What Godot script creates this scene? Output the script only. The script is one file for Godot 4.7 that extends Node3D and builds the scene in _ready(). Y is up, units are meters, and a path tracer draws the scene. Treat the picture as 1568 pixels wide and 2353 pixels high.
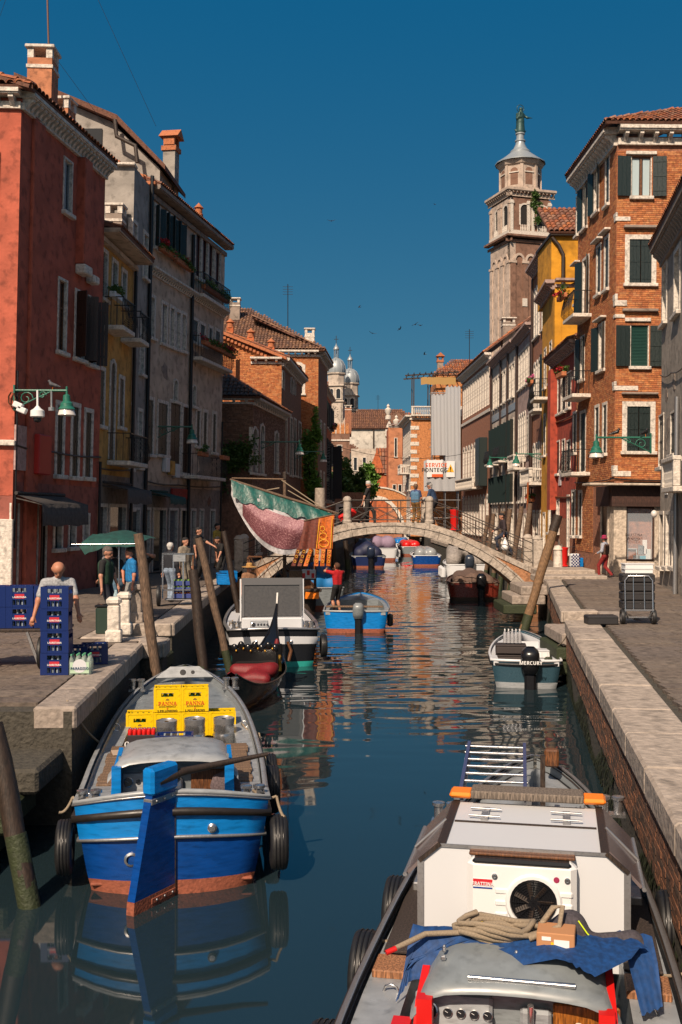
extends Node3D
# A canal between house rows: camera level on a bridge,y up,metres; pavement at 0,water at -1.5.
const WATER := -1.5
var M := {}
var rng := RandomNumberGenerator.new()
var used := {}
var tex := {}
# ---------------------------------------------------------------- geometry builder
class Geo:
	var st := SurfaceTool.new()
	var uvs := false
	func _init():
		st.begin(Mesh.PRIMITIVE_TRIANGLES)
		st.set_smooth_group(-1)
	func flat() -> Geo:
		st.set_smooth_group(-1)
		return self
	func smooth(g := 0) -> Geo:
		st.set_smooth_group(g)
		return self
	func t(a: Vector3,b: Vector3,c: Vector3):
		for v in [a,b,c]:
			if uvs: st.set_uv(Vector2.ZERO)
			st.add_vertex(v)
	func q(a: Vector3,b: Vector3,c: Vector3,d: Vector3):   # counter-clockwise seen from the front
		t(a,c,b)
		t(a,d,c)
	func quv(a: Vector3,b: Vector3,c: Vector3,d: Vector3,ua: Vector2,ub: Vector2,uc: Vector2,ud: Vector2):
		uvs = true
		for k in [[a,ua],[c,uc],[b,ub],[a,ua],[d,ud],[c,uc]]:
			st.set_uv(k[1])
			st.add_vertex(k[0])
	func box(c: Vector3,s: Vector3,b := Basis()) -> Geo:
		var h := s*0.5
		var p: Array[Vector3] = []
		for i in 8:
			p.append(c+b*Vector3(h.x*(1 if i & 1 else -1),h.y*(1 if i & 2 else -1),h.z*(1 if i & 4 else -1)))
		q(p[4],p[5],p[7],p[6]); q(p[1],p[0],p[2],p[3])
		q(p[5],p[1],p[3],p[7]); q(p[0],p[4],p[6],p[2])
		q(p[6],p[7],p[3],p[2]); q(p[0],p[1],p[5],p[4])
		return self
	func bb(x0: float,x1: float,y0: float,y1: float,z0: float,z1: float) -> Geo:
		return box(Vector3(x0+x1,y0+y1,z0+z1)*0.5,Vector3(x1-x0,y1-y0,z1-z0))
	func cbox(c: Vector3,s: Vector3,r := 0.01,b := Basis()) -> Geo:   # box with chamfered edges
		var h := s*0.5
		r = minf(r,minf(h.x,minf(h.y,h.z))*0.9)
		var P := func(sx,sy,sz,ax):
			var v := Vector3(sx*h.x,sy*h.y,sz*h.z)
			for k in 3:
				if k != ax: v[k] -= signf(v[k])*r
			return c+b*v
		for ax in 3:
			var e := [Vector3(1,0,0),Vector3(0,1,0),Vector3(0,0,1)]
			var i1: int = (ax+1) % 3
			var i2: int = (ax+2) % 3
			for s0 in [-1.0,1.0]:
				var vs := []
				for k in [[-1,-1],[1,-1],[1,1],[-1,1]]:
					var sg := [0.0,0.0,0.0]
					sg[ax] = s0; sg[i1] = k[0]*s0; sg[i2] = k[1]*1.0
					vs.append(P.call(sg[0],sg[1],sg[2],ax))
				q(vs[0],vs[1],vs[2],vs[3])
			for s1 in [-1.0,1.0]:
				for s2 in [-1.0,1.0]:
					var vs := []
					for k in [[i1,-1],[i1,1],[i2,1],[i2,-1]]:
						var sg := [0.0,0.0,0.0]
						sg[i1] = s1; sg[i2] = s2; sg[ax] = k[1]*1.0*s1*s2
						vs.append(P.call(sg[0],sg[1],sg[2],k[0]))
					q(vs[0],vs[1],vs[2],vs[3])
		for i in 8:
			var sx := 1.0 if i & 1 else -1.0
			var sy := 1.0 if i & 2 else -1.0
			var sz := 1.0 if i & 4 else -1.0
			var a: Vector3 = P.call(sx,sy,sz,0)
			var bq: Vector3 = P.call(sx,sy,sz,1)
			var d: Vector3 = P.call(sx,sy,sz,2)
			if sx*sy*sz > 0: t(a,d,bq)
			else: t(a,bq,d)
		return self
	func ring(c: Vector3,x: Vector3,y: Vector3,n: int) -> PackedVector3Array:
		var o := PackedVector3Array()
		for i in n:
			var a := TAU*i/n
			o.append(c+x*cos(a)+y*sin(a))
		return o
	func loft(rows: Array,closed := false,caps := false) -> Geo:
		for i in rows.size()-1:
			var A: PackedVector3Array = rows[i]
			var B: PackedVector3Array = rows[i+1]
			var n := A.size()
			for j in (n if closed else n-1):
				var k := (j+1) % n
				if A[j].is_equal_approx(A[k]): t(A[j],B[j],B[k])
				elif B[j].is_equal_approx(B[k]): t(A[j],B[j],A[k])
				else:
					t(A[j],B[j],B[k]); t(A[j],B[k],A[k])
		if caps:
			for e in [0,rows.size()-1]:
				var R: PackedVector3Array = rows[e]
				var c := Vector3.ZERO
				for v in R: c += v
				c /= R.size()
				st.set_smooth_group(-1)
				for j in R.size():
					if e == 0: t(c,R[j],R[(j+1) % R.size()])
					else: t(c,R[(j+1) % R.size()],R[j])
				st.set_smooth_group(0)
		return self
	func tube(pts: Array,r,n := 6,caps := true) -> Geo:    # r: a number,or one per point
		var rows := []
		var up := Vector3.UP
		var d0: Vector3 = (pts[1]-pts[0]).normalized()
		if absf(d0.y) > 0.9: up = Vector3.RIGHT
		var x := d0.cross(up).normalized()
		for i in pts.size():
			var d: Vector3 = (pts[mini(i+1,pts.size()-1)]-pts[maxi(i-1,0)]).normalized()
			x = (x-d*x.dot(d)).normalized()
			var y := d.cross(x)
			var rr: float = r[i] if r is Array else r
			rows.append(ring(pts[i],x*rr,y*rr,n))
		st.set_smooth_group(0)
		loft(rows,true,caps)
		st.set_smooth_group(-1)
		return self
	func bar(a: Vector3,b: Vector3,w: float,h: float) -> Geo:    # a square bar from a to b
		var d := (b-a)
		var z := d.normalized()
		var u := Vector3.UP if absf(z.y) < 0.95 else Vector3.RIGHT
		var x := u.cross(z).normalized()
		return box((a+b)*0.5,Vector3(w,h,d.length()),Basis(x,z.cross(x),z))
	func lathe(prof: Array,n := 12,at := Vector3.ZERO,b := Basis(),sm := true) -> Geo:   # [radius,height] pairs
		var rows := []
		for p in prof:
			rows.append(ring(at+b*Vector3(0,p[1],0),b*Vector3(p[0],0,0),b*Vector3(0,0,-p[0]),n))
		if sm: st.set_smooth_group(0)
		for i in rows.size()-1:
			if sm: st.set_smooth_group(i if absf(prof[i][0]-prof[i+1][0]) > 0.6*absf(prof[i][1]-prof[i+1][1]) else 100)
			loft([rows[i],rows[i+1]],true)
		st.set_smooth_group(-1)
		return self
	func prism(poly: PackedVector2Array,z0: float,z1: float,x := Transform3D()) -> Geo:
		if Geometry2D.is_polygon_clockwise(poly): poly.reverse()
		var ix := Geometry2D.triangulate_polygon(poly)
		for i in range(0,ix.size(),3):
			var a := poly[ix[i]]
			var b := poly[ix[i+1]]
			var c := poly[ix[i+2]]
			if (b-a).cross(c-a) < 0:
				var s := b; b = c; c = s
			t(x*Vector3(a.x,a.y,z1),x*Vector3(c.x,c.y,z1),x*Vector3(b.x,b.y,z1))
			t(x*Vector3(a.x,a.y,z0),x*Vector3(b.x,b.y,z0),x*Vector3(c.x,c.y,z0))
		for i in poly.size():
			var a := poly[i]
			var b := poly[(i+1) % poly.size()]
			q(x*Vector3(a.x,a.y,z0),x*Vector3(b.x,b.y,z0),x*Vector3(b.x,b.y,z1),x*Vector3(a.x,a.y,z1))
		return self
	func ball(c: Vector3,r: Vector3,n := 10,b := Basis()) -> Geo:
		var rows := []
		var m := maxi(4,n/2+1)
		for i in m+1:
			var a := PI*i/m
			var o := PackedVector3Array()
			for j in n:
				var f := TAU*j/n
				o.append(c+b*Vector3(r.x*sin(a)*cos(f),r.y*cos(a),-r.z*sin(a)*sin(f)))
			rows.append(o)
		rows.reverse()
		st.set_smooth_group(0)
		loft(rows,true)
		st.set_smooth_group(-1)
		return self
	func mesh() -> ArrayMesh:
		st.generate_normals()
		return st.commit()
func geo() -> Geo:
	return Geo.new()
# ---------------------------------------------------------------- nodes
func numbered(n: String) -> String:
	if not used.has(n):
		used[n] = 0
		return n
	used[n] += 1
	return "%s_%03d" % [n,used[n]]
func meta(o: Node,label: String,category: String,group := "",kind := ""):
	if label: o.set_meta("label",label)
	if category: o.set_meta("category",category)
	if group: o.set_meta("group",group)
	if kind: o.set_meta("kind",kind)
	return o
func thing(called: String,label: String,category: String,at = Vector3.ZERO,yaw := 0.0,group := "") -> Node3D:
	var o := Node3D.new()
	o.name = numbered(called)
	add_child(o,true)
	if at is Transform3D: o.transform = at
	else:
		o.position = at
		o.rotation.y = yaw
	meta(o,label,category,group)
	return o
func ob(called: String,g,mat: Material,parent: Node = null,xf := Transform3D()) -> MeshInstance3D:
	var o := MeshInstance3D.new()
	o.mesh = g.mesh() if g is Geo else g
	o.material_override = mat
	o.transform = xf
	o.name = called
	if parent == null:
		o.name = numbered(called)
		add_child(o,true)
	else:
		o.name = called
		parent.add_child(o,true)
	return o
func copy(src: Node3D,label: String,at: Vector3,yaw: float) -> Node3D:
	var c: Node3D = src.duplicate()
	var base := String(src.name)
	if base.length() > 4 and base[-4] == "_" and base.substr(base.length()-3).is_valid_int(): base = base.substr(0,base.length()-4)
	c.name = numbered(base)
	add_child(c,true)
	c.position = at
	c.rotation.y = yaw
	if label: c.set_meta("label",label)
	return c
func structure(called: String,g,mat: Material,parent: Node = null) -> MeshInstance3D:
	var o := ob(called,g,mat,parent)
	o.set_meta("kind","structure")
	return o
# alike laid pieces: the nearest as single parts,the rest as one part of kind stuff
func pieces(called: String,rest: String,mesh: Mesh,cols: Array,base: StandardMaterial3D,xfs: Array,parent: Node3D,most := 300):
	var vars := []
	for c in cols:
		var m: StandardMaterial3D = base.duplicate()
		m.albedo_color = (c as Color).linear_to_srgb()
		vars.append(m)
	var gt := parent.global_transform if parent.is_inside_tree() else Transform3D()
	var cam := gt.affine_inverse()*Vector3(0,2.5,0)
	if xfs.size() > most:
		xfs.sort_custom(func(a,b): return a.origin.distance_squared_to(cam) < b.origin.distance_squared_to(cam))
	var n := mini(most,xfs.size())
	for i in n:
		var o := MeshInstance3D.new()
		o.mesh = mesh
		o.material_override = vars[rng.randi() % vars.size()]
		o.transform = xfs[i]
		o.name = called
		parent.add_child(o,true)
	if xfs.size() > n:
		var mm := MultiMesh.new()
		mm.transform_format = MultiMesh.TRANSFORM_3D
		mm.use_colors = true
		mm.mesh = mesh
		mm.instance_count = xfs.size()-n
		for i in range(n,xfs.size()):
			mm.set_instance_transform(i-n,xfs[i])
			var c: Color = cols[rng.randi() % cols.size()]
			var k := rng.randf_range(0.88,1.12)
			mm.set_instance_color(i-n,Color(c.r*k,c.g*k,c.b*k))
		var o := MultiMeshInstance3D.new()
		o.multimesh = mm
		var m: StandardMaterial3D = base.duplicate()
		m.albedo_color = Color.WHITE
		m.vertex_color_use_as_albedo = true
		o.material_override = m
		o.name = rest
		o.set_meta("kind","stuff")
		parent.add_child(o,true)
# ---------------------------------------------------------------- places
func P(px: float,py: float,d: float) -> Vector3:   # a point d metres before the camera,as measured in the photograph (1568 wide)
	return Vector3((px-784.0)/2500.0*d,2.5-(py-1176.5)/2500.0*d,-d)
func V(x: float,y: float,d: float) -> Vector3:
	return Vector3(x,y,-d)
func ground(px: float,py: float,y := 0.0) -> Vector3:
	return P(px,py,2500.0*(2.5-y)/(py-1176.5))
# ---------------------------------------------------------------- materials
func noise_tex(key: String,freq: float,lo: float,hi: float,kind := FastNoiseLite.TYPE_SIMPLEX_SMOOTH,oct := 4,normal := 0.0,size := 512,mid := -1.0,stretch := Vector2.ONE) -> Texture2D:
	if tex.has(key): return tex[key]
	var n := FastNoiseLite.new()
	n.noise_type = kind
	n.seed = key.hash() % 1000
	n.frequency = freq
	n.fractal_octaves = oct
	var t := NoiseTexture2D.new()
	t.width = size; t.height = size
	t.seamless = true
	t.noise = n
	if normal > 0.0:
		t.as_normal_map = true
		t.bump_strength = normal
	else:
		var g := Gradient.new()
		if mid < 0:
			g.set_color(0,Color(lo,lo,lo)); g.set_color(1,Color(hi,hi,hi))
			g.set_offset(0,0.2); g.set_offset(1,0.8)
		else:
			g.set_color(0,Color(lo,lo,lo)); g.set_color(1,Color(hi,hi,hi))
			g.set_offset(0,mid-0.14); g.set_offset(1,mid+0.16)
		t.color_ramp = g
	tex[key] = t
	return t
func C(r: float,g: float,b: float) -> Color:   # a real-world (linear) base colour
	return Color(r,g,b).linear_to_srgb()
# look: albedo pattern key,its scale,relief key,relief strength,streak pattern
func mat(col: Color,rough := 0.8,look := "",sc := 1.0,metal := 0.0,world := false) -> StandardMaterial3D:
	var m := StandardMaterial3D.new()
	m.albedo_color = col
	m.roughness = rough
	m.metallic = metal
	if look == "": return m
	m.uv1_triplanar = true
	m.uv1_world_triplanar = world
	m.uv1_scale = Vector3.ONE*sc
	m.uv2_triplanar = true
	m.uv2_world_triplanar = world
	m.uv2_scale = Vector3.ONE*sc
	match look:
		"plaster":
			m.albedo_texture = noise_tex("blotch",0.005,0.88,1.0,FastNoiseLite.TYPE_SIMPLEX_SMOOTH,6)
			m.normal_enabled = true
			m.normal_texture = noise_tex("bumpy",0.03,0,1,FastNoiseLite.TYPE_SIMPLEX_SMOOTH,5,5.0)
			m.normal_scale = 0.25
			m.detail_enabled = true
			m.detail_blend_mode = BaseMaterial3D.BLEND_MODE_MUL
			m.detail_albedo = noise_tex("streak",0.012,0.8,1.0,FastNoiseLite.TYPE_SIMPLEX_SMOOTH,6,0.0,512,0.3)
			m.uv2_scale = Vector3(sc*3.0,sc*0.5,sc*3.0)
		"stone":
			m.albedo_texture = noise_tex("stone",0.02,0.84,1.0,FastNoiseLite.TYPE_SIMPLEX_SMOOTH,6)
			m.normal_enabled = true
			m.normal_texture = noise_tex("bumpy",0.03,0,1,FastNoiseLite.TYPE_SIMPLEX_SMOOTH,5,5.0)
			m.normal_scale = 0.7
			m.detail_enabled = true
			m.detail_blend_mode = BaseMaterial3D.BLEND_MODE_MUL
			m.detail_albedo = noise_tex("dirt",0.008,0.82,1.0,FastNoiseLite.TYPE_SIMPLEX_SMOOTH,6,0.0,512,0.27)
			m.uv2_scale = Vector3.ONE*sc*0.6
		"wood":
			m.albedo_texture = noise_tex("grain",0.02,0.55,1.0,FastNoiseLite.TYPE_SIMPLEX_SMOOTH,4)
			m.uv1_scale = Vector3(sc*5.0,sc*0.6,sc*5.0)
			m.normal_enabled = true
			m.normal_texture = noise_tex("bumpy",0.03,0,1,FastNoiseLite.TYPE_SIMPLEX_SMOOTH,5,5.0)
			m.normal_scale = 0.5
		"worn":
			m.albedo_texture = noise_tex("worn",0.03,0.86,1.0,FastNoiseLite.TYPE_SIMPLEX_SMOOTH,6,0.0,512,0.22)
			m.roughness_texture = noise_tex("wornr",0.02,0.65,1.0,FastNoiseLite.TYPE_SIMPLEX_SMOOTH,4)
		"hull":
			m.albedo_texture = noise_tex("brushed",0.015,0.9,1.0,FastNoiseLite.TYPE_SIMPLEX_SMOOTH,6)
			m.uv1_scale = Vector3(sc*0.5,sc*2.4,sc*0.5)
			m.roughness_texture = noise_tex("wornr",0.02,0.65,1.0,FastNoiseLite.TYPE_SIMPLEX_SMOOTH,4)
			m.detail_enabled = true
			m.detail_blend_mode = BaseMaterial3D.BLEND_MODE_MUL
			m.detail_albedo = noise_tex("drips",0.02,0.84,1.0,FastNoiseLite.TYPE_SIMPLEX_SMOOTH,6,0.0,512,0.27)
			m.uv2_scale = Vector3(sc*2.2,sc*0.35,sc*2.2)
		"moss":
			m.albedo_texture = noise_tex("stone",0.02,0.84,1.0,FastNoiseLite.TYPE_SIMPLEX_SMOOTH,6)
			m.normal_enabled = true
			m.normal_texture = noise_tex("bumpy",0.03,0,1,FastNoiseLite.TYPE_SIMPLEX_SMOOTH,5,5.0)
			m.normal_scale = 1.4
		"cloth":
			m.albedo_texture = noise_tex("cloth",0.01,0.75,1.0,FastNoiseLite.TYPE_SIMPLEX_SMOOTH,3)
			m.normal_enabled = true
			m.normal_texture = noise_tex("folds",0.012,0,1,FastNoiseLite.TYPE_SIMPLEX_SMOOTH,2,8.0)
			m.normal_scale = 0.6
	return m
# ---------------------------------------------------------------- buildings
# A facade F: n = node its pieces hang under,X = its frame in that node,W = its frame in the world (u along,v up,w out),L = length,o = openings
func frame(A: Vector2,B: Vector2,y := 0.0) -> Transform3D:   # plan points (x,distance),left to right as seen from outside
	var a := V(A.x,y,A.y)
	var u := (V(B.x,y,B.y)-a).normalized()
	return Transform3D(Basis(u,Vector3.UP,u.cross(Vector3.UP)),a)
func house(called: String,label: String,A: Vector2,B: Vector2,lean := 0.0,cat := "building",group := "") -> Dictionary:
	var W := frame(A,B)
	W.basis = Basis(Vector3.BACK,-deg_to_rad(lean))*W.basis   # these old houses lean a little
	var n := thing(called,label,cat,W,0.0,group)
	return {"n": n,"X": Transform3D(),"W": W,"L": A.distance_to(B),"o": [],"lean": lean,"A": A}
func side(F: Dictionary,A: Vector2,B: Vector2) -> Dictionary:   # another facade of the same house
	var W := frame(A,B)
	var r := Transform3D(Basis(Vector3.BACK,-deg_to_rad(F.lean)),Vector3.ZERO)
	var piv := V(F.A.x,0,F.A.y)
	W = Transform3D(r.basis*W.basis,piv+r.basis*(W.origin-piv))
	return {"n": F.n,"X": F.n.transform.affine_inverse()*W,"W": W,"L": A.distance_to(B),"o": [],"lean": F.lean,"A": F.A}
func hit(F: Dictionary,px: float,py: float) -> Vector2:   # where on the facade the photograph's point (px,py) lies
	var inv: Transform3D = F.W.affine_inverse()
	var o: Vector3 = inv*Vector3(0,2.5,0)
	var d: Vector3 = inv.basis*Vector3((px-784.0)/2500.0,-(py-1176.5)/2500.0,-1)
	var p := o-d*(o.z/d.z)
	return Vector2(p.x,p.y)
# the five enlarged views in which the facades were measured: origin of each
const ZONE := [Vector2.ZERO,Vector2(0,57.4),Vector2(0,746.7),Vector2(488.2,689.3),Vector2(993.7,201),Vector2(993.7,919)]
func hz(F: Dictionary,zone: int,x: float,y: float) -> Vector2:
	return hit(F,ZONE[zone].x+x*0.36633,ZONE[zone].y+y*0.36633)
func wz(F: Dictionary,zone: int,x0: float,x1: float,y0: float,y1: float,kind := "g",opt := {}) -> MeshInstance3D:
	var ym := (y0+y1)/2
	var xm := (x0+x1)/2
	var a := hz(F,zone,x0,ym).x
	var b := hz(F,zone,x1,ym).x
	return win(F,minf(a,b),maxf(a,b),hz(F,zone,xm,y1).y,hz(F,zone,xm,y0).y,kind,opt)
func fob(F: Dictionary,called: String,g,m: Material,par: Node = null) -> MeshInstance3D:
	return ob(called,g,m,par if par else F.n,Transform3D() if par else F.X)
# the wall itself,with its openings cut out and their reveals
func wall(F: Dictionary,v0: float,v1: float,m: Material,called := "wall",deep := 0.22,u0 := 0.0,u1 := -1.0,back := 0.35) -> MeshInstance3D:
	if u1 < 0: u1 = F.L
	var us := [u0,u1]
	var vs := [v0,v1]
	for o in F.o:
		for k in [o[0],o[1]]:
			if k > u0 and k < u1: us.append(k)
		for k in [o[2],o[3]]:
			if k > v0 and k < v1: vs.append(k)
	us.sort(); vs.sort()
	var g := geo()
	for i in us.size()-1:
		if us[i+1]-us[i] < 0.001: continue
		var run := -1.0
		for j in vs.size()-1:
			if vs[j+1]-vs[j] < 0.001: continue
			var c := Vector2((us[i]+us[i+1])/2,(vs[j]+vs[j+1])/2)
			var open := false
			for o in F.o:
				if c.x > o[0] and c.x < o[1] and c.y > o[2] and c.y < o[3]: open = true
			if not open:
				g.q(Vector3(us[i],vs[j],0),Vector3(us[i+1],vs[j],0),Vector3(us[i+1],vs[j+1],0),Vector3(us[i],vs[j+1],0))
	for o in F.o:
		if o[2] > v1 or o[3] < v0 or o[0] > u1 or o[1] < u0: continue
		var a := Vector3(o[0],o[2],0)
		var b := Vector3(o[1],o[2],0)
		var c := Vector3(o[1],o[3],0)
		var d := Vector3(o[0],o[3],0)
		var w := Vector3(0,0,-deep)
		g.q(a,a+w,b+w,b); g.q(b,b+w,c+w,c); g.q(c,c+w,d+w,d); g.q(d,d+w,a+w,a)
		g.q(a+w,d+w,c+w,b+w)
	# the back of the wall,its ends and its top
	var A := Vector3(u0,v0,0)
	var B := Vector3(u1,v0,0)
	var Ct := Vector3(u1,v1,0)
	var D := Vector3(u0,v1,0)
	var w := Vector3(0,0,-back)
	g.q(A+w,D+w,Ct+w,B+w); g.q(B,B+w,Ct+w,Ct); g.q(A,D,D+w,A+w); g.q(D,Ct,Ct+w,D+w)
	return fob(F,called,g,m)
func body(F: Dictionary,u0: float,u1: float,v0: float,v1: float,depth: float,m: Material,called := "wall"):   # the mass of the house behind its facade
	fob(F,called,geo().bb(u0,u1,v0,v1,-depth,-0.37),m)
# kind: s closed shutters,o open shutters,g glass,b dark; opt: mat (shutters),fr (frame width),fm,sill,arch,bars
func win(F: Dictionary,u0: float,u1: float,v0: float,v1: float,kind := "g",opt := {}) -> MeshInstance3D:
	F.o.append([u0,u1,v0,v1])
	var fr: float = opt.get("fr",0.12)
	var pr: float = opt.get("pr",0.03)
	var st: Material = opt.get("fm",M.white_stone)
	var sm: Material = opt.get("mat",M.green_shutter)
	var g := geo()
	var out := pr
	if fr > 0:
		g.bb(u0-fr,u0+0.02,v0,v1,-0.15,out); g.bb(u1-0.02,u1+fr,v0,v1,-0.15,out)
		if not opt.get("arch",false): g.bb(u0-fr,u1+fr,v1-0.02,v1+fr,-0.15,out+0.004)
	else:
		g.bb(u0-0.01,u0+0.04,v0,v1,-0.16,-0.02); g.bb(u1-0.04,u1+0.01,v0,v1,-0.16,-0.02)
	if opt.get("arch",false):
		var r := (u1-u0)/2
		var poly := PackedVector2Array([Vector2(u1+0.01,v1-r),Vector2(u1+0.01,v1+0.02),Vector2(u0-0.01,v1+0.02),Vector2(u0-0.01,v1-r)])
		for k in range(0,11):
			var a := PI-PI*k/10
			poly.append(Vector2((u0+u1)/2+r*cos(a),v1-r+r*sin(a)*(1.0 if not opt.get("point",false) else 1.0)))
		g.prism(poly,-0.17,0.006)
		if fr > 0:
			var rows := []
			for k in range(0,13):
				var a := PI-PI*k/12
				var c := Vector2((u0+u1)/2,v1-r)
				var dv := Vector2(cos(a),sin(a))
				rows.append(PackedVector3Array([Vector3(c.x+dv.x*(r-0.02),c.y+dv.y*(r-0.02),0),Vector3(c.x+dv.x*(r-0.02),c.y+dv.y*(r-0.02),out+0.01),Vector3(c.x+dv.x*(r+fr),c.y+dv.y*(r+fr),out+0.01),Vector3(c.x+dv.x*(r+fr),c.y+dv.y*(r+fr),0)]))
			g.loft(rows,true)
	var w := fob(F,opt.get("name","window"),g,st)
	if opt.get("sill",true): ob("sill",geo().cbox(Vector3((u0+u1)/2,v0-0.065,0.03),Vector3(u1-u0+2*fr+0.12,0.13,0.22),0.015),st,w)
	if opt.get("hood",false): ob("hood",geo().cbox(Vector3((u0+u1)/2,v1+fr+0.14,0.1),Vector3(u1-u0+2*fr+0.3,0.09,0.3),0.02),st,w)
	var wd := u1-u0
	if kind == "s":
		for s in [0,1]:
			var sg := geo()
			var x0: float = u0+0.025+s*wd/2
			var n := 3
			for k in n: sg.bb(x0+k*(wd/2-0.03)/n+0.004,x0+(k+1)*(wd/2-0.03)/n-0.004,v0+0.01,v1-0.03,-0.05,-0.01)
			for k in [0.12,0.5,0.86]: sg.bb(x0+0.03,x0+wd/2-0.06,lerpf(v0,v1,k)-0.03,lerpf(v0,v1,k)+0.03,-0.01,0.006)
			ob("shutter",sg,sm,w)
	elif kind == "l":     # a slatted blind
		var sg := geo()
		var n := int((v1-v0)/0.055)
		for k in n: sg.box(Vector3((u0+u1)/2,v0+(k+0.5)*(v1-v0)/n,-0.09),Vector3(wd-0.06,0.035,0.02),Basis(Vector3.RIGHT,0.6))
		ob("blind",sg,opt.get("bm",M.blind_green),w).set_meta("kind","stuff")
		ob("pane",geo().bb(u0,u1,v0,v1,-0.19,-0.17),M.dark_glass,w)
	else:
		ob("pane",geo().bb(u0+0.01,u1-0.01,v0,v1,-0.14,-0.115),opt.get("gm",M.dark_glass),w)
		if kind != "b":
			var fg := geo()
			var t := 0.045
			fg.bb(u0+0.02,u0+0.02+t,v0,v1,-0.115,-0.07); fg.bb(u1-0.02-t,u1-0.02,v0,v1,-0.115,-0.07)
			fg.bb(u0+0.02+t,u1-0.02-t,v1-t-0.02,v1,-0.115,-0.071); fg.bb(u0+0.02+t,u1-0.02-t,v0,v0+t+0.02,-0.115,-0.071)
			fg.bb((u0+u1)/2-t,(u0+u1)/2+t,v0+t+0.02,v1-t-0.02,-0.115,-0.065)
			if opt.get("cross",false): fg.bb(u0+0.06,u1-0.06,lerpf(v0,v1,0.62)-0.02,lerpf(v0,v1,0.62)+0.02,-0.115,-0.068)
			ob("sash",fg,opt.get("wm",M.brown_wood),w)
	if kind == "o" or opt.get("flank",false):
		var ang: float = opt.get("ang",0.18)
		for s in [-1,1]:
			var sg := geo()
			var sw: float = opt.get("sw",wd/2)
			for k in 3: sg.bb(k*sw/3+0.003,(k+1)*sw/3-0.003,v0,v1-0.02,0.0,0.035)
			for k in [0.14,0.5,0.86]: sg.bb(0.03,sw-0.03,lerpf(v0,v1,k)-0.03,lerpf(v0,v1,k)+0.03,0.035,0.05)
			var x := Transform3D(Basis(Vector3.UP,-ang),Vector3(u1+0.02,0,out+0.012)) if s > 0 else Transform3D(Basis(Vector3.UP,PI+ang),Vector3(u0-0.02,0,out+0.055))
			ob("shutter",sg,sm,w,x)
	if opt.has("curtain"):
		var cg := geo()
		for s in [0,1]:
			var x0: float = u0+0.08+s*wd/2
			var rows := []
			for k in 13: rows.append(PackedVector3Array([Vector3(x0+k*(wd/2-0.14)/12,v0+0.07,-0.1+0.012*(k % 2)),Vector3(x0+k*(wd/2-0.14)/12,v1-0.07,-0.1+0.012*(k % 2))]))
			cg.smooth().loft(rows)
		ob("curtain",cg,opt.curtain,w)
	return w
func cornice(F: Dictionary,v: float,n: int,m: Material,out := 0.45,h := 0.35,called := "cornice",u0 := 0.0,u1 := -1.0) -> MeshInstance3D:
	if u1 < 0: u1 = F.L
	var g := geo()
	g.bb(u0,u1,v-h,v-h*0.62,0.0,out*0.25)
	g.bb(u0-0.02,u1+0.02,v-h*0.28,v,0.0,out)
	g.bb(u0-0.01,u1+0.01,v-h*0.36,v-h*0.28,0.0,out*0.9)
	var c := fob(F,called,g,m)
	if n > 0:
		var bg := geo()
		var w := minf(0.14,(u1-u0)/n*0.45)
		var poly := PackedVector2Array([Vector2(0,0),Vector2(out*0.78,0),Vector2(out*0.8,-h*0.16),Vector2(out*0.5,-h*0.3),Vector2(out*0.3,-h*0.5),Vector2(0,-h*0.6)])
		bg.prism(poly,-w/2,w/2,Transform3D(Basis(Vector3(0,0,1),Vector3.UP,Vector3(-1,0,0)),Vector3.ZERO))
		var bm := bg.mesh()
		for i in n: ob("bracket",bm,m,c,Transform3D(Basis(),Vector3(u0+(i+0.5)*(u1-u0)/n,v-h*0.361,0.002)))
	return c
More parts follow.
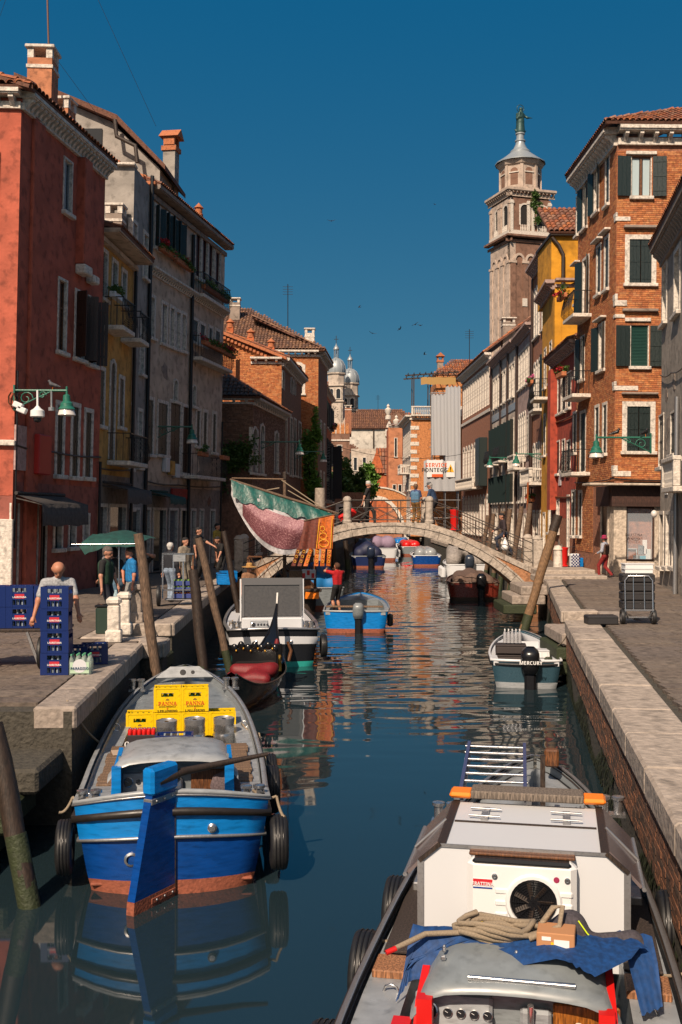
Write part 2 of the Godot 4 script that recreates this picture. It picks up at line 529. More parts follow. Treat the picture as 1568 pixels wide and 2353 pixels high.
# curved roof tiles up a slope: a = lower left corner,ux = along the eave,up = up the slope (both full length),in the node's own frame
var tile_mesh: ArrayMesh
var tile_at := Transform3D()
func tiles(par: Node3D,a: Vector3,ux: Vector3,up: Vector3,cols: Array,most := 0,wide := 0.2,tri := [0.0,0.0]):
	if tile_mesh == null:
		var g := geo().smooth()
		var rows := []
		for k in 2:
			var o := PackedVector3Array()
			for j in 7:
				var t := PI*j/6
				var r := 0.5-0.09*k
				o.append(Vector3(-cos(t)*r,sin(t)*r*0.85+(0.12 if k == 0 else 0.0),-k*1.0))
			rows.append(o)
		g.loft(rows)
		var lip := []
		for s in [1.0,0.86]:
			var o := PackedVector3Array()
			for j in 7: o.append(Vector3(rows[0][j].x*s,rows[0][j].y*s-0.02*(1.0-s),0))
			lip.append(o)
		g.smooth(3).loft(lip)
		tile_mesh = g.mesh()
	var nu := int(ux.length()/wide)
	var lv := 0.36*wide/0.2
	var nv := int(up.length()/lv)
	var x := ux.normalized()
	var z := -up.normalized()
	var y := z.cross(x).normalized()
	var xs := []
	for j in nv:
		var f := float(j)/nv
		for i in nu:
			var s := (i+0.5)/nu
			if s < tri[0]*f or s > 1.0-tri[1]*f: continue
			var rot := Basis(y,rng.randf_range(-0.05,0.05))
			xs.append(Transform3D(rot*Basis(x*wide*1.02,y*wide,z*lv*1.12),a+ux*s+up*f+y*rng.randf_range(0.0,0.012)))
	var g := geo()
	var b0 := a+ux*0.0
	var t0: Vector3 = a+up+ux*tri[0]
	var t1: Vector3 = a+up+ux*(1.0-tri[1])
	var dn := y*-0.1
	g.q(b0,a+ux,t1,t0); g.q(b0+dn,t0+dn,t1+dn,a+ux+dn); g.q(b0+dn,a+ux+dn,a+ux,b0); g.q(a+ux+dn,t1+dn,t1,a+ux); g.q(t0+dn,b0+dn,b0,t0); g.q(t1+dn,t0+dn,t0,t1)
	var r := ob("roof",g,M.roof_bed,par,tile_at)
	pieces("tile","roof_tiles",tile_mesh,cols,M.tile,xs,r,most)
	return r
# bricks laid over a facade between its openings
func bricks(w: MeshInstance3D,F: Dictionary,v0: float,v1: float,cols: Array,most := 300,u0 := 0.0,u1 := -1.0,bl := 0.26,bh := 0.066,skip := []):
	if u1 < 0: u1 = F.L
	var g := geo().cbox(Vector3.ZERO,Vector3(1,1,1),0.06)
	var bm := g.mesh()
	var xs := []
	var rows := int((v1-v0)/(bh+0.012))
	for j in rows:
		var vc := v0+(j+0.5)*(bh+0.012)
		var cuts := []
		for o in F.o+skip:
			if vc > o[2]-0.02 and vc < o[3]+0.02: cuts.append([o[0],o[1]])
		cuts.sort_custom(func(p,q): return p[0] < q[0])
		var at := u0
		cuts.append([u1,u1])
		for c in cuts:
			var e: float = c[0]
			var x := at
			var first := true
			while x < e-0.03:
				var l := bl*rng.randf_range(0.9,1.05)
				if (j % 2 == 1 and first) or rng.randf() < 0.25: l *= 0.5
				first = false
				l = minf(l,e-x)
				if e-x-l < 0.05: l = e-x
				xs.append(Transform3D(Basis.from_scale(Vector3(maxf(l-0.012,0.02),bh,0.03)),Vector3(x+l/2,vc,rng.randf_range(-0.006,0.004))))
				x += l
			at = maxf(at,c[1])
	pieces("brick","brickwork",bm,cols,M.brick,xs,w,most)
func pipe(F: Dictionary,u: float,v0: float,v1: float,m: Material,r := 0.06,w := 0.1):
	fob(F,"downpipe",geo().tube([Vector3(u,v0,w),Vector3(u,v1,w)],r,8),m)
func balcony(F: Dictionary,u0: float,u1: float,v: float,kind := "iron",out := 0.7,m: Material = null):
	var g := geo()
	g.cbox(Vector3((u0+u1)/2,v-0.08,out/2),Vector3(u1-u0,0.16,out),0.02)
	var b := fob(F,"balcony",g,M.white_stone)
	for k in [0.2,0.8]:
		ob("bracket",geo().prism(PackedVector2Array([Vector2(0,-0.16),Vector2(out*0.8,-0.16),Vector2(out*0.7,-0.25),Vector2(0.1,-0.5),Vector2(0,-0.5)]),-0.07,0.07,Transform3D(Basis(Vector3(0,0,1),Vector3.UP,Vector3(-1,0,0)),Vector3(lerpf(u0,u1,k),0,0))),M.white_stone,b)
	var r := geo()
	if kind == "iron":
		var o := 0.03
		var n := maxi(4,int((u1-u0)/0.14))
		for s in [u0+0.03,u1-0.03]:
			for k in 4: r.tube([Vector3(s,v,0.1+k*(out-0.15)/3),Vector3(s,v+0.95,0.1+k*(out-0.15)/3)],0.012,5)
			r.bar(Vector3(s,v+0.96,0),Vector3(s,v+0.96,out),0.04,0.03)
		for k in n+1:
			var x := lerpf(u0+0.03,u1-0.03,float(k)/n)
			r.tube([Vector3(x,v,out-0.06),Vector3(x,v+0.2,out+0.08),Vector3(x,v+0.45,out+0.06),Vector3(x,v+0.95,out-0.05)],0.012,5)
		r.bar(Vector3(u0,v+0.96,out-0.05),Vector3(u1,v+0.96,out-0.05),0.04,0.03)
		ob("railing",r,M.black_iron if m == null else m,b)
	else:
		var n := maxi(3,int((u1-u0)/0.2))
		var pf := [[0.03,0.0],[0.055,0.06],[0.03,0.14],[0.07,0.36],[0.03,0.6],[0.055,0.68],[0.055,0.72]]
		var bal := geo().lathe(pf,8).mesh()
		for k in n: ob("baluster",bal,M.white_stone,b,Transform3D(Basis(),Vector3(lerpf(u0,u1,(k+0.5)/n),v,out-0.1)))
		for s in [u0+0.1,u1-0.1]:
			for k in 2: ob("baluster",bal,M.white_stone,b,Transform3D(Basis(),Vector3(s,v,0.15+k*0.22)))
			r.cbox(Vector3(s,v+0.38,out-0.1),Vector3(0.2,0.76,0.2),0.02)
			r.bb(s-0.08,s+0.08,v+0.72,v+0.84,0.0,out-0.19)
		r.cbox(Vector3((u0+u1)/2,v+0.8,out-0.1),Vector3(u1-u0+0.04,0.13,0.24),0.02)
		ob("railing",r,M.white_stone,b)
	return b
func chimney(F: Dictionary,at: Vector3,w: float,h: float,m: Material,cap := "slab",d := -1.0):
	if d < 0: d = w
	var c := fob(F,"chimney",geo().bb(at.x-w/2,at.x+w/2,at.y,at.y+h,at.z-d/2,at.z+d/2),m)
	var g := geo()
	if cap == "slab":
		g.bb(at.x-w*0.54,at.x+w*0.54,at.y+h-0.3,at.y+h-0.2,at.z-d*0.54,at.z+d*0.54)
		for sx in [-1,1]:
			for sz in [-1,1]: g.bb(at.x+sx*w*0.38-0.09,at.x+sx*w*0.38+0.09,at.y+h,at.y+h+0.28,at.z+sz*d*0.38-0.09,at.z+sz*d*0.38+0.09)
		g.cbox(Vector3(at.x,at.y+h+0.33,at.z),Vector3(w*1.2,0.1,d*1.2),0.02)
	elif cap == "bell":
		g.lathe([[w*0.55,h-0.25],[w*0.62,h-0.2],[w*0.62,h-0.12],[w*0.95,h+0.1],[w*0.95,h+0.45],[w*0.8,h+0.6],[w*0.3,h+0.75],[0.01,h+0.78]],12,at)
	elif cap == "pot":
		g.lathe([[w*0.62,h],[w*0.62,h+0.06],[w*0.5,h+0.08],[w*0.5,h+0.3],[w*0.7,h+0.34],[0.01,h+0.6]],10,at)
	else:
		g.bb(at.x-w*0.62,at.x+w*0.62,at.y+h-0.25,at.y+h-0.05,at.z-d*0.62,at.z+d*0.62)
		var poly := PackedVector2Array([Vector2(-w*0.8,0),Vector2(w*0.8,0),Vector2(0,w*0.7)])
		for s in [-1,1]: g.bb(at.x+s*w*0.45-0.08,at.x+s*w*0.45+0.08,at.y+h,at.y+h+0.35,at.z-d*0.45,at.z+d*0.45)
		g.prism(poly,-d*0.8,d*0.8,Transform3D(Basis(),at+Vector3(0,h+0.35,0)))
	ob("cap",g,M.terracotta if cap != "slab" else M.white_stone,c)
	return c
func awning(F: Dictionary,u0: float,u1: float,v: float,out: float,drop: float,m: Material,flap := 0.35):
	var rows := []
	var n := 8
	for k in n+1:
		var x := lerpf(u0,u1,float(k)/n)
		var s := 0.03*sin(k*1.9)
		rows.append(PackedVector3Array([Vector3(x,v,0.05),Vector3(x,v-drop*0.5-s*0.6,out*0.5),Vector3(x,v-drop,out),Vector3(x,v-drop-flap+s,out+0.03)]))
	var g := geo().smooth().loft(rows)
	g.tube([Vector3(u0,v+0.03,0.08),Vector3(u1,v+0.03,0.08)],0.05,8)
	g.bar(Vector3(u0+0.05,v-0.1,0.02),Vector3(u0+0.05,v-drop-0.02,out),0.03,0.03)
	g.bar(Vector3(u1-0.05,v-0.1,0.02),Vector3(u1-0.05,v-drop-0.02,out),0.03,0.03)
	return fob(F,"awning",g,m)
func text(s: String,size: float,m: Material,parent: Node3D,xf: Transform3D,font := "Droid Sans",bold := true,called := "lettering") -> MeshInstance3D:
	var t := TextMesh.new()
	t.text = s
	var f := SystemFont.new()
	f.font_names = PackedStringArray([font])
	f.font_weight = 700 if bold else 400
	t.font = f
	t.font_size = 32
	t.pixel_size = size/32.0*1.35
	t.depth = 0.006
	t.curve_step = 4.0
	return ob(called,t,m,parent,xf)
func wire(pts: Array,m: Material,r := 0.006,sag := 0.0) -> Geo:
	var g := geo()
	for i in pts.size()-1:
		var q := []
		for k in 9:
			var p: Vector3 = pts[i].lerp(pts[i+1],k/8.0)
			p.y -= sag*4.0*(k/8.0)*(1.0-k/8.0)
			q.append(p)
		g.tube(q,r,5)
	return g
# places where the render has come away from a wall: irregular thin slabs of the layer beneath
func patches(F: Dictionary,n: int,v0: float,v1: float,m: Material,big := 0.5):
	for k in n:
		var c := Vector2(rng.randf_range(0.4,F.L-0.4),lerpf(v0,v1,pow(rng.randf(),1.6)))
		var bad := false
		for o in F.o:
			if c.x > o[0]-big and c.x < o[1]+big and c.y > o[2]-big and c.y < o[3]+big: bad = true
		if bad: continue
		var poly := PackedVector2Array()
		for j in 14:
			var a := TAU*j/14.0
			poly.append(c+Vector2(cos(a)*1.2,sin(a))*big*rng.randf_range(0.35,0.75))
		fob(F,"bare_patch",geo().prism(poly,-0.01,0.006+0.0007*k),m)
func _ready():
	rng.seed = 7
	ripple.seed = 3
	ripple.frequency = 0.01
	var cam := Camera3D.new()
	cam.name = "camera"
	cam.fov = 50.39
	cam.position = Vector3(0,2.5,0)
	cam.near = 0.1
	cam.far = 2000.0
	cam.current = true
	add_child(cam)
	var env := Environment.new()
	env.tonemap_mode = Environment.TONE_MAPPER_LINEAR
	env.tonemap_exposure = 1.2
	env.background_mode = Environment.BG_SKY
	env.sdfgi_enabled = true
	env.ssao_enabled = true
	env.ssil_enabled = true
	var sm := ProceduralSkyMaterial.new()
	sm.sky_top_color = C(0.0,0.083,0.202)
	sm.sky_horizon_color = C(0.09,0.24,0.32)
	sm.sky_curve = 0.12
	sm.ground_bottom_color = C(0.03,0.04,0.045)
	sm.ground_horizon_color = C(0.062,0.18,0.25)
	sm.sun_angle_max = 85.0  # sun glow spread wide behind the camera, added to brighten the shade
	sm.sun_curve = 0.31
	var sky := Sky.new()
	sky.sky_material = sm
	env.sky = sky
	var we := WorldEnvironment.new()
	we.name = "environment"
	we.environment = env
	add_child(we)
	var sun := DirectionalLight3D.new()
	sun.name = "sun"
	sun.light_color = Color(1.0,0.91,0.81)
	sun.light_energy = 1.6
	sun.light_angular_distance = 0.5
	sun.shadow_enabled = true
	add_child(sun)
	sun.look_at_from_position(Vector3(-0.42,1.0,1.05)*50.0,Vector3.ZERO)
	materials()
	setting()
	left_row()
	right_row()
	far_end()
	stone_bridge()
	boats()
	quay_things()
	people()
	small_things()
func materials():
	M.white_stone = mat(C(0.72,0.65,0.57),0.75,"stone",0.7)
	M.coping = mat(C(0.42,0.35,0.29),0.8,"stone",0.5,0.0,true)
	M.coping_b = mat(C(0.35,0.29,0.245),0.85,"stone",0.6,0.0,true)
	M.quay_wall = mat(C(0.065,0.058,0.045),0.9,"moss",0.7,0.0,true)  # darkened: shade cast from out of view is put into this colour
	M.moss = mat(C(0.03,0.04,0.014),0.7,"moss",1.2,0.0,true)
	M.pave_bed = mat(C(0.09,0.075,0.06),0.95,"stone",1.0,0.0,true)
	M.paver = mat(C(0.2,0.165,0.135),0.75,"stone",0.6,0.0,true)
	M.brick = mat(C(0.5,0.16,0.07),0.9,"stone",0.8,0.0,true)
	M.tile = mat(C(0.4,0.13,0.06),0.85,"stone",0.8,0.0,true)
	M.roof_bed = mat(C(0.16,0.07,0.045),0.9,"stone",0.8)
	M.terracotta = mat(C(0.5,0.17,0.07),0.85,"stone",1.0)
	M.dark_glass = mat(C(0.02,0.022,0.025),0.06)
	M.dark_room = mat(C(0.012,0.011,0.01),0.8)
	M.green_shutter = mat(C(0.012,0.022,0.022),0.55,"worn",1.0)
	M.brown_shutter = mat(C(0.03,0.014,0.01),0.6,"worn",1.0)
	M.blind_green = mat(C(0.03,0.1,0.085),0.5)
	M.brown_wood = mat(C(0.2,0.075,0.025),0.5,"wood",1.0)
	M.dark_wood = mat(C(0.05,0.03,0.02),0.6,"wood",1.0)
	M.plank = mat(C(0.26,0.16,0.095),0.75,"wood",1.2)
	M.pole = mat(C(0.2,0.125,0.08),0.8,"wood",1.0)
	M.pole_light = mat(C(0.3,0.17,0.085),0.8,"wood",1.0)
	M.black_iron = mat(C(0.012,0.012,0.014),0.5,"worn",2.0,0.2)
	M.black_rubber = mat(C(0.012,0.012,0.013),0.65,"worn",2.0)
	M.black_plastic = mat(C(0.01,0.01,0.012),0.25)
	M.steel = mat(C(0.55,0.55,0.56),0.3,"worn",2.0,0.9)
	M.dull_steel = mat(C(0.35,0.35,0.36),0.45,"worn",2.0,0.7)
	M.lamp_green = mat(C(0.02,0.13,0.09),0.45,"worn",2.0)
	M.milk_glass = mat(C(0.62,0.58,0.55),0.2)
	M.white_paint = mat(C(0.56,0.575,0.6),0.35)
	M.white_plastic = mat(C(0.7,0.7,0.7),0.3)
	M.grey_paint = mat(C(0.2,0.225,0.24),0.42,"hull",1.0)
	M.light_grey = mat(C(0.29,0.31,0.33),0.4,"hull",1.0)
	M.blue_light = mat(C(0.005,0.19,0.56),0.34,"hull",0.8)
	M.blue_dark = mat(C(0.003,0.05,0.24),0.32,"hull",0.8)
	M.red_paint = mat(C(0.55,0.012,0.01),0.35)
	M.rust_red = mat(C(0.3,0.085,0.045),0.8,"stone",1.6)
	M.rope = mat(C(0.42,0.33,0.23),0.9,"wood",8.0)
	M.orange = mat(C(0.8,0.2,0.01),0.5)
	M.blue_plastic = mat(C(0.004,0.018,0.11),0.35)
	M.yellow_plastic = mat(C(0.75,0.5,0.005),0.4,"worn",1.0)
	M.leaf = mat(C(0.05,0.1,0.018),0.6)
	M.leaf.backlight_enabled = true
	M.leaf.backlight = C(0.04,0.08,0.01)
	M.leaf_light = mat(C(0.1,0.2,0.03),0.6)
	M.leaf_light.backlight_enabled = true
	M.leaf_light.backlight = C(0.08,0.15,0.02)
	M.lead = mat(C(0.29,0.32,0.34),0.5,"worn",0.5,0.2)
const BRICK_COLS := [Color(0.52,0.18,0.062),Color(0.45,0.145,0.05),Color(0.58,0.23,0.08),Color(0.41,0.135,0.052),Color(0.54,0.23,0.095)]
const TILE_COLS := [Color(0.36,0.115,0.05),Color(0.28,0.1,0.055),Color(0.43,0.145,0.05),Color(0.22,0.1,0.065),Color(0.32,0.16,0.1)]
const PAVER_COLS := [Color(0.17,0.132,0.104),Color(0.15,0.118,0.096),Color(0.185,0.147,0.117),Color(0.16,0.128,0.108)]
const L_EDGE := [Vector2(-3.44,13.9),Vector2(-3.82,20.7),Vector2(-3.4,20.72),Vector2(-3.45,21.6),Vector2(-4.7,21.62),Vector2(-4.72,24.3),Vector2(-3.78,24.32),Vector2(-4.16,36),Vector2(-4.3,46),Vector2(-2.6,58),Vector2(-0.4,75),Vector2(0.9,90),Vector2(2.4,120),Vector2(3.4,150)]
const R_EDGE := [Vector2(1.9,3.2),Vector2(2.73,8.7),Vector2(5.2,25.0),Vector2(6.3,25.02),Vector2(6.5,27.4),Vector2(5.6,27.42),Vector2(7.5,39.4),Vector2(7.7,42),Vector2(8.3,47),Vector2(8.5,60),Vector2(8.3,100),Vector2(9.5,150)]
var ripple := FastNoiseLite.new()
func wave(x: float,d: float) -> float:
	var calm := 0.5+0.9*clampf(0.5+ripple.get_noise_2d(x*9.0,d*5.0),0.0,1.0)
	var k := (smoothstep(13.0,26.0,d)*0.93+0.07)*calm
	if x < 2.5: k *= lerpf(1.0,smoothstep(16.0,30.0,d),0.6)
	var w := 3.0*ripple.get_noise_2d(x*14.0+50.0,d*11.0)
	var h := 0.0
	h += 0.0034*sin(d*9.0+0.9*x+2.0*w)
	h += 0.0026*sin(d*13.3-1.7*x+3.0*w)
	h += 0.004*sin(d*5.1+2.2*x+1.6*w)
	h += 0.003*sin(d*3.1-4.4*x+w)
	h += 0.011*ripple.get_noise_2d(x*55.0,d*130.0)
	return h*k+0.004*sin(d*0.9+x*0.6+w)*k
func setting():
	# water
	var g := geo().smooth()
	var rows := []
	var d := 2.0
	while d < 190.0:
		var o := PackedVector3Array()
		var n := 72
		for i in n+1:
			var x := lerpf(-7.5 if d < 60 else -4.5,11.5,float(i)/n)
			o.append(V(x,WATER+wave(x,d),d))
		rows.append(o)
		d += 0.1 if d > 12 and d < 50 else (0.18 if d < 80 else 0.6)
	g.loft(rows)
	var wm := mat(C(0.013,0.025,0.031),0.03)
	wm.metallic_specular = 0.55
	structure("water",g,wm)
	structure("canal_bed",geo().bb(-600,600,-6.0,-4.5,-900,60),M.moss)
	# land on both sides,as prisms from the quay line outwards
	for s in 2:
		var edge: Array = L_EDGE if s == 0 else R_EDGE
		var p := PackedVector2Array()
		for e in edge: p.append(e)
		if s == 0: p.append_array([Vector2(3.4,600),Vector2(-500,600),Vector2(-500,13.9)])
		else: p.append_array([Vector2(9.5,600),Vector2(500,600),Vector2(500,3.2)])
		var q := PackedVector2Array()
		for v in p: q.append(Vector2(v.x,v.y))
		var lg := geo().prism(q,-5.0,-0.05,Transform3D(Basis(Vector3(1,0,0),Vector3(0,0,-1),Vector3(0,1,0)),Vector3.ZERO))
		var land := structure("quay_ground",lg,M.quay_wall)
		# coping stones along the edge
		var last := 7 if s == 0 else 9
		for i in edge.size()-1:
			var a: Vector2 = edge[i]
			var b: Vector2 = edge[i+1]
			if i > last: continue
			var len := a.distance_to(b)
			var dir := (b-a)/len
			var inn := Vector2(-dir.y,dir.x) if s == 0 else Vector2(dir.y,-dir.x)
			var wd := 0.75 if s == 1 and i < 2 else 0.55
			var at := 0.0
			var k := 0
			while at < len-0.02:
				var l := minf(rng.randf_range(1.1,2.0),len-at)
				if len-at-l < 0.4: l = len-at
				var c := a+dir*(at+l/2)+inn*(wd/2-0.06)
				var u := Vector3(dir.x,0,-dir.y)
				var st := ob("coping_stone",geo().cbox(V(c.x,-0.14+rng.randf_range(-0.006,0.006),c.y),Vector3(l-0.012,0.3,wd),0.03,Basis(u,Vector3.UP,u.cross(Vector3.UP))),M.coping if rng.randf() < 0.6 else M.coping_b,land)
				at += l
		# paving
		var slab := geo().cbox(Vector3.ZERO,Vector3.ONE,0.03).mesh()
		var xs := []
		var dd := 7.0 if s == 1 else 14.5
		while dd < (60.0 if s == 1 else 56.0):
			var ex := edge_x(edge,dd)
			var x: float = ex+0.62 if s == 1 else ex-0.5
			if s == 1 and dd < 25: x += 0.2
			var stop := 12.4 if s == 1 else (-10.5 if dd < 31 else (-8.7 if dd < 44.0 else -6.6))
			var dirn := 1.0 if s == 1 else -1.0
			x += dirn*0.002
			while (stop-x)*dirn > 0.1:
				var l := rng.randf_range(0.75,1.35)
				xs.append(Transform3D(Basis(Vector3.UP,0.02)*Basis.from_scale(Vector3(l-0.012,0.08,0.468)),V(x+dirn*l/2,-0.035+rng.randf_range(-0.004,0.004),dd)))
				x += dirn*l
			dd += 0.48
		pieces("paving_slab","paving",slab,PAVER_COLS,M.paver,xs,land,300)
		if s == 1:   # brickwork of the quay wall under the coping
			for i in [0,1,5]:
				var a: Vector2 = edge[i]
				var b: Vector2 = edge[i+1]
				var F := {"n": land,"X": frame(b,a),"W": frame(b,a),"L": a.distance_to(b),"o": []}
				var hold := ob("brick_face",geo().bb(0,F.L,-0.95,-0.29,-0.05,0.004),M.quay_wall,land,F.X)
				bricks(hold,F,-0.93,-0.3,[Color(0.2,0.085,0.045),Color(0.15,0.07,0.04),Color(0.24,0.1,0.05),Color(0.1,0.055,0.035)],300 if i == 1 else 60)
				for o in hold.get_children(): o.position.z += 0.01
				moss_band(land,F.X,0.0,F.L,i)
	# left water steps
	for k in 4:
		var y := -0.52-0.3*k
		var z := 13.35-0.62*k
		var st := structure("stone_step",geo().cbox(V(-5.9,y-0.15,z),Vector3(4.7-k*0.35,0.3,1.2),0.04),M.quay_wall if k == 0 else M.moss)
	# unseen landing wall, added to cast shade over the left water steps
	var hw := thing("landing_wall","unseen dark stone wall left of view, added to shade the mossy water steps","wall",V(-7.2,0,11.0))
	ob("wall",geo().bb(-1.2,0.75,-4.5,1.5,-2.5,4.5),M.quay_wall,hw)
	# the right water steps by the notch and by the bridge
	for k in 3:
		structure("stone_step",geo().cbox(V(5.75-0.12*k,-0.45-0.33*k,26.2),Vector3(1.3,0.3,2.2),0.04),M.coping_b if k == 0 else M.moss)
	for k in 3:
		structure("stone_step",geo().cbox(V(7.1-0.33*k,-0.35-0.33*k,40.6-0.1*k),Vector3(1.2,0.34,2.6),0.04),M.coping_b if k < 2 else M.moss)
	for k in 3:
		structure("stone_step",geo().cbox(V(-4.4+0.32*k,-0.4-0.33*k,23.0),Vector3(0.7,0.3,2.6),0.04),M.coping_b if k < 1 else M.moss)
	structure("landing",geo().cbox(V(8.6,0.0,41.2),Vector3(2.6,0.24,1.6),0.03),M.coping)
	structure("landing",geo().cbox(V(8.7,0.12,43.0),Vector3(2.2,0.3,2.2),0.03),M.coping)
func edge_x(edge: Array,d: float) -> float:
	for i in edge.size()-1:
		if edge[i].y <= d and edge[i+1].y >= d and edge[i+1].y-edge[i].y > 0.2:
			return lerpf(edge[i].x,edge[i+1].x,(d-edge[i].y)/(edge[i+1].y-edge[i].y))
	return edge[0].x
# weed hanging on the wall near the waterline: many short blades,one mass
func moss_band(par: Node3D,X: Transform3D,u0: float,u1: float,sd: int):
	var g := geo()
	var n := int((u1-u0)*90)
	for i in n:
		var u := rng.randf_range(u0,u1)
		var v := WATER+rng.randf_range(0.05,0.75)*(0.6+0.4*sin(u*1.3+sd))
		var w := rng.randf_range(0.02,0.06)
		var l := rng.randf_range(0.06,0.2)
		var o := rng.randf_range(0.015,0.05)
		g.t(X*Vector3(u-w,v,0.012),X*Vector3(u+w,v,0.012),X*Vector3(u+rng.randf_range(-0.03,0.03),v-l,o))
	var m := ob("seaweed",g,M.moss,par)
	m.set_meta("kind","stuff")
func plant(g: Geo,c: Vector3,r: Vector3,n: int,leaf := 0.06):   # leaf-sized faces spread through a volume,in clumps
	for k in maxi(3,n/60):
		var cc := c+Vector3(rng.randf_range(-1,1)*r.x,rng.randf_range(-1,1)*r.y,rng.randf_range(-1,1)*r.z)*0.75
		for i in mini(n,60):
			var p := cc+Vector3(rng.randfn(),rng.randfn(),rng.randfn())*r*0.22
			var b := Basis.from_euler(Vector3(rng.randf_range(-1,1),rng.randf()*TAU,rng.randf_range(-1,1)))
			var l := leaf*rng.randf_range(0.6,1.3)
			g.t(p,p+b*Vector3(l*0.5,l*0.2,l*0.6),p+b*Vector3(0,0,l*1.2))
			g.t(p,p+b*Vector3(0,0,l*1.2),p+b*Vector3(-l*0.5,l*0.2,l*0.6))
func planter(F: Dictionary,u0: float,u1: float,v: float,w: float,flower: Material = null,m: Material = null):
	var b := fob(F,"flower_box",geo().cbox(Vector3((u0+u1)/2,v,w),Vector3(u1-u0,0.2,0.22),0.02),M.terracotta if m == null else m)
	var g := geo()
	var n := int((u1-u0)*160)+60
	plant(g,Vector3((u0+u1)/2,v+0.18,w+0.03),Vector3((u1-u0)*0.55,0.22,0.2),n,0.09)
	ob("foliage",g,M.leaf,b).set_meta("kind","stuff")
	if flower:
		g = geo()
		plant(g,Vector3((u0+u1)/2,v+0.2,w+0.1),Vector3((u1-u0)*0.55,0.2,0.2),n/2,0.07)
		ob("blossoms",g,flower,b).set_meta("kind","stuff")
func left_row():
	M.red_wall = mat(C(0.47,0.108,0.062),0.9,"plaster",0.35)
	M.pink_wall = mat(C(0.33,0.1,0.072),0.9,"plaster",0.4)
	M.yellow_wall = mat(C(0.6,0.32,0.08),0.9,"plaster",0.35)
	M.grey_wall = mat(C(0.34,0.31,0.28),0.92,"plaster",0.3)
	M.beige_wall = mat(C(0.58,0.45,0.34),0.92,"plaster",0.3)
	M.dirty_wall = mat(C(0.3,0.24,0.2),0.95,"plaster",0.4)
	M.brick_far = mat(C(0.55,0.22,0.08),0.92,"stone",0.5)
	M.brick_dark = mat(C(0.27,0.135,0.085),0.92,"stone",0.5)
	M.orange_wall = mat(C(0.5,0.13,0.045),0.9,"plaster",0.3)
	M.red_flower = mat(C(0.35,0.008,0.015),0.6)
	M.pink_flower = mat(C(0.5,0.1,0.25),0.6)
	M.awning_dark = mat(C(0.07,0.06,0.055),0.85,"cloth",1.0)
	M.awning_green = mat(C(0.006,0.065,0.055),0.8,"cloth",1.0)
	M.awning_red = mat(C(0.3,0.015,0.012),0.8,"cloth",1.0)
	red_house(); yellow_house(); grey_house(); beige_house(); garden_house(); gable_house(); loggia_house(); balcony_house()
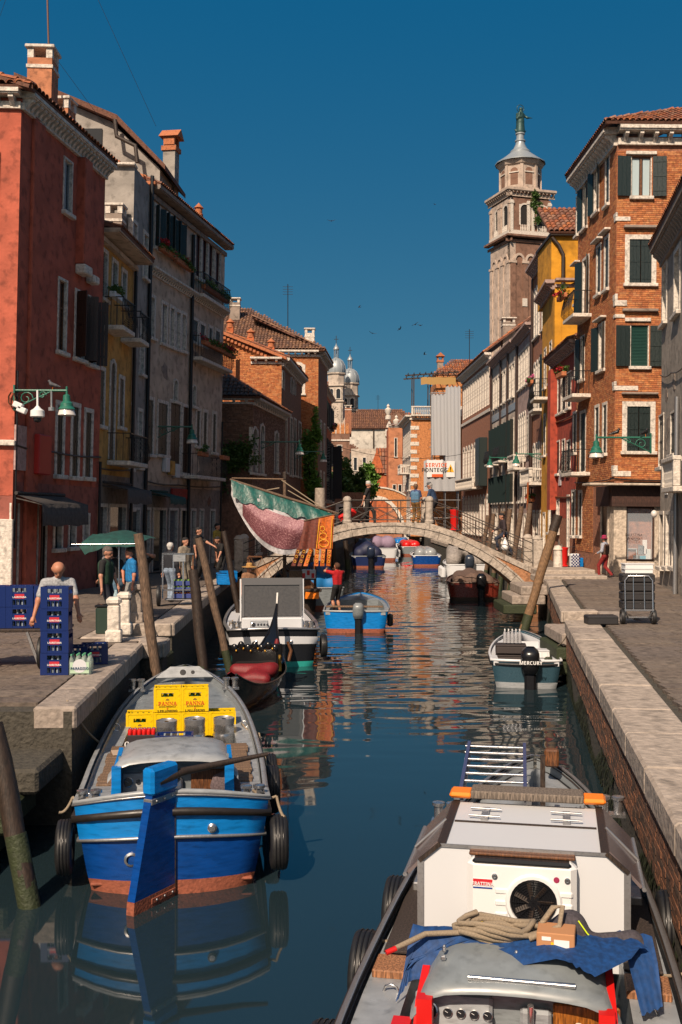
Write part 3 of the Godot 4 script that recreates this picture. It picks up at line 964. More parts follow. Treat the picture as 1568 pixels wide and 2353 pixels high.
func red_house():
	var F := house("red_house","tall red plastered corner house, its front sunlit salmon, lamp bracket on its corner",Vector2(-9.12,30),Vector2(-8.17,36.3),1.3)
	var dark := {"mat": M.brown_shutter,"fr": 0.1,"wm": M.brown_wood}
	wz(F,1,400,450,850,1180,"g",{"fr": 0.05,"wm": M.light_grey})
	wz(F,1,365,415,1600,2050,"g",{"fr": 0.06,"cross": true})
	wz(F,1,472,530,1680,2095,"o",{"fr": 0.08,"mat": M.brown_shutter,"ang": 1.25})
	wz(F,1,552,603,1720,2130,"o",{"fr": 0.08,"mat": M.brown_shutter,"ang": 1.2})
	wz(F,2,355,395,500,940,"s",{"fr": 0.12})
	wz(F,2,452,492,510,950,"s",{"fr": 0.12})
	wz(F,2,533,573,545,955,"s",{"fr": 0.12})
	wz(F,2,342,386,1190,1400,"b",{"fr": 0.1})
	wz(F,2,434,472,1205,1390,"b",{"fr": 0.08})
	wz(F,2,525,556,1195,1360,"b",{"fr": 0.08})
	for d in [[72,125],[140,182],[205,245],[255,300]]:
		var a := hz(F,2,d[0],1450).x
		var b := hz(F,2,d[1],1450).x
		win(F,a,b,0.02,2.75,"g",{"name": "shop_door","fr": 0.0,"sill": false,"wm": M.dark_wood})
	var band := hz(F,2,200,990).y
	wall(F,band,13.9,M.red_wall,"wall",0.22,0.0,-1.0,0.6)
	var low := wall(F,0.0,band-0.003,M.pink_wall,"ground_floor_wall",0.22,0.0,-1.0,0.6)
	patches(F,9,0.3,4.0,M.dirty_wall,0.5)
	patches(F,5,0.3,2.6,M.brick_dark,0.35)
	# shallow chimney breasts
	var u := hz(F,1,225,1200).x
	fob(F,"chimney_breast",geo().cbox(Vector3(u,7.0,0.04),Vector3(0.75,13.4,0.12),0.03),M.red_wall)
	var u2 := hz(F,1,505,1200).x
	var bv := hz(F,1,500,1510).y
	fob(F,"chimney_breast",geo().cbox(Vector3(u2,(bv+13.6)/2,0.12),Vector3(0.6,13.6-bv,0.3),0.03),M.red_wall)
	fob(F,"corbel",geo().cbox(Vector3(u2,bv-0.16,0.16),Vector3(0.62,0.3,0.36),0.04),M.white_stone)
	fob(F,"corbel",geo().cbox(Vector3(u2+0.75,bv-0.3,0.16),Vector3(0.5,0.26,0.3),0.04),M.white_stone)
	cornice(F,14.1,24,M.white_stone,0.4,0.5)
	body(F,0.02,F.L-0.02,0.0,14.0,5.5,M.red_wall)
	# sunlit front
	var S := side(F,Vector2(-14.27,30),Vector2(-9.12,30))
	win(S,2.2,3.55,hz(S,1,60,890).y,hz(S,1,60,560).y,"g",{"fr": 0.1,"cross": true})
	var sh := fob(S,"open_shutter",geo().bb(3.62,3.7,10.35,12.45,0.03,0.08).bb(4.5,4.58,10.35,12.45,0.03,0.08).bb(3.7,4.5,12.35,12.45,0.03,0.08).bb(3.7,4.5,10.35,10.47,0.03,0.08),mat(C(0.28,0.05,0.025),0.6,"wood",1.0))
	ob("panel",geo().bb(3.7,4.5,10.47,12.35,0.04,0.06),mat(C(0.62,0.3,0.27),0.3),sh)
	wall(S,2.95,13.9,M.red_wall,"front_wall",0.22,0.0,S.L,0.6)
	fob(S,"front_base",geo().bb(0,S.L,0,2.94,-0.6,0.0),M.pink_wall)
	fob(S,"corner_stone",geo().cbox(Vector3(S.L-0.19,1.15,0.02),Vector3(0.46,2.3,0.14),0.02),M.white_stone)
	fob(S,"string_course",geo().cbox(Vector3(S.L/2+0.06,4.4,0.06),Vector3(S.L,0.16,0.16),0.02),M.white_stone)
	cornice(S,14.1,12,M.white_stone,0.4,0.5)
	# roof
	tile_at = Transform3D()
	tile_at = F.X
	tiles(F.n,Vector3(-0.42,14.12,0.42),Vector3(F.L+0.42,0,0),Vector3(0,1.7,-5.5),TILE_COLS,40,0.24)
	tile_at = S.X
	tiles(F.n,Vector3(0,14.13,0.42),Vector3(S.L+0.42,0,0),Vector3(0,1.7,-5.5),TILE_COLS,40,0.24,[0.0,0.6])
	var cw := mat(C(0.5,0.2,0.1),0.9,"plaster",0.6)
	chimney(S,Vector3(S.L-0.05,13.9,-2.2),0.72,1.9,cw)
	chimney(F,Vector3(5.1,13.9,-1.0),0.62,1.55,cw)
	# plaque,meter box,awning over the shop doors
	var p := hz(F,2,75,880)
	fob(F,"plaque",geo().cbox(Vector3(p.x+0.45,p.y+0.5,0.03),Vector3(0.7,1.25,0.06),0.01),mat(C(0.45,0.3,0.28),0.6,"plaster",1.0))
	p = hz(F,2,185,940)
	fob(F,"meter_box",geo().cbox(Vector3(p.x+0.5,p.y+0.6,0.13),Vector3(0.85,1.15,0.26),0.03),mat(C(0.4,0.02,0.015),0.5))
	var a0 := hz(F,2,75,1060)
	awning(F,a0.x+0.1,hz(F,2,390,1060).x,a0.y,0.85,0.25,M.awning_dark,0.62)
	fob(F,"cables",wire([Vector3(0,4.35,0.06),Vector3(2.4,4.3,0.07),Vector3(F.L,4.35,0.06)],M.black_iron,0.03,0.05).tube([Vector3(0.1,1.5,0.04),Vector3(0.06,4.3,0.05),Vector3(0.05,6.4,0.04)],0.03,5),M.black_iron)
	pipe(F,F.L-0.12,0.0,4.2,M.black_iron,0.05)
func yellow_house():
	var F := house("yellow_house","narrow shaded yellow house between the red house and the tall grey wall",Vector2(-8.35,36.35),Vector2(-8.08,41.2),1.2)
	wz(F,1,642,670,1425,1720,"l",{"bm": M.green_shutter})
	wz(F,1,706,734,1490,1690,"l",{"bm": M.green_shutter})
	wz(F,1,766,790,1550,1760,"l",{"bm": M.green_shutter})
	wz(F,2,622,652,280,630,"s")
	wz(F,2,690,718,230,845,"s",{"arch": true,"sill": false})
	wz(F,2,748,774,335,640,"s")
	win(F,0.4,1.7,0.02,2.7,"b",{"fr": 0.1,"sill": false,"name": "shop_door"})
	win(F,2.1,4.3,0.02,2.7,"b",{"fr": 0.1,"sill": false,"name": "shop_door"})
	wall(F,3.8,11.7,M.yellow_wall)
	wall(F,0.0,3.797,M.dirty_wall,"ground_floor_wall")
	patches(F,8,3.9,10.0,M.dirty_wall,0.4)
	body(F,0.02,F.L-0.02,0.0,11.7,6.0,M.yellow_wall)
	cornice(F,12.0,0,M.beige_wall if M.has("beige_wall") else M.white_stone,0.75,0.4)
	tile_at = Transform3D()
	tiles(F.n,Vector3(0,12.02,0.78),Vector3(F.L,0,0),Vector3(0,1.5,-5.0),TILE_COLS,20)
	var a := hz(F,1,640,1880)
	balcony(F,a.x,a.x+1.6,a.y,"iron",0.75)
	a = hz(F,1,757,1960)
	balcony(F,a.x,a.x+1.3,a.y,"iron",0.75)
	a = hz(F,2,680,840)
	balcony(F,a.x-0.2,a.x+2.4,a.y-0.06,"iron",0.85)
	chimney(F,Vector3(F.L-0.5,12.0,-0.6),0.6,1.6,M.dirty_wall)
	a = hz(F,2,640,990)
	awning(F,a.x,F.L-0.2,a.y,0.9,0.2,M.awning_dark,0.5)
	pipe(F,F.L-0.1,0.0,11.6,M.black_iron)
	fob(F,"cables",wire([Vector3(0,4.0,0.06),Vector3(F.L,4.1,0.06)],M.black_iron,0.03,0.06),M.black_iron)
	# clutter of pots on the upper balcony
	planter(F,0.6,1.8,hz(F,1,690,1720).y,0.35,null,M.white_paint)
func grey_house():
	var F := house("grey_house","narrow weathered grey wall house rising behind the yellow house, black downpipes",Vector2(-8.15,41.25),Vector2(-8.0,43.85),1.2)
	for k in [[1,834,858,1245,1420],[1,902,928,1315,1590],[1,880,903,1840,2190],[2,808,830,500,900],[2,866,888,540,890],[2,812,830,1090,1150]]:
		wz(F,k[0],k[1],k[2],k[3],k[4],"b",{"gm": mat(C(0.13,0.13,0.14),0.5)})
	win(F,0.5,1.9,0.02,2.6,"b",{"fr": 0.08,"sill": false,"name": "doorway"})
	wall(F,0.0,15.6,M.grey_wall)
	var S := side(F,Vector2(-9.85,41.25),Vector2(-8.15,41.25))
	wall(S,0.0,15.6,M.grey_wall,"side_wall")
	fob(S,"coping",geo().cbox(Vector3(S.L/2,15.65,-0.1),Vector3(S.L+0.1,0.1,0.6),0.02),M.white_stone)
	body(F,0.05,F.L,0.0,15.5,1.6,M.grey_wall)
	pipe(F,F.L-0.15,0.0,16.0,M.black_iron,0.08)
	pipe(F,0.25,0.0,11.5,M.black_iron,0.05)
func beige_house():
	var A := Vector2(-8.0,43.9)
	var B := Vector2(-6.05,54.0)
	var F := house("beige_house","long beige palazzo in shade, flower boxes and dark shutters, tall stack on its roof",A,B,1.1)
	var um: float = hz(F,1,1200,1500).x
	var sh := {"mat": M.green_shutter,"ang": 0.9,"fr": 0.1}
	for k in [[972,1000,1140,1400],[1040,1062,1185,1430],[1072,1098,1210,1450],[1108,1132,1240,1470]]: wz(F,1,k[0],k[1],k[2],k[3],"o",sh)
	for k in [[1226,1262,1300,1590],[1268,1302,1330,1610],[1308,1340,1360,1630],[1350,1382,1420,1660]]: wz(F,1,k[0],k[1],k[2],k[3],"g",{"fr": 0.05,"wm": mat(C(0.1,0.02,0.012),0.5)})
	for k in [[937,968,1705,1960],[1016,1046,1750,2000],[1068,1092,1775,2020],[1106,1130,1800,2035],[1142,1165,1815,2045]]: wz(F,1,k[0],k[1],k[2],k[3],"b",{"gm": mat(C(0.2,0.2,0.21),0.4)})
	for k in [[1205,1240,1850,1990],[1255,1285,1880,2010],[1310,1330,1900,2020],[1350,1380,1920,2040]]: wz(F,1,k[0],k[1],k[2],k[3],"s")
	for k in [[915,960,465,810],[990,1050,490,815]]: wz(F,2,k[0],k[1],k[2],k[3],"s")
	wz(F,2,1066,1130,490,930,"s",{"mat": M.brown_shutter})
	wz(F,2,1145,1196,515,930,"s",{"mat": M.brown_shutter})
	wz(F,2,1090,1114,345,478,"b",{"arch": true,"fr": 0.06})
	wz(F,2,1206,1228,380,510,"b",{"arch": true,"fr": 0.06})
	for k in [[1232,1254,535,760],[1276,1298,545,770],[1334,1354,555,800]]: wz(F,2,k[0],k[1],k[2],k[3],"s")
	for k in [[900,940],[962,1040],[1062,1112],[1135,1180],[1200,1225],[1255,1275],[1320,1345]]:
		var a := hz(F,2,k[0],1250).x
		var b := hz(F,2,k[1],1250).x
		win(F,a,b,0.02,2.6,"l" if k[0] == 1062 else "b",{"fr": 0.09,"sill": false,"name": "shop_door","bm": M.light_grey})
	wall(F,3.6,15.3,M.beige_wall)
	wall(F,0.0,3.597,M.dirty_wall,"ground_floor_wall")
	patches(F,14,0.4,13.0,M.dirty_wall,0.6)
	patches(F,8,0.3,3.4,M.brick_dark,0.4)
	body(F,0.05,F.L,0.0,15.2,7.0,M.beige_wall)
	cornice(F,15.7,0,M.dirty_wall,0.45,0.5)
	cornice(F,hz(F,1,950,1520).y,40,M.white_stone,0.32,0.3,"string_course")
	# roof with the raised loft room
	tile_at = Transform3D()
	tiles(F.n,Vector3(0,15.72,0.45),Vector3(F.L,0,0),Vector3(0,2.2,-5.0),TILE_COLS,30)
	var S := side(F,Vector2(-14.0,44.3),Vector2(-8.0,43.95))
	fob(S,"gable_wall",geo().prism(PackedVector2Array([Vector2(0,8),Vector2(S.L,8),Vector2(S.L,15.6),Vector2(1.4,18.2),Vector2(0,17.6)]),-0.35,0.0),M.dirty_wall)
	for k in 9:   # stepped tile verge along the gable
		var t := k/9.0
		fob(S,"verge_tile",geo().cbox(Vector3(lerpf(S.L,1.6,t),lerpf(15.72,18.25,t),0.05),Vector3(0.55,0.14,0.45),0.02),M.terracotta)
	var lw: float = S.L
	fob(S,"loft_room",geo().prism(PackedVector2Array([Vector2(0.2,17),Vector2(lw+0.1,15.6),Vector2(lw+0.1,16.75),Vector2(lw-2.0,18.7),Vector2(0.2,20.3)]),-4.5,-1.2),M.grey_wall)
	fob(S,"loft_window",geo().bb(lw-3.1,lw-2.35,17.4,18.4,-1.19,-1.14),M.dark_glass)
	fob(S,"loft_roof",geo().prism(PackedVector2Array([Vector2(0,20.42),Vector2(lw-1.7,18.62),Vector2(lw+0.4,16.6),Vector2(lw+0.4,16.8),Vector2(lw-1.65,18.85),Vector2(0,20.62)]),-5.0,-0.8),M.roof_bed)
	fob(S,"gutter",geo().tube([Vector3(lw-1.7,18.6,-0.7),Vector3(lw-1.6,17.9,-0.65),Vector3(lw-0.8,17.5,-0.6),Vector3(lw-0.7,16.8,-0.6)],0.09,8),M.dark_wood)
	chimney(F,Vector3(4.0,15.5,-0.6),0.55,3.1,M.grey_wall,"hood")
	chimney(F,Vector3(F.L-1.8,15.5,-0.8),0.35,1.3,M.orange_wall,"pot")
	var a := hz(F,1,1225,1640)
	var b := hz(F,1,1380,1680)
	planter(F,hz(F,1,972,1400).x,hz(F,1,1060,1440).x,hz(F,1,1010,1425).y,0.25,M.red_flower)
	planter(F,hz(F,1,1066,1440).x,hz(F,1,1170,1500).x,hz(F,1,1110,1500).y,0.25,M.red_flower)
	planter(F,a.x,b.x,a.y,0.4)
	balcony(F,a.x-0.2,b.x+0.2,a.y-0.35,"iron",0.5)
	a = hz(F,1,1196,2010)
	b = hz(F,1,1395,2090)
	balcony(F,a.x,b.x,a.y-0.5,"iron",0.55)
	planter(F,a.x,b.x,a.y+0.15,0.6,M.red_flower)
	a = hz(F,2,1135,940)
	b = hz(F,2,1320,940)
	balcony(F,a.x,b.x,a.y,"iron",0.8)
	planter(F,a.x,a.x+1.0,a.y+0.95,0.85)
	planter(F,b.x-1.0,b.x,a.y+0.95,0.85)
	a = hz(F,2,938,1045)
	awning(F,a.x,hz(F,2,1040,1045).x,a.y,0.9,0.2,M.awning_green,0.3)
	a = hz(F,2,1060,1042)
	fob(F,"shop_sign",geo().cbox(Vector3(a.x+1.0,a.y-0.1,0.12),Vector3(1.9,0.45,0.12),0.02),M.awning_red)
	pipe(F,um,0.0,15.0,M.black_iron,0.08)
	pipe(F,um+0.14,3.0,14.0,M.black_iron,0.03)
	pipe(F,F.L-0.2,0.0,7.0,M.black_iron,0.05)
	fob(F,"cables",wire([Vector3(0,3.75,0.06),Vector3(4,3.7,0.06),Vector3(F.L,3.8,0.06)],M.black_iron,0.03,0.06),M.black_iron)
	for k in 3: fob(F,"meter_box",geo().cbox(Vector3(2.2+k*0.65,4.5-0.1*k,0.1),Vector3(0.45,0.6,0.2),0.02),M.white_paint if k != 1 else M.yellow_wall)
func garden_house():
	var F := house("garden_house","low dark brick house with arched white windows and a tiled roof",Vector2(-4.7,57),Vector2(-3.5,66.5),0.6)
	for k in [[250,284,805,1085],[300,324,785,1090],[390,414,830,1080]]: wz(F,3,k[0],k[1],k[2],k[3],"b",{"arch": true,"fr": 0.12,"gm": mat(C(0.12,0.12,0.13),0.4)})
	win(F,1.0,2.2,0.3,2.3,"b",{"fr": 0.1})
	win(F,4.5,5.6,0.02,2.4,"b",{"fr": 0.1,"sill": false,"name": "doorway"})
	var w := wall(F,0.0,8.2,M.brick_dark)
	bricks(w,F,2.0,8.1,[Color(0.2,0.1,0.06),Color(0.26,0.14,0.09),Color(0.16,0.09,0.06),Color(0.32,0.19,0.13)],0)
	cornice(F,8.5,14,M.white_stone,0.4,0.4)
	var S := side(F,Vector2(-10,57),Vector2(-4.7,57))
	win(S,1.5,2.3,3.2,5.4,"b")
	w = wall(S,0.0,8.2,M.brick_dark,"end_wall")
	bricks(w,S,3.0,8.1,[Color(0.2,0.1,0.06),Color(0.26,0.14,0.09),Color(0.16,0.09,0.06)],0)
	cornice(S,8.45,8,M.white_stone,0.3,0.3)
	body(F,0.4,F.L,0,8.2,5.2,M.brick_dark)
	tile_at = Transform3D()
	tiles(F.n,Vector3(-0.3,8.52,0.42),Vector3(F.L+0.3,0,0),Vector3(0,2.2,-3.6),TILE_COLS,0,0.2,[0.38,0.0])
	tile_at = S.X
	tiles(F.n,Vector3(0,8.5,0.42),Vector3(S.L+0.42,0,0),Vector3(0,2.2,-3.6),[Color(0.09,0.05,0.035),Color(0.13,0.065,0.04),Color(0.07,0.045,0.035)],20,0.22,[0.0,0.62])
	fob(F,"vent_pipe",geo().tube([Vector3(3,9.8,-1.5),Vector3(3,10.9,-1.5)],0.12,8),M.terracotta)
	var iv := thing("ivy","dark green ivy hanging on the low brick house's end wall","ivy",V(-5.6,5.0,56.8))
	var g := geo()
	for k in 6: plant(g,Vector3(rng.randf_range(-1.3,0.8),rng.randf_range(-1.2,0.8),0.1),Vector3(0.7,0.7,0.2),420,0.14)
	var il := ob("foliage",g,M.leaf,iv)
	il.set_meta("kind","stuff")
func gable_house():
	var F := house("gable_house","orange brick house with a sunlit gable and round windows on its shaded canal side",Vector2(-3.75,67),Vector2(-2.95,78),0.5)
	for k in [[437,452,450,560],[491,506,490,590],[511,523,500,595]]: wz(F,3,k[0],k[1],k[2],k[3],"b",{"arch": true,"fr": 0.1,"sill": false})
	for k in [[422,440,710,1080],[450,468,715,1080],[487,500,740,1100],[510,524,750,1100],[540,556,770,1110]]: wz(F,3,k[0],k[1],k[2],k[3],"s",{"fr": 0.1})
	win(F,2,4,0.02,2.6,"b",{"fr": 0.1,"sill": false,"name": "doorway"})
	wall(F,0.0,11.6,M.brick_dark)  # canal side in darker brick than the gable: its shade is in the colour
	cornice(F,12.0,14,M.white_stone,0.5,0.5)
	var S := side(F,Vector2(-12,67),Vector2(-3.75,67))
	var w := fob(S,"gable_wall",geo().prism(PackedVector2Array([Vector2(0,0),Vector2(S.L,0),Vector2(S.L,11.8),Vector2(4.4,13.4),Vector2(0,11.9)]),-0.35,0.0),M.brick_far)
	var F2 := S.duplicate()
	F2.o = []
	bricks(w,F2,7.0,11.7,BRICK_COLS,60,3.0,S.L)
	for k in 7:
		var t := k/7.0
		bricks(w,F2,11.72+t*1.5,11.72+(t+1.0/7.0)*1.5,BRICK_COLS,0,3.0,lerpf(S.L,4.6,t+0.1))
	for k in 16:   # dentils under the verge
		var t := (k+0.5)/16.0
		fob(S,"verge_brick",geo().cbox(Vector3(lerpf(S.L-0.2,4.4,t),lerpf(11.72,13.3,t),0.12),Vector3(0.16,0.16,0.28),0.01),M.terracotta)
	fob(S,"verge",geo().prism(PackedVector2Array([Vector2(S.L+0.3,11.85),Vector2(S.L+0.3,12.02),Vector2(4.4,13.65),Vector2(4.4,13.46)]),-0.5,0.3),M.terracotta)
	cornice(S,12.0,3,M.white_stone,0.4,0.4,"cornice",S.L-1.9,S.L)
	body(F,0.4,F.L,0,11.8,7,M.brick_dark)
	tile_at = Transform3D()
	tiles(F.n,Vector3(0,12.02,0.5),Vector3(F.L,0,0),Vector3(0,1.6,-4.0),TILE_COLS,0,0.22)
	for k in 3:
		var x: float = lerpf(5.0,S.L-0.7,k/2.0)
		chimney(S,Vector3(x,lerpf(13.2,12.0,k/2.0),-0.6),0.42,0.7,M.orange_wall,"pot")
func loggia_house():
	var S := house("loggia_house","higher orange brick house behind the gable, big brown tiled roof and a tall arched window",Vector2(-9.5,80),Vector2(-1.75,80),0.4)
	var w: float = S.L
	wz(S,3,508,566,405,588,"b",{"arch": true,"fr": 0.2,"wm": M.brown_wood})
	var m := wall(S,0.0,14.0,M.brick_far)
	bricks(m,S,2.0,13.9,BRICK_COLS,60,w-2.6)
	cornice(S,14.4,16,M.white_stone,0.5,0.45)
	var F := side(S,Vector2(-1.75,80),Vector2(-1.2,88))
	win(F,2,3,7,9.4,"s"); win(F,5,6,7,9.4,"s"); win(F,2,3,3.4,5.6,"s"); win(F,5,6,3.4,5.6,"s")
	wall(F,0.0,14.0,M.brick_dark,"canal_wall")  # darker brick than the front, the shade of this side put into its colour
	cornice(F,14.4,10,M.white_stone,0.5,0.45)
	body(S,0.1,w-0.1,0,14,7.5,M.brick_far)
	tile_at = Transform3D()
	var tc := [Color(0.25,0.13,0.08),Color(0.2,0.105,0.07),Color(0.3,0.16,0.09),Color(0.16,0.09,0.065)]
	tiles(S.n,Vector3(-2.0,14.42,0.5),Vector3(w+2.5,0,0),Vector3(0,4.6,-9.0),tc,60,0.24,[0.0,0.62])
	tile_at = F.X
	tiles(S.n,Vector3(-0.5,14.43,0.5),Vector3(F.L,0,0),Vector3(0,3.2,-6.0),tc,0,0.24,[0.5,0.0])
	chimney(S,Vector3(w-0.7,14.3,-1.5),0.7,1.6,M.white_stone)
	chimney(S,Vector3(1.0,17.6,-6.0),0.8,1.4,M.dirty_wall)
func balcony_house():
	var S := house("balcony_house","narrow orange red house with dark shutters and pink flowers, near the church towers",Vector2(-2.6,92),Vector2(-1.5,92),0.3)
	win(S,0.2,0.8,9.5,11.5,"s"); win(S,0.2,0.8,5.5,7.5,"s")
	wall(S,0,12.8,M.orange_wall)
	var F := side(S,Vector2(-1.5,92),Vector2(-0.95,103))
	for r in 3:
		for k in 4: win(F,0.8+k*2.6,1.8+k*2.6,3.6+r*3.2,5.6+r*3.2,"o",{"ang": 0.5})
	wall(F,0,12.8,M.orange_wall,"canal_wall")
	for r in 2: balcony(F,0.5,2.2,3.4+r*3.2,"iron",0.8)
	planter(F,6.0,8.5,10.2,0.5,M.pink_flower)
	cornice(S,13.1,3,M.white_stone,0.4,0.35)
	cornice(F,13.1,14,M.white_stone,0.4,0.35)
	body(S,0,S.L,0,12.8,10,M.orange_wall)
	tile_at = Transform3D()
	tiles(S.n,Vector3(-2.5,13.1,0.4),Vector3(S.L+2.9,0,0),Vector3(0,2.0,-4.0),TILE_COLS,0,0.24,[0.0,0.3])
	chimney(S,Vector3(S.L-0.2,13,-3),0.8,2.2,M.orange_wall,"hood")
func row(F: Dictionary,u0: float,u1: float,n: int,v0: float,v1: float,w: float,kind := "g",opt := {}):   # n windows evenly along a storey
	for k in n:
		var c := lerpf(u0,u1,(k+0.5)/n)
		win(F,c-w/2,c+w/2,v0,v1,kind,opt)
func right_row():
	M.grey_house = mat(C(0.36,0.31,0.26),0.92,"plaster",0.3)
	M.ochre_wall = mat(C(0.62,0.28,0.015),0.9,"plaster",0.12)
	M.crimson_wall = mat(C(0.4,0.06,0.03),0.9,"plaster",0.35)
	M.rose_wall = mat(C(0.42,0.3,0.27),0.9,"plaster",0.35)
	M.cream_wall = mat(C(0.55,0.46,0.38),0.9,"plaster",0.3)
	M.brick_brown = mat(C(0.36,0.15,0.085),0.92,"stone",0.5)
	M.curtain = mat(C(0.36,0.45,0.48),0.8)
	M.shop_brown = mat(C(0.075,0.03,0.02),0.6,"wood",0.6)
	M.marble = mat(C(0.6,0.5,0.4),0.6,"stone",0.5)
	brick_house(); slate_house(); crimson_house(); ochre_house(); gothic_house(); rose_house(); cream_house(); brown_house(); scaffold_house()
func brick_house():
	var F := house("brick_house","tall orange brick corner house with dark shutters above a corner shop",Vector2(10.42,48.4),Vector2(10.52,42),0.5)
	var sh := {"fr": 0.09,"ang": 0.35}
	wz(F,4,1089,1111,430,735,"s",{"fr": 0.08})
	wz(F,4,1018,1046,510,780,"o",sh)
	wz(F,4,948,972,620,880,"o",sh)
	wz(F,4,906,918,690,925,"s",sh)
	for k in [[1083,1107,945,1265],[1034,1057,1000,1295],[902,918,1140,1350]]: wz(F,4,k[0],k[1],k[2],k[3],"s",{"fr": 0.1,"hood": true})
	wz(F,4,946,982,1075,1450,"o",sh)
	for k in [[1048,1082,1490,1770]]: wz(F,4,k[0],k[1],k[2],k[3],"o",{"fr": 0.09,"hood": true,"ang": 0.4})
	wz(F,4,933,955,1570,1830,"o",sh)
	wz(F,4,896,908,1620,1810,"s",sh)
	wz(F,5,1072,1094,30,335,"s",{"fr": 0.1})
	wz(F,5,1023,1045,45,345,"s",{"fr": 0.1})
	wz(F,5,930,962,80,450,"s",{"fr": 0.1})
	wz(F,5,886,904,85,330,"s",{"fr": 0.1})
	wz(F,5,877,893,575,850,"s",{"fr": 0.1})
	wz(F,5,920,938,580,850,"s",{"fr": 0.1})
	var top := 17.0
	var lowv: float = hz(F,5,1060,520).y
	var w := wall(F,0.0,top,M.brick_brown)
	bricks(w,F,0.8,top-0.5,BRICK_COLS,150,0.0,F.L-0.02,0.26,0.066,[[F.L-3.3,F.L,0.0,lowv]])
	cornice(F,top+0.35,16,M.white_stone,0.55,0.7)
	var S := side(F,Vector2(10.52,42),Vector2(15.6,42))
	wz(S,4,1245,1377,432,685,"g",{"fr": 0.0,"flank": true,"sw": 0.52,"ang": 0.12,"curtain": M.curtain,"wm": M.brown_wood})
	wz(S,4,1233,1378,950,1230,"s",{"fr": 0.16})
	wz(S,4,1240,1360,1492,1750,"l",{"fr": 0.0,"flank": true,"sw": 0.55,"ang": 0.1})
	wz(S,5,1217,1370,38,322,"s",{"fr": 0.17})
	# lintels,hoods and quoins
	for k in [[4,1213,1406,404,424],[4,1206,1368,1448,1470]]:
		var a := hz(S,k[0],k[1],k[4])
		var b := hz(S,k[0],k[2],k[3])
		fob(S,"lintel",geo().cbox(Vector3((a.x+b.x)/2,(a.y+b.y)/2,0.02),Vector3(b.x-a.x,b.y-a.y,0.16),0.015),M.white_stone)
	for k in [[4,1198,1416,870,886],[4,1190,1412,1393,1408],[4,1185,1412,1915,1927]]:
		var a := hz(S,k[0],k[1],k[4])
		var b := hz(S,k[0],k[2],k[3])
		fob(S,"hood",geo().cbox(Vector3((a.x+b.x)/2,(a.y+b.y)/2,0.08),Vector3(b.x-a.x,b.y-a.y,0.22),0.02),M.dirty_wall)
	for k in [[4,1240,785,812,840,1160],[4,1218,1296,1336,1372,1160],[4,1205,1424,1424,1447,1205],[4,1288,1845,1872,1902,1153],[5,1243,412,446,480,1160]]:
		var a := hz(S,k[0],k[1],k[4])
		var m := hz(S,k[0],k[5],k[3])
		var t := hz(S,k[0],k[5],k[2])
		fob(S,"quoin",geo().cbox(Vector3(a.x/2-0.02,(a.y+m.y)/2,-0.1),Vector3(a.x+0.06,m.y-a.y,0.3),0.012),M.white_stone)
		if t.y-m.y > 0.05: fob(S,"quoin",geo().cbox(Vector3(m.x/2-0.02,(m.y+t.y)/2+0.005,-0.14),Vector3(m.x+0.06,t.y-m.y,0.38),0.012),M.white_stone)
	var w2 := wall(S,lowv,top,M.brick_brown,"front_wall")
	bricks(w2,S,lowv+0.05,top-0.5,BRICK_COLS,300,0.0,4.6)
	cornice(S,top+0.35,9,M.white_stone,0.55,0.7)
	body(F,0.02,F.L-0.4,0,top,7,M.brick_brown)
	tile_at = F.X
	tiles(F.n,Vector3(0,top+0.37,0.6),Vector3(F.L+0.6,0,0),Vector3(0,2.4,-5.0),TILE_COLS,0,0.22,[0.0,0.72])
	tile_at = S.X
	tiles(F.n,Vector3(-0.6,top+0.38,0.6),Vector3(S.L+0.6,0,0),Vector3(0,2.4,-5.0),TILE_COLS,200,0.22,[0.9,0.0])
	for k in [[4,905,1005,1470],[4,893,1000,1962],[5,885,995,480]]:
		var b := hz(F,k[0],(k[1]+k[2])/2.0,k[3]-20)
		var c := hz(F,k[0],k[2],k[3]-20)
		balcony(F,c.x-2.1,c.x-0.1,b.y,"iron",0.8)
		if k[3] != 480: planter(F,c.x-2.2,c.x-1.0,b.y+0.95,0.95,M.red_flower)
	# the corner shop
	var fy: float = hz(S,5,1250,540).y
	var by: float = hz(S,5,1250,668).y
	var sl := 3.9
	fob(S,"canopy",geo().cbox(Vector3(sl/2-0.5,fy+0.05,0.0),Vector3(sl+1.2,0.09,1.3),0.02),M.marble)
	fob(S,"fascia",geo().bb(-0.14,sl,by,fy,-0.2,0.2),M.shop_brown)
	fob(F,"fascia",geo().bb(F.L-2.2,F.L-0.21,by,fy,-0.2,0.16),M.shop_brown)
	var cx: float = hz(S,5,1214,900).x
	fob(S,"pillar",geo().bb(-0.02,cx,0.0,by-0.004,-0.7,0.04),M.marble)
	fob(S,"pillar",geo().bb(hz(S,5,1392,900).x,sl+2,0.0,by-0.004,-0.7,0.03),M.marble)
	var wx: float = hz(S,5,1392,900).x
	var sy: float = hz(S,5,1300,1010).y
	fob(S,"shop_step",geo().cbox(Vector3((cx+wx)/2,sy/2-0.02,0.0),Vector3(wx-cx,sy,0.5),0.02),M.marble)
	fob(S,"shop_step",geo().cbox(Vector3((cx+wx)/2,sy/4,0.34),Vector3(wx-cx,sy/2,0.3),0.02),M.marble)
	fob(S,"shop_back",geo().bb(cx-0.2,wx+0.2,0.0,fy,-3.0,-2.9).bb(cx-0.25,cx-0.2,0,fy,-2.9,-0.7).bb(wx+0.2,wx+0.25,0,fy,-2.9,-0.7).bb(cx-0.2,wx+0.2,fy-0.1,fy-0.05,-2.9,-0.25),M.dark_room)
	var g := geo()
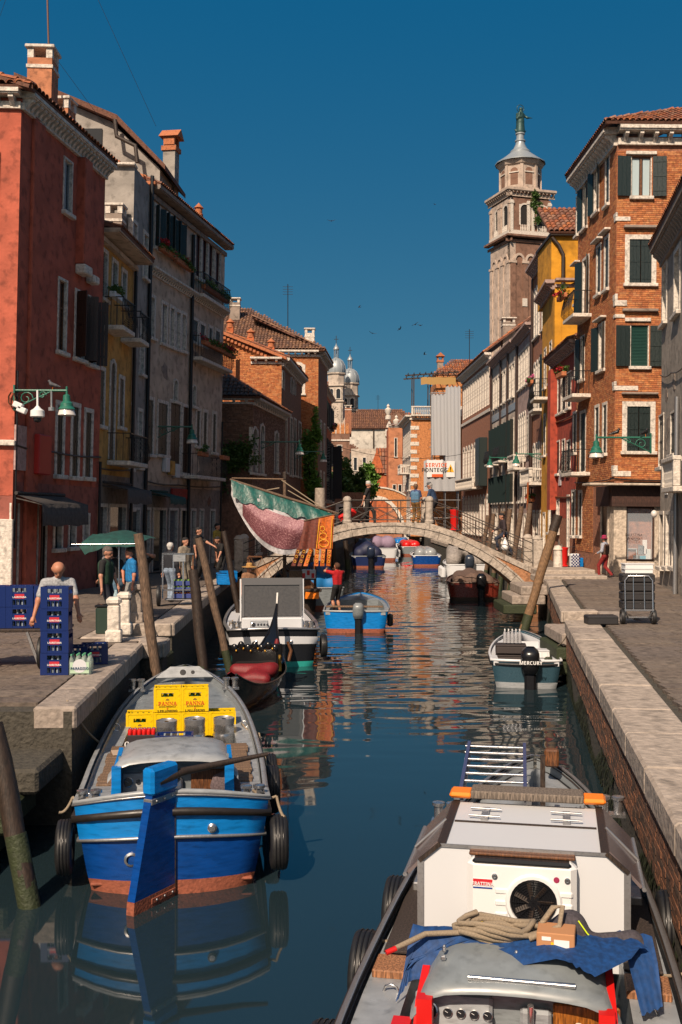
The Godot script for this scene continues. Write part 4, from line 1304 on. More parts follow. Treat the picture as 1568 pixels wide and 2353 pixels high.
	g.bb(cx,cx+0.06,sy,by,-0.12,-0.04).bb(wx-0.06,wx,sy,by,-0.12,-0.04).bb(cx+0.06,wx-0.06,sy,sy+0.07,-0.12,-0.04).bb(cx+0.06,wx-0.06,by-0.08,by,-0.12,-0.04)
	var sw := fob(S,"shop_window",g,M.shop_brown)
	var gl := mat(Color(0.9,0.95,1.0,0.12),0.03)
	gl.metallic_specular = 0.15
	gl.transparency = BaseMaterial3D.TRANSPARENCY_ALPHA
	ob("pane",geo().bb(cx+0.06,wx-0.06,sy+0.07,by-0.08,-0.085,-0.075),gl,sw)
	ob("shelf",geo().bb(cx+0.05,wx-0.05,sy+1.3,sy+1.36,-1.2,-0.9).bb(cx,wx,sy-0.02,sy+0.03,-1.2,-0.14),M.brown_wood,sw)
	# goods in the window
	var ty := sy+0.03
	var dz := -0.5
	var goods := [[0.5,0.34,0.5,M.white_plastic],[1.55,0.3,0.36,M.grey_paint],[1.85,0.22,1.0,M.white_plastic],[1.6,0.4,0.16,mat(C(0.03,0.3,0.42),0.5)],[1.15,0.35,0.18,M.dull_steel],[2.15,0.25,0.42,mat(C(0.55,0.6,0.6),0.5)],[1.05,0.3,0.75,M.brown_wood]]
	for k in goods:
		var c: float = lerpf(cx,wx,k[0]/2.4)
		if k[0] == 0.5: continue
		ob("boxed_goods",geo().cbox(Vector3(c,ty+k[2]/2+(0.2 if k[0] == 1.55 else 0.0),dz-(0.2 if k[0] == 1.05 else 0.0)),Vector3(k[1]*0.8,k[2]*0.55 if k[0] == 1.85 else k[2],0.2),0.01),k[3],sw)
	var chc := lerpf(cx,wx,0.3)
	var cg := geo()
	cg.cbox(Vector3(chc,ty+0.42,dz),Vector3(0.4,0.04,0.38),0.02).cbox(Vector3(chc,ty+0.7,dz-0.17),Vector3(0.36,0.34,0.03),0.012)
	for sx in [-1,1]:
		for sz in [-1,1]: cg.tube([Vector3(chc+sx*0.17,ty+0.42,dz+sz*0.15),Vector3(chc+sx*0.2,ty,dz+sz*0.18)],0.015,6)
		cg.tube([Vector3(chc+sx*0.15,ty+0.42,dz-0.17),Vector3(chc+sx*0.15,ty+0.6,dz-0.17)],0.015,6)
	ob("display_chair",cg,mat(C(0.5,0.62,0.66),0.4),sw)
	# shop door round the corner
	var dd: float = F.L-1.75
	fob(F,"shop_door",geo().bb(dd,dd+0.9,0.05,by,-0.05,0.03),M.dark_glass)
	fob(F,"door_frame",geo().bb(dd-0.12,dd,0,by,-0.05,0.06).bb(dd+0.9,dd+1.02,0,by,-0.05,0.06),M.marble)
	for k in 2: text(["PALESTINA","VENEZIA"][k],0.1,M.black_plastic,S.n,S.X*Transform3D(Basis(),Vector3(0.75,1.62-k*0.16,0.045)),"Droid Sans",false)
	fob(S,"cables",wire([Vector3(-0.2,lowv+0.12,0.06),Vector3(2.4,lowv+0.08,0.06),Vector3(4.6,lowv+0.15,0.06)],M.black_iron,0.025,0.04),M.black_iron)
	fob(F,"cables",wire([Vector3(0,lowv+0.12,0.06),Vector3(F.L,lowv+0.1,0.06)],M.black_iron,0.025,0.05),M.black_iron)
func slate_house():
	var F := house("grey_house","grey plastered house at the right edge with white window frames and a stone balcony",Vector2(10.95,37.4),Vector2(9.35,27.5),0.5)
	wz(F,4,1446,1470,1118,1475,"b",{"fr": 0.14})
	wz(F,4,1520,1552,1030,1415,"b",{"fr": 0.14})
	wz(F,5,1424,1452,98,420,"s",{"fr": 0.05})
	wz(F,5,1498,1534,76,340,"s",{"fr": 0.05})
	for k in [[1427,1450],[1468,1488],[1507,1532]]: wz(F,5,k[0],k[1],715,1045,"b",{"fr": 0.1,"gm": mat(C(0.3,0.27,0.24),0.6)})
	wall(F,0.0,11.2,M.grey_house)
	var S := side(F,Vector2(13,37.75),Vector2(10.72,37.6))
	patches(F,12,0.3,7.0,M.dirty_wall,0.45)
	cornice(F,11.6,26,M.dirty_wall,0.42,0.7)
	body(F,0.02,F.L,0,11.3,6,M.grey_house)
	tile_at = F.X
	tiles(F.n,Vector3(-0.1,11.62,0.45),Vector3(F.L,0,0),Vector3(0,1.8,-5),TILE_COLS,0,0.22)
	var b := hz(F,5,1495,560)
	balcony(F,b.x+1.6,b.x+4.2,b.y,"stone",0.5)
	var p := hz(F,5,1462,605)
	var pq := fob(F,"street_plaque",geo().cbox(Vector3(p.x+0.3,p.y+0.45,0.015),Vector3(0.62,0.8,0.03),0.005),M.white_paint)
	for k in 2: text(["FONDAMENTA","ALBERTI"][k],0.1,M.black_plastic,pq,Transform3D(Basis(),Vector3(p.x+0.3,p.y+0.52-0.2*k,0.034)),"Droid Serif",false)
	pipe(F,hz(F,5,1546,900).x,0,6,M.dull_steel,0.07)
	p = hz(F,5,1400,715)
	fob(F,"globe_lamp",geo().ball(Vector3(0.12,p.y,0.22),Vector3(0.11,0.13,0.11),14),M.milk_glass)
	fob(F,"cables",wire([Vector3(0.1,7.2,0.06),Vector3(3,6.9,0.08),Vector3(6,6.8,0.06)],M.black_iron,0.02,0.1),M.black_iron)
func crimson_house():
	var F := house("crimson_house","low red house with green shutters between the brick corner house and the yellow one",Vector2(10.75,55.6),Vector2(10.55,48.5),0.4)
	for k in [[4,788,808,1820,2045],[4,815,838,1800,2030],[4,848,870,1790,2010]]: wz(F,k[0],k[1],k[2],k[3],k[4],"s",{"fr": 0.06})
	for k in [[5,780,799,262,462],[5,816,832,252,448],[5,846,866,258,445]]: wz(F,k[0],k[1],k[2],k[3],k[4],"s",{"fr": 0.06})
	for k in [[732,746,640,830],[780,795,630,830],[848,858,610,960]]: wz(F,5,k[0],k[1],k[2],k[3],"b",{"fr": 0.12})
	wall(F,2.2,9.9,M.crimson_wall)
	wall(F,0.0,2.197,M.brick_brown,"base_wall")
	patches(F,8,0.3,4.5,M.dirty_wall,0.4)
	fob(F,"chimney_breast",geo().bb(0.6,1.5,2.6,9.6,0.0,0.35),M.crimson_wall)
	cornice(F,10.2,14,M.rose_wall,0.45,0.4)
	body(F,0,F.L,0,9.9,6,M.crimson_wall)
	tile_at = F.X
	tiles(F.n,Vector3(0,10.22,0.5),Vector3(F.L,0,0),Vector3(0,1.6,-4),TILE_COLS,0,0.22)
	var p := hz(F,5,795,535)
	fob(F,"street_plaque",geo().cbox(Vector3(p.x+0.3,p.y+0.35,0.02),Vector3(0.7,0.75,0.03),0.005),M.white_paint)
	fob(F,"cables",wire([Vector3(0,7.0,0.06),Vector3(F.L,6.9,0.06)],M.black_iron,0.04,0.05),M.brown_wood)
	fob(F,"cables",wire([Vector3(0,3.3,0.06),Vector3(F.L,3.2,0.06)],M.black_iron,0.04,0.05),M.brown_wood)
func ochre_house():
	var F := house("yellow_house","tall bright ochre yellow house with blank sunlit walls beside the bell tower",Vector2(11.2,61),Vector2(10.85,55.7),0.4)
	row(F,0.3,F.L-0.3,2,9.3,11.4,0.8,"s",{"fr": 0.08}); row(F,0.3,F.L-0.3,2,5.6,7.8,0.8,"s",{"fr": 0.08}); row(F,0.3,F.L-0.3,2,0.5,2.4,0.9,"b",{"fr": 0.1})
	wall(F,0,14.0,M.ochre_wall)
	cornice(F,14.4,10,M.rose_wall,0.5,0.5)
	var S := side(F,Vector2(10.85,55.7),Vector2(13.8,55.7))
	wall(S,0,14.0,M.ochre_wall,"side_wall")
	cornice(S,14.4,0,M.rose_wall,0.4,0.4,"cornice",0.0,1.6)
	var U := side(F,Vector2(11.1,58),Vector2(15,58))
	fob(U,"upper_wall",geo().bb(0,U.L,13.9,17.2,-4,0),M.ochre_wall)
	fob(U,"lean_to",geo().prism(PackedVector2Array([Vector2(0.4,13.95),Vector2(3.9,15.6),Vector2(3.9,15.75),Vector2(0.4,14.1)]),0.0,2.3),M.roof_bed)
	fob(U,"eave",geo().bb(-0.1,U.L,17.2,17.35,-4.2,0.25),M.dark_wood)
	tile_at = U.X
	tiles(F.n,Vector3(-0.2,17.36,0.35),Vector3(U.L,0,0),Vector3(0,2.2,-3.6),TILE_COLS,60,0.26)
	fob(U,"downpipe",geo().tube([Vector3(0.0,17.1,0.1),Vector3(0.35,16.7,0.14),Vector3(0.6,16.2,0.14),Vector3(0.6,14.2,0.14)],0.1,8),M.dark_wood)
	balcony(F,1.4,3.4,8.6,"iron",0.8)
	planter(F,1.0,2.6,9.5,0.8,M.pink_flower)
	body(F,0.3,F.L,0,14,4,M.ochre_wall)
func gothic_house():
	var F := house("gothic_house","tall brown brick house with rows of white arched windows and a white balcony",Vector2(11.9,68),Vector2(11.65,61.2),0.5)
	var o := {"fr": 0.16,"arch": true}
	row(F,0.2,2.9,3,13.2,16.2,0.55,"b",o)
	row(F,3.4,5.6,2,13.2,16.2,0.55,"b",o)
	row(F,0.3,3.4,3,8.6,11.6,0.6,"b",o)
	row(F,3.8,6.2,2,8.6,11.8,0.6,"o",o)
	row(F,0.3,3.4,3,4.4,6.6,0.6,"s",o)
	row(F,3.8,6.4,2,4.4,6.6,0.6,"s",o)
	row(F,0.3,6.4,4,0.1,2.5,0.8,"b",{"fr": 0.12,"sill": false})
	var w := wall(F,0,17.2,M.brick_brown)
	cornice(F,17.6,16,M.rose_wall,0.55,0.6)
	body(F,0,F.L,0,17.2,6,M.brick_brown)
	balcony(F,1.0,5.2,4.2,"stone",0.9)
	balcony(F,3.9,6.0,8.4,"iron",0.8)
	planter(F,2.0,4.0,3.2,0.5,M.red_flower)
	pipe(F,0.1,0,17,M.brown_shutter,0.08)
	pipe(F,6.6,0,17,M.brown_shutter,0.08)
	var fl := thing("hanging_cloth","orange patterned cloth hanging from the white balcony of the gothic house","cloth",F.W*Transform3D(Basis(),Vector3(4.9,2.2,0.95)))
	ob("cloth",geo().smooth().loft(range(6).map(func(k): return PackedVector3Array([Vector3(k*0.16,2.0,0.03*(k % 2)),Vector3(k*0.15,0.2+0.2*(k % 2),0.05*(k % 2))]))),mat(C(0.6,0.14,0.02),0.8),fl)
func rose_house():
	var F := house("rose_house","pale pink house with white framed windows over a row of round arches",Vector2(12.1,75),Vector2(11.9,68.1),0.4)
	row(F,0.3,6.5,5,10.8,13.2,0.7,"b",{"fr": 0.12})
	row(F,0.5,4.2,4,5.9,9.0,0.6,"b",{"fr": 0.16,"arch": true})
	row(F,4.6,6.6,2,6.2,8.6,0.7,"s",{"fr": 0.12})
	row(F,0.3,6.5,4,3.2,4.9,0.7,"s",{"fr": 0.12})
	row(F,0.3,6.5,4,0.1,2.3,0.8,"b",{"fr": 0.12,"sill": false})
	wall(F,0,14.0,M.rose_wall)
	cornice(F,14.4,14,M.rose_wall,0.5,0.5)
	body(F,0,F.L,0,14,6,M.rose_wall)
	balcony(F,1.0,4.2,5.4,"stone",0.8)
	pipe(F,6.8,0,14,M.brown_shutter,0.08)
	pipe(F,0.1,0,14,M.brown_shutter,0.08)
func cream_house():
	var F := house("cream_house","long cream house with rows of green shutters and iron balconies beyond the bridge",Vector2(12.0,87),Vector2(12.0,75.1),0.4)
	row(F,0.4,11.4,8,10.6,12.9,0.75,"b",{"fr": 0.12})
	row(F,0.4,11.4,7,6.4,9.0,0.8,"o",{"fr": 0.1,"ang": 0.7})
	row(F,0.4,11.4,7,3.2,5.2,0.8,"o",{"fr": 0.1,"ang": 0.7})
	row(F,0.4,11.4,7,0.1,2.3,0.9,"b",{"fr": 0.12,"sill": false})
	wall(F,0,14.0,M.cream_wall)
	fob(F,"band",geo().bb(0,F.L,9.6,10.1,0,0.05),M.light_grey)
	cornice(F,14.4,20,M.rose_wall,0.5,0.5)
	body(F,0,F.L,0,14,6,M.cream_wall)
	balcony(F,1.6,4.2,6.2,"iron",0.8)
	balcony(F,6.4,9.2,6.2,"iron",0.8)
	for u in [0.15,5.1,8.6]: pipe(F,u,0,14,M.brown_shutter,0.08)
func brown_house():
	var F := house("brown_house","long brown brick house with tall white arches and a white stone balcony",Vector2(11.5,104),Vector2(11.95,87.2),0.3)
	row(F,0.6,16.2,12,11.2,14.3,0.65,"b",{"fr": 0.2,"sill": false})
	row(F,0.6,12.6,7,5.2,8.4,0.8,"b",{"fr": 0.22,"arch": true})
	row(F,0.6,16.2,9,0.6,3.8,0.8,"b",{"fr": 0.2,"arch": true})
	wall(F,0,14.8,M.brick_brown)
	var S := side(F,Vector2(11.95,87.2),Vector2(13.6,87.2))
	wall(S,0,14.8,M.brick_far,"end_wall")
	fob(F,"band",geo().bb(0,F.L,10.6,10.85,0,0.1),M.white_stone)
	cornice(F,15.3,26,M.white_stone,0.55,0.55)
	body(F,0,F.L-0.4,0,14.8,6,M.brick_brown)
	tile_at = F.X
	tiles(F.n,Vector3(0,15.32,0.6),Vector3(F.L,0,0),Vector3(0,3.0,-4.0),TILE_COLS,0,0.26)
	balcony(F,2.0,12.8,4.6,"stone",0.9)
	fob(F,"bay_window",geo().cbox(Vector3(14.2,6.6,0.35),Vector3(2.2,4.0,0.7),0.05),M.green_shutter)
	chimney(F,Vector3(16.0,14.8,-1.5),1.0,3.0,M.dirty_wall)
func scaffold_house():
	var S := house("terrace_house","brick house with white quoins and a roof terrace pergola next to the scaffolding",Vector2(7.15,112),Vector2(12.6,112),0.3)
	var w := wall(S,0,12.0,M.brick_far)
	for k in 14: fob(S,"quoin",geo().cbox(Vector3(0.28+0.1*(k % 2),0.5+k*0.82,0.0),Vector3(0.7+0.2*(k % 2),0.4,0.1),0.02),M.white_stone)
	cornice(S,12.5,10,M.white_stone,0.6,0.5)
	var F := side(S,Vector2(7.0,124),Vector2(7.15,112))
	row(F,0.5,11.5,5,8.4,10.8,0.9,"s",{"fr": 0.14}); row(F,0.5,11.5,5,4.8,7.0,0.9,"s",{"fr": 0.14}); row(F,0.5,11.5,5,0.3,2.6,0.9,"b",{"fr": 0.14})
	wall(F,0,12.0,M.cream_wall,"canal_wall")
	cornice(F,12.5,12,M.white_stone,0.6,0.5)
	balcony(F,6.5,10.5,6.6,"stone",1.0)
	balcony(S,0.0,5.2,12.5,"stone",0.5)
	body(S,0.4,S.L,0,12.4,11,M.brick_far)
	# pergola on the terrace
	var g := geo()
	for x in [0.3,2.0,3.8]:
		for z in [-0.5,-3.5]: g.bar(Vector3(x,12.5,z),Vector3(x,16.6,z),0.12,0.12)
	for z in [-0.5,-3.5]: g.bar(Vector3(-0.6,16.6,z),Vector3(5,17.0,z),0.12,0.14)
	for k in 9: g.bar(Vector3(-0.3+k*0.6,16.75+k*0.04,0.2),Vector3(-0.3+k*0.6,16.8+k*0.04,-4.0),0.06,0.1)
	fob(S,"pergola",g,M.dark_wood)
	var aw := geo().smooth().loft(range(7).map(func(k): return PackedVector3Array([Vector3(1.0+k*0.6,16.4+0.05*(k % 2),-0.3),Vector3(1.0+k*0.6,15.6+0.1*(k % 2),-0.1)])))
	fob(S,"awning",aw,mat(C(0.3,0.17,0.05),0.8))
	var B := house("orange_house","orange brick house with a red tiled roof rising behind the scaffolding",Vector2(9.9,114),Vector2(14.5,114),0.2)
	wall(B,0,16.3,M.brick_far)
	cornice(B,16.7,8,M.brick_far,0.5,0.4)
	body(B,0,B.L,0,16.3,8,M.brick_far)
	tiles(B.n,Vector3(-0.5,16.72,0.5),Vector3(5.5,0,0),Vector3(0,2.2,-4.0),TILE_COLS,0,0.26,[0.5,0.0])
	chimney(B,Vector3(0.6,16.3,-2.0),0.6,2.4,M.dirty_wall,"hood")
	# the scaffolding with its sheets and sign
	var sc := thing("scaffolding","scaffold tower wrapped in pale grey sheeting on the right quay far beyond the bridge","scaffolding",V(9.2,0,109.5))
	g = geo()
	for x in [0.0,1.3,2.6]:
		for z in [0.0,-1.4]: g.tube([Vector3(x,0,z),Vector3(x,14.5,z)],0.05,6)
	for k in 8:
		var y := 1.9+k*1.8
		for z in [0.0,-1.4]: g.tube([Vector3(-0.2,y,z),Vector3(2.8,y,z)],0.045,6)
	ob("pole_frame",g,M.dull_steel,sc)
	for k in 6: ob("deck",geo().bb(0,2.6,2.9+k*1.9,2.96+k*1.9,-1.35,-0.05),M.plank,sc)
	var shm := mat(C(0.36,0.37,0.39),0.7)
	shm.backlight_enabled = true
	shm.backlight = C(0.2,0.2,0.2)
	var sheet := func(x0,x1,y0,y1,z,n): return geo().smooth().loft(range(n+1).map(func(k): return PackedVector3Array([Vector3(lerpf(x0,x1,float(k)/n),y1+0.1*(k % 3),z),Vector3(lerpf(x0,x1,float(k)/n),(y0+y1)/2,z+0.12*sin(k*2.1)),Vector3(lerpf(x0,x1,float(k)/n),y0,z+0.07*sin(k*1.3))])))
	ob("sheet",sheet.call(-0.1,1.4,8.2,14.2,0.15,12),shm,sc)
	ob("sheet",sheet.call(1.3,2.8,6.6,15.0,0.22,12),shm,sc)
	ob("sheet",sheet.call(-0.9,2.8,4.6,7.6,0.3,16),shm,sc)
	var sg := ob("sign",geo().bb(-0.6,1.0,6.0,7.7,0.4,0.44),M.white_plastic,sc)
	ob("stripe",geo().bb(-0.1,1.0,6.0,6.3,0.44,0.46),mat(C(0.6,0.1,0.02),0.5),sg)
	text("SERVICE",0.42,mat(C(0.6,0.1,0.02),0.5),sg,Transform3D(Basis(),Vector3(0.35,7.2,0.45)))
	text("PONTEGGI",0.42,mat(C(0.02,0.02,0.02),0.5),sg,Transform3D(Basis(),Vector3(0.3,6.7,0.45)))
	var ws := ob("warning_sign",geo().bb(1.35,2.2,6.0,7.6,0.4,0.44),M.white_plastic,sc)
	ob("triangle",geo().prism(PackedVector2Array([Vector2(1.42,6.5),Vector2(2.13,6.5),Vector2(1.78,7.3)]),0.44,0.46),mat(C(0.75,0.38,0.01),0.5),ws)
	text("!",0.5,M.black_plastic,ws,Transform3D(Basis(),Vector3(1.78,6.78,0.465)))
func tree(called: String,label: String,at: Vector3,h: float,r: Vector3,n: int,leaf: float,m: Material,group := "",clumps := 9):
	var t := thing(called,label,"tree",at,0.0,group)
	var tg := geo()
	tg.tube([Vector3.ZERO,Vector3(0.1,h*0.35,0.05),Vector3(-0.05,h*0.6,0)],[h*0.03,h*0.022,h*0.014],7)
	for k in 5:
		var a := k*1.3
		tg.tube([Vector3(0.05,h*(0.3+0.06*k),0),Vector3(cos(a)*r.x*0.35,h*(0.45+0.07*k),sin(a)*r.z*0.35),Vector3(cos(a)*r.x*0.6,h*(0.55+0.08*k),sin(a)*r.z*0.6)],[h*0.014,h*0.009,h*0.004],5)
	ob("trunk",tg,M.dark_wood,t)
	var g := geo()
	for k in clumps:
		var c := Vector3(rng.randf_range(-0.7,0.7)*r.x,h-r.y+rng.randf_range(-0.8,0.75)*r.y,rng.randf_range(-0.7,0.7)*r.z)
		plant(g,c,r*rng.randf_range(0.3,0.5),n/clumps,leaf)
	ob("crown",g,m,t).set_meta("kind","stuff")
func far_end():
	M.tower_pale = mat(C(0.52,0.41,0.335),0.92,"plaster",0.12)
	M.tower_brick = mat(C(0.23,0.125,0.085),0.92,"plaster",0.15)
	M.bronze = mat(C(0.03,0.075,0.07),0.6,"worn",0.5,0.3)
	bell_tower()
	for k in 2: twin_tower(k)
	# the church behind the canal's end
	var ch := house("church","white church with brown tiled roofs at the end of the canal",Vector2(1.4,187),Vector2(9.2,187))
	wall(ch,0,16.8,mat(C(0.6,0.55,0.48),0.92,"plaster",0.15))
	pipe(ch,4.2,0,16.8,M.dark_wood,0.12,0.15)
	pipe(ch,7.4,0,16.8,M.dark_wood,0.12,0.15)
	var br := [Color(0.2,0.09,0.055),Color(0.17,0.08,0.05),Color(0.24,0.11,0.06)]
	tiles(ch.n,Vector3(-0.3,16.8,0.4),Vector3(8.3,0,0),Vector3(0,3.2,-6),br,0,0.35,[0.0,0.22])
	body(ch,0,7.8,0,16.7,12,M.beige_wall)
	var tr := side(ch,Vector2(-1,200),Vector2(14.5,200))
	fob(tr,"transept",geo().bb(3.5,15,0,18.4,-10,0),M.beige_wall)
	tile_at = tr.X
	tiles(ch.n,Vector3(3.0,18.4,0.5),Vector3(12.5,0,0),Vector3(0,3.4,-6),br,0,0.4,[0.1,0.25])
	fob(tr,"dormer",geo().prism(PackedVector2Array([Vector2(10.2,19.3),Vector2(12.4,19.3),Vector2(12.4,20.2),Vector2(11.3,21.1),Vector2(10.2,20.2)]),-4,-1.0),M.tower_brick)
	for k in 2: fob(ch,"urn",geo().lathe([[0.5,0],[0.5,0.6],[0.25,0.7],[0.55,1.3],[0.6,1.7],[0.2,2.0],[0.3,2.3],[0.0,2.7]],10,Vector3(6.7+k*1.4,18.4-k*1.9,0.2)),M.white_stone)
	fob(ch,"curved_gable",geo().prism(PackedVector2Array([Vector2(6.2,16.8),Vector2(6.9,18.4),Vector2(7.3,17.2),Vector2(8.3,16.4),Vector2(9.4,16.2),Vector2(9.4,15.5),Vector2(6.2,15.5)]),-0.6,0.3),M.white_stone)
	var an := house("annex","small white annex with a hipped brown roof in front of the church wall",Vector2(1.6,170),Vector2(5.6,170))
	win(an,0.4,0.9,9.0,11.0,"b",{"fr": 0.1}); win(an,1.8,2.3,9.0,11.0,"b",{"fr": 0.1})
	wall(an,0,12.4,M.cream_wall)
	tiles(an.n,Vector3(-0.3,12.4,0.4),Vector3(4.8,0,0),Vector3(0,1.6,-3),br,0,0.35,[0.4,0.4])
	body(an,0,an.L,0,12.3,5,M.cream_wall)
	# the battlemented brick house under the clock
	var ca := house("battlement_house","brown brick house topped with swallowtail battlements below the church clock",Vector2(-1.9,150),Vector2(1.2,150))
	win(ca,1.4,2.0,11.0,11.7,"b",{"fr": 0.08})
	wall(ca,0,13.3,M.tower_brick)
	for k in 5:
		var x := 0.05+k*0.62
		fob(ca,"merlon",geo().prism(PackedVector2Array([Vector2(x,13.3),Vector2(x+0.42,13.3),Vector2(x+0.42,14.5),Vector2(x+0.3,14.8),Vector2(x+0.21,14.35),Vector2(x+0.12,14.8),Vector2(x,14.5)]),-0.3,0.05),M.brick_far)
	fob(ca,"arch_frieze",geo().bb(0,ca.L,12.3,12.5,0,0.12),M.white_stone)
	body(ca,0,ca.L,0,13.2,6,M.tower_brick)
	fob(ca,"gable",geo().prism(PackedVector2Array([Vector2(1.3,13.2),Vector2(2.9,13.2),Vector2(2.9,16.9)]),-4,-3.0),M.tower_pale)
	chimney(ca,Vector3(2.9,13.0,-2.0),0.9,4.0,M.brick_brown)
	# orange houses
	var ga := house("gable_cottage","orange plastered cottage with a red tiled roof seen past the far bridge",Vector2(3.5,148),Vector2(5.6,148))
	fob(ga,"gable_wall",geo().prism(PackedVector2Array([Vector2(0,0),Vector2(2.4,0),Vector2(2.4,8.0),Vector2(1.4,11.0),Vector2(0,7.4)]),-0.3,0),M.orange_wall)
	var gs := side(ga,Vector2(4.9,147.9),Vector2(7.4,147.9))
	wall(gs,0,7.6,M.orange_wall)
	tile_at = gs.X
	tiles(ga.n,Vector3(-0.1,7.7,0.3),Vector3(2.8,0,0),Vector3(0,3.6,-2.5),TILE_COLS,0,0.35)
	var oh := house("apricot_house","tall pale orange house with narrow windows to the right of the gabled cottage",Vector2(6.1,140),Vector2(9.0,140))
	row(oh,0.4,2.6,2,9.6,12.0,0.3,"b",{"fr": 0.06}); row(oh,0.4,2.6,3,3.0,6.0,0.4,"b",{"fr": 0.06})
	wall(oh,0,13.4,mat(C(0.5,0.2,0.1),0.9,"plaster",0.2))
	cornice(oh,13.8,0,M.rose_wall,0.4,0.35)
	tiles(oh.n,Vector3(-0.2,13.82,0.4),Vector3(3.2,0,0),Vector3(0,1.6,-3),TILE_COLS,0,0.35,[0.5,0.0])
	pipe(oh,1.9,0,13.4,M.dark_wood,0.1)
	body(oh,0,oh.L,0,13.3,6,M.orange_wall)
	var fh := house("far_house","low pink orange house closing the canal beyond the brick bridge",Vector2(2.0,160),Vector2(9.0,160))
	row(fh,0.5,6.5,6,3.0,4.6,0.6,"b",{"fr": 0.1})
	wall(fh,-1.5,7.2,mat(C(0.45,0.19,0.11),0.9,"plaster",0.2))
	# far brick bridge
	var fb := thing("brick_bridge","far orange brick bridge with one white arch across the end of the canal","bridge",V(4.0,0,118))
	var prof := PackedVector2Array()
	for k in 13:
		var x := -4.6+k*9.2/12
		prof.append(Vector2(x,5.1-0.095*x*x))
	for k in 13:
		var a := PI*k/12.0
		prof.append(Vector2(3.0*cos(a),-1.4+5.3*sin(a)))
	prof.append(Vector2(-4.6,-1.5))
	prof.insert(13,Vector2(4.6,-1.5))
	ob("arch_wall",geo().prism(prof,-3.0,0.0),M.brick_far,fb)
	var rows := []
	for k in 15:
		var a := PI*k/14.0
		var dv := Vector3(cos(a),sin(a),0)
		rows.append(PackedVector3Array([Vector3(dv.x*2.95,-1.4+dv.y*5.25,0.0),Vector3(dv.x*2.95,-1.4+dv.y*5.25,0.1),Vector3(dv.x*3.3,-1.4+dv.y*5.65,0.1),Vector3(dv.x*3.3,-1.4+dv.y*5.65,0.0)]))
	ob("arch_ring",geo().loft(rows,true),M.white_stone,fb)
	var cp := []
	for k in 13:
		var x := -4.6+k*9.2/12
		var y := 5.1-0.095*x*x
		cp.append(PackedVector3Array([Vector3(x,y,0.12),Vector3(x,y+0.16,0.12),Vector3(x,y+0.16,-0.3),Vector3(x,y,-0.3)]))
	ob("coping",geo().loft(cp,true),M.white_stone,fb)
	# garden at the left of the far bridge
	var gw := house("garden_wall","dark brick garden wall with a white stone gateway at the far left bank",Vector2(-1.2,104),Vector2(2.2,106),0.0,"wall")
	win(gw,1.1,2.3,0.02,3.0,"b",{"fr": 0.3,"fm": M.white_stone,"sill": false,"name": "gateway"})
	wall(gw,0,4.4,M.brick_dark)
	for k in [[-0.2,107,8.2,1.6],[1.2,107.5,7.0,1.7],[2.6,110,7.8,1.5]]:
		tree("garden_tree",["dark leafy garden tree beside the black banners at the far left bank","low bushy tree above the white garden gateway","bright green tree rising right of the garden gateway"][int(k[1]-107) if k[1] < 109 else 2] if k[1] != 107.5 else "low bushy tree above the white garden gateway",V(k[0],0,k[1]),k[2],Vector3(k[3],1.9,1.5),2600,0.3,M.leaf_light if k[1] > 109 else M.leaf,"trees of the far garden")
	tree("climbing_tree","tall green climber tree standing against the orange brick house's corner",V(-2.0,0,76.5),9.6,Vector3(0.75,3.6,0.7),3600,0.2,M.leaf_light,"",14)
	tree("hanging_shrub","dark drooping shrub below the tall climber beside the canal",V(-1.9,0,75.4),4.6,Vector3(0.8,1.8,0.5),1800,0.2,M.leaf,"",8)
	for k in 2:
		var b := thing("banner",["black vertical banner with pale lettering and a round emblem, the left one of two","plain dark vertical banner hanging just right of the lettered black one"][k],"banner",V(-1.15+k*0.85,3.6,90.0+k))
		ob("cloth",geo().smooth().loft(range(7).map(func(j): return PackedVector3Array([Vector3(-0.38,j*0.72,0.03*sin(j)),Vector3(0.38,j*0.72,0.03*cos(j))]))),mat(C(0.012,0.011,0.014),0.8),b)
		ob("rod",geo().tube([Vector3(-0.5,4.34,0),Vector3(0.5,4.34,0)],0.03,6),M.black_iron,b)
		if k == 0:
			ob("emblem",geo().lathe([[0.0,0],[0.17,0],[0.17,0.02]],14,Vector3(0,1.6,0.05),Basis(Vector3.RIGHT,PI/2)),mat(C(0.3,0.3,0.2),0.8),b)
			text("PATRICK LEVEY",0.26,mat(C(0.2,0.2,0.2),0.8),b,Transform3D(Basis(Vector3.BACK,PI/2),Vector3(0.12,3.0,0.06)),"Droid Serif",false)
			text("GOLD WATER",0.22,mat(C(0.2,0.2,0.2),0.8),b,Transform3D(Basis(Vector3.BACK,PI/2),Vector3(0.1,0.75,0.06)),"Droid Serif",false)
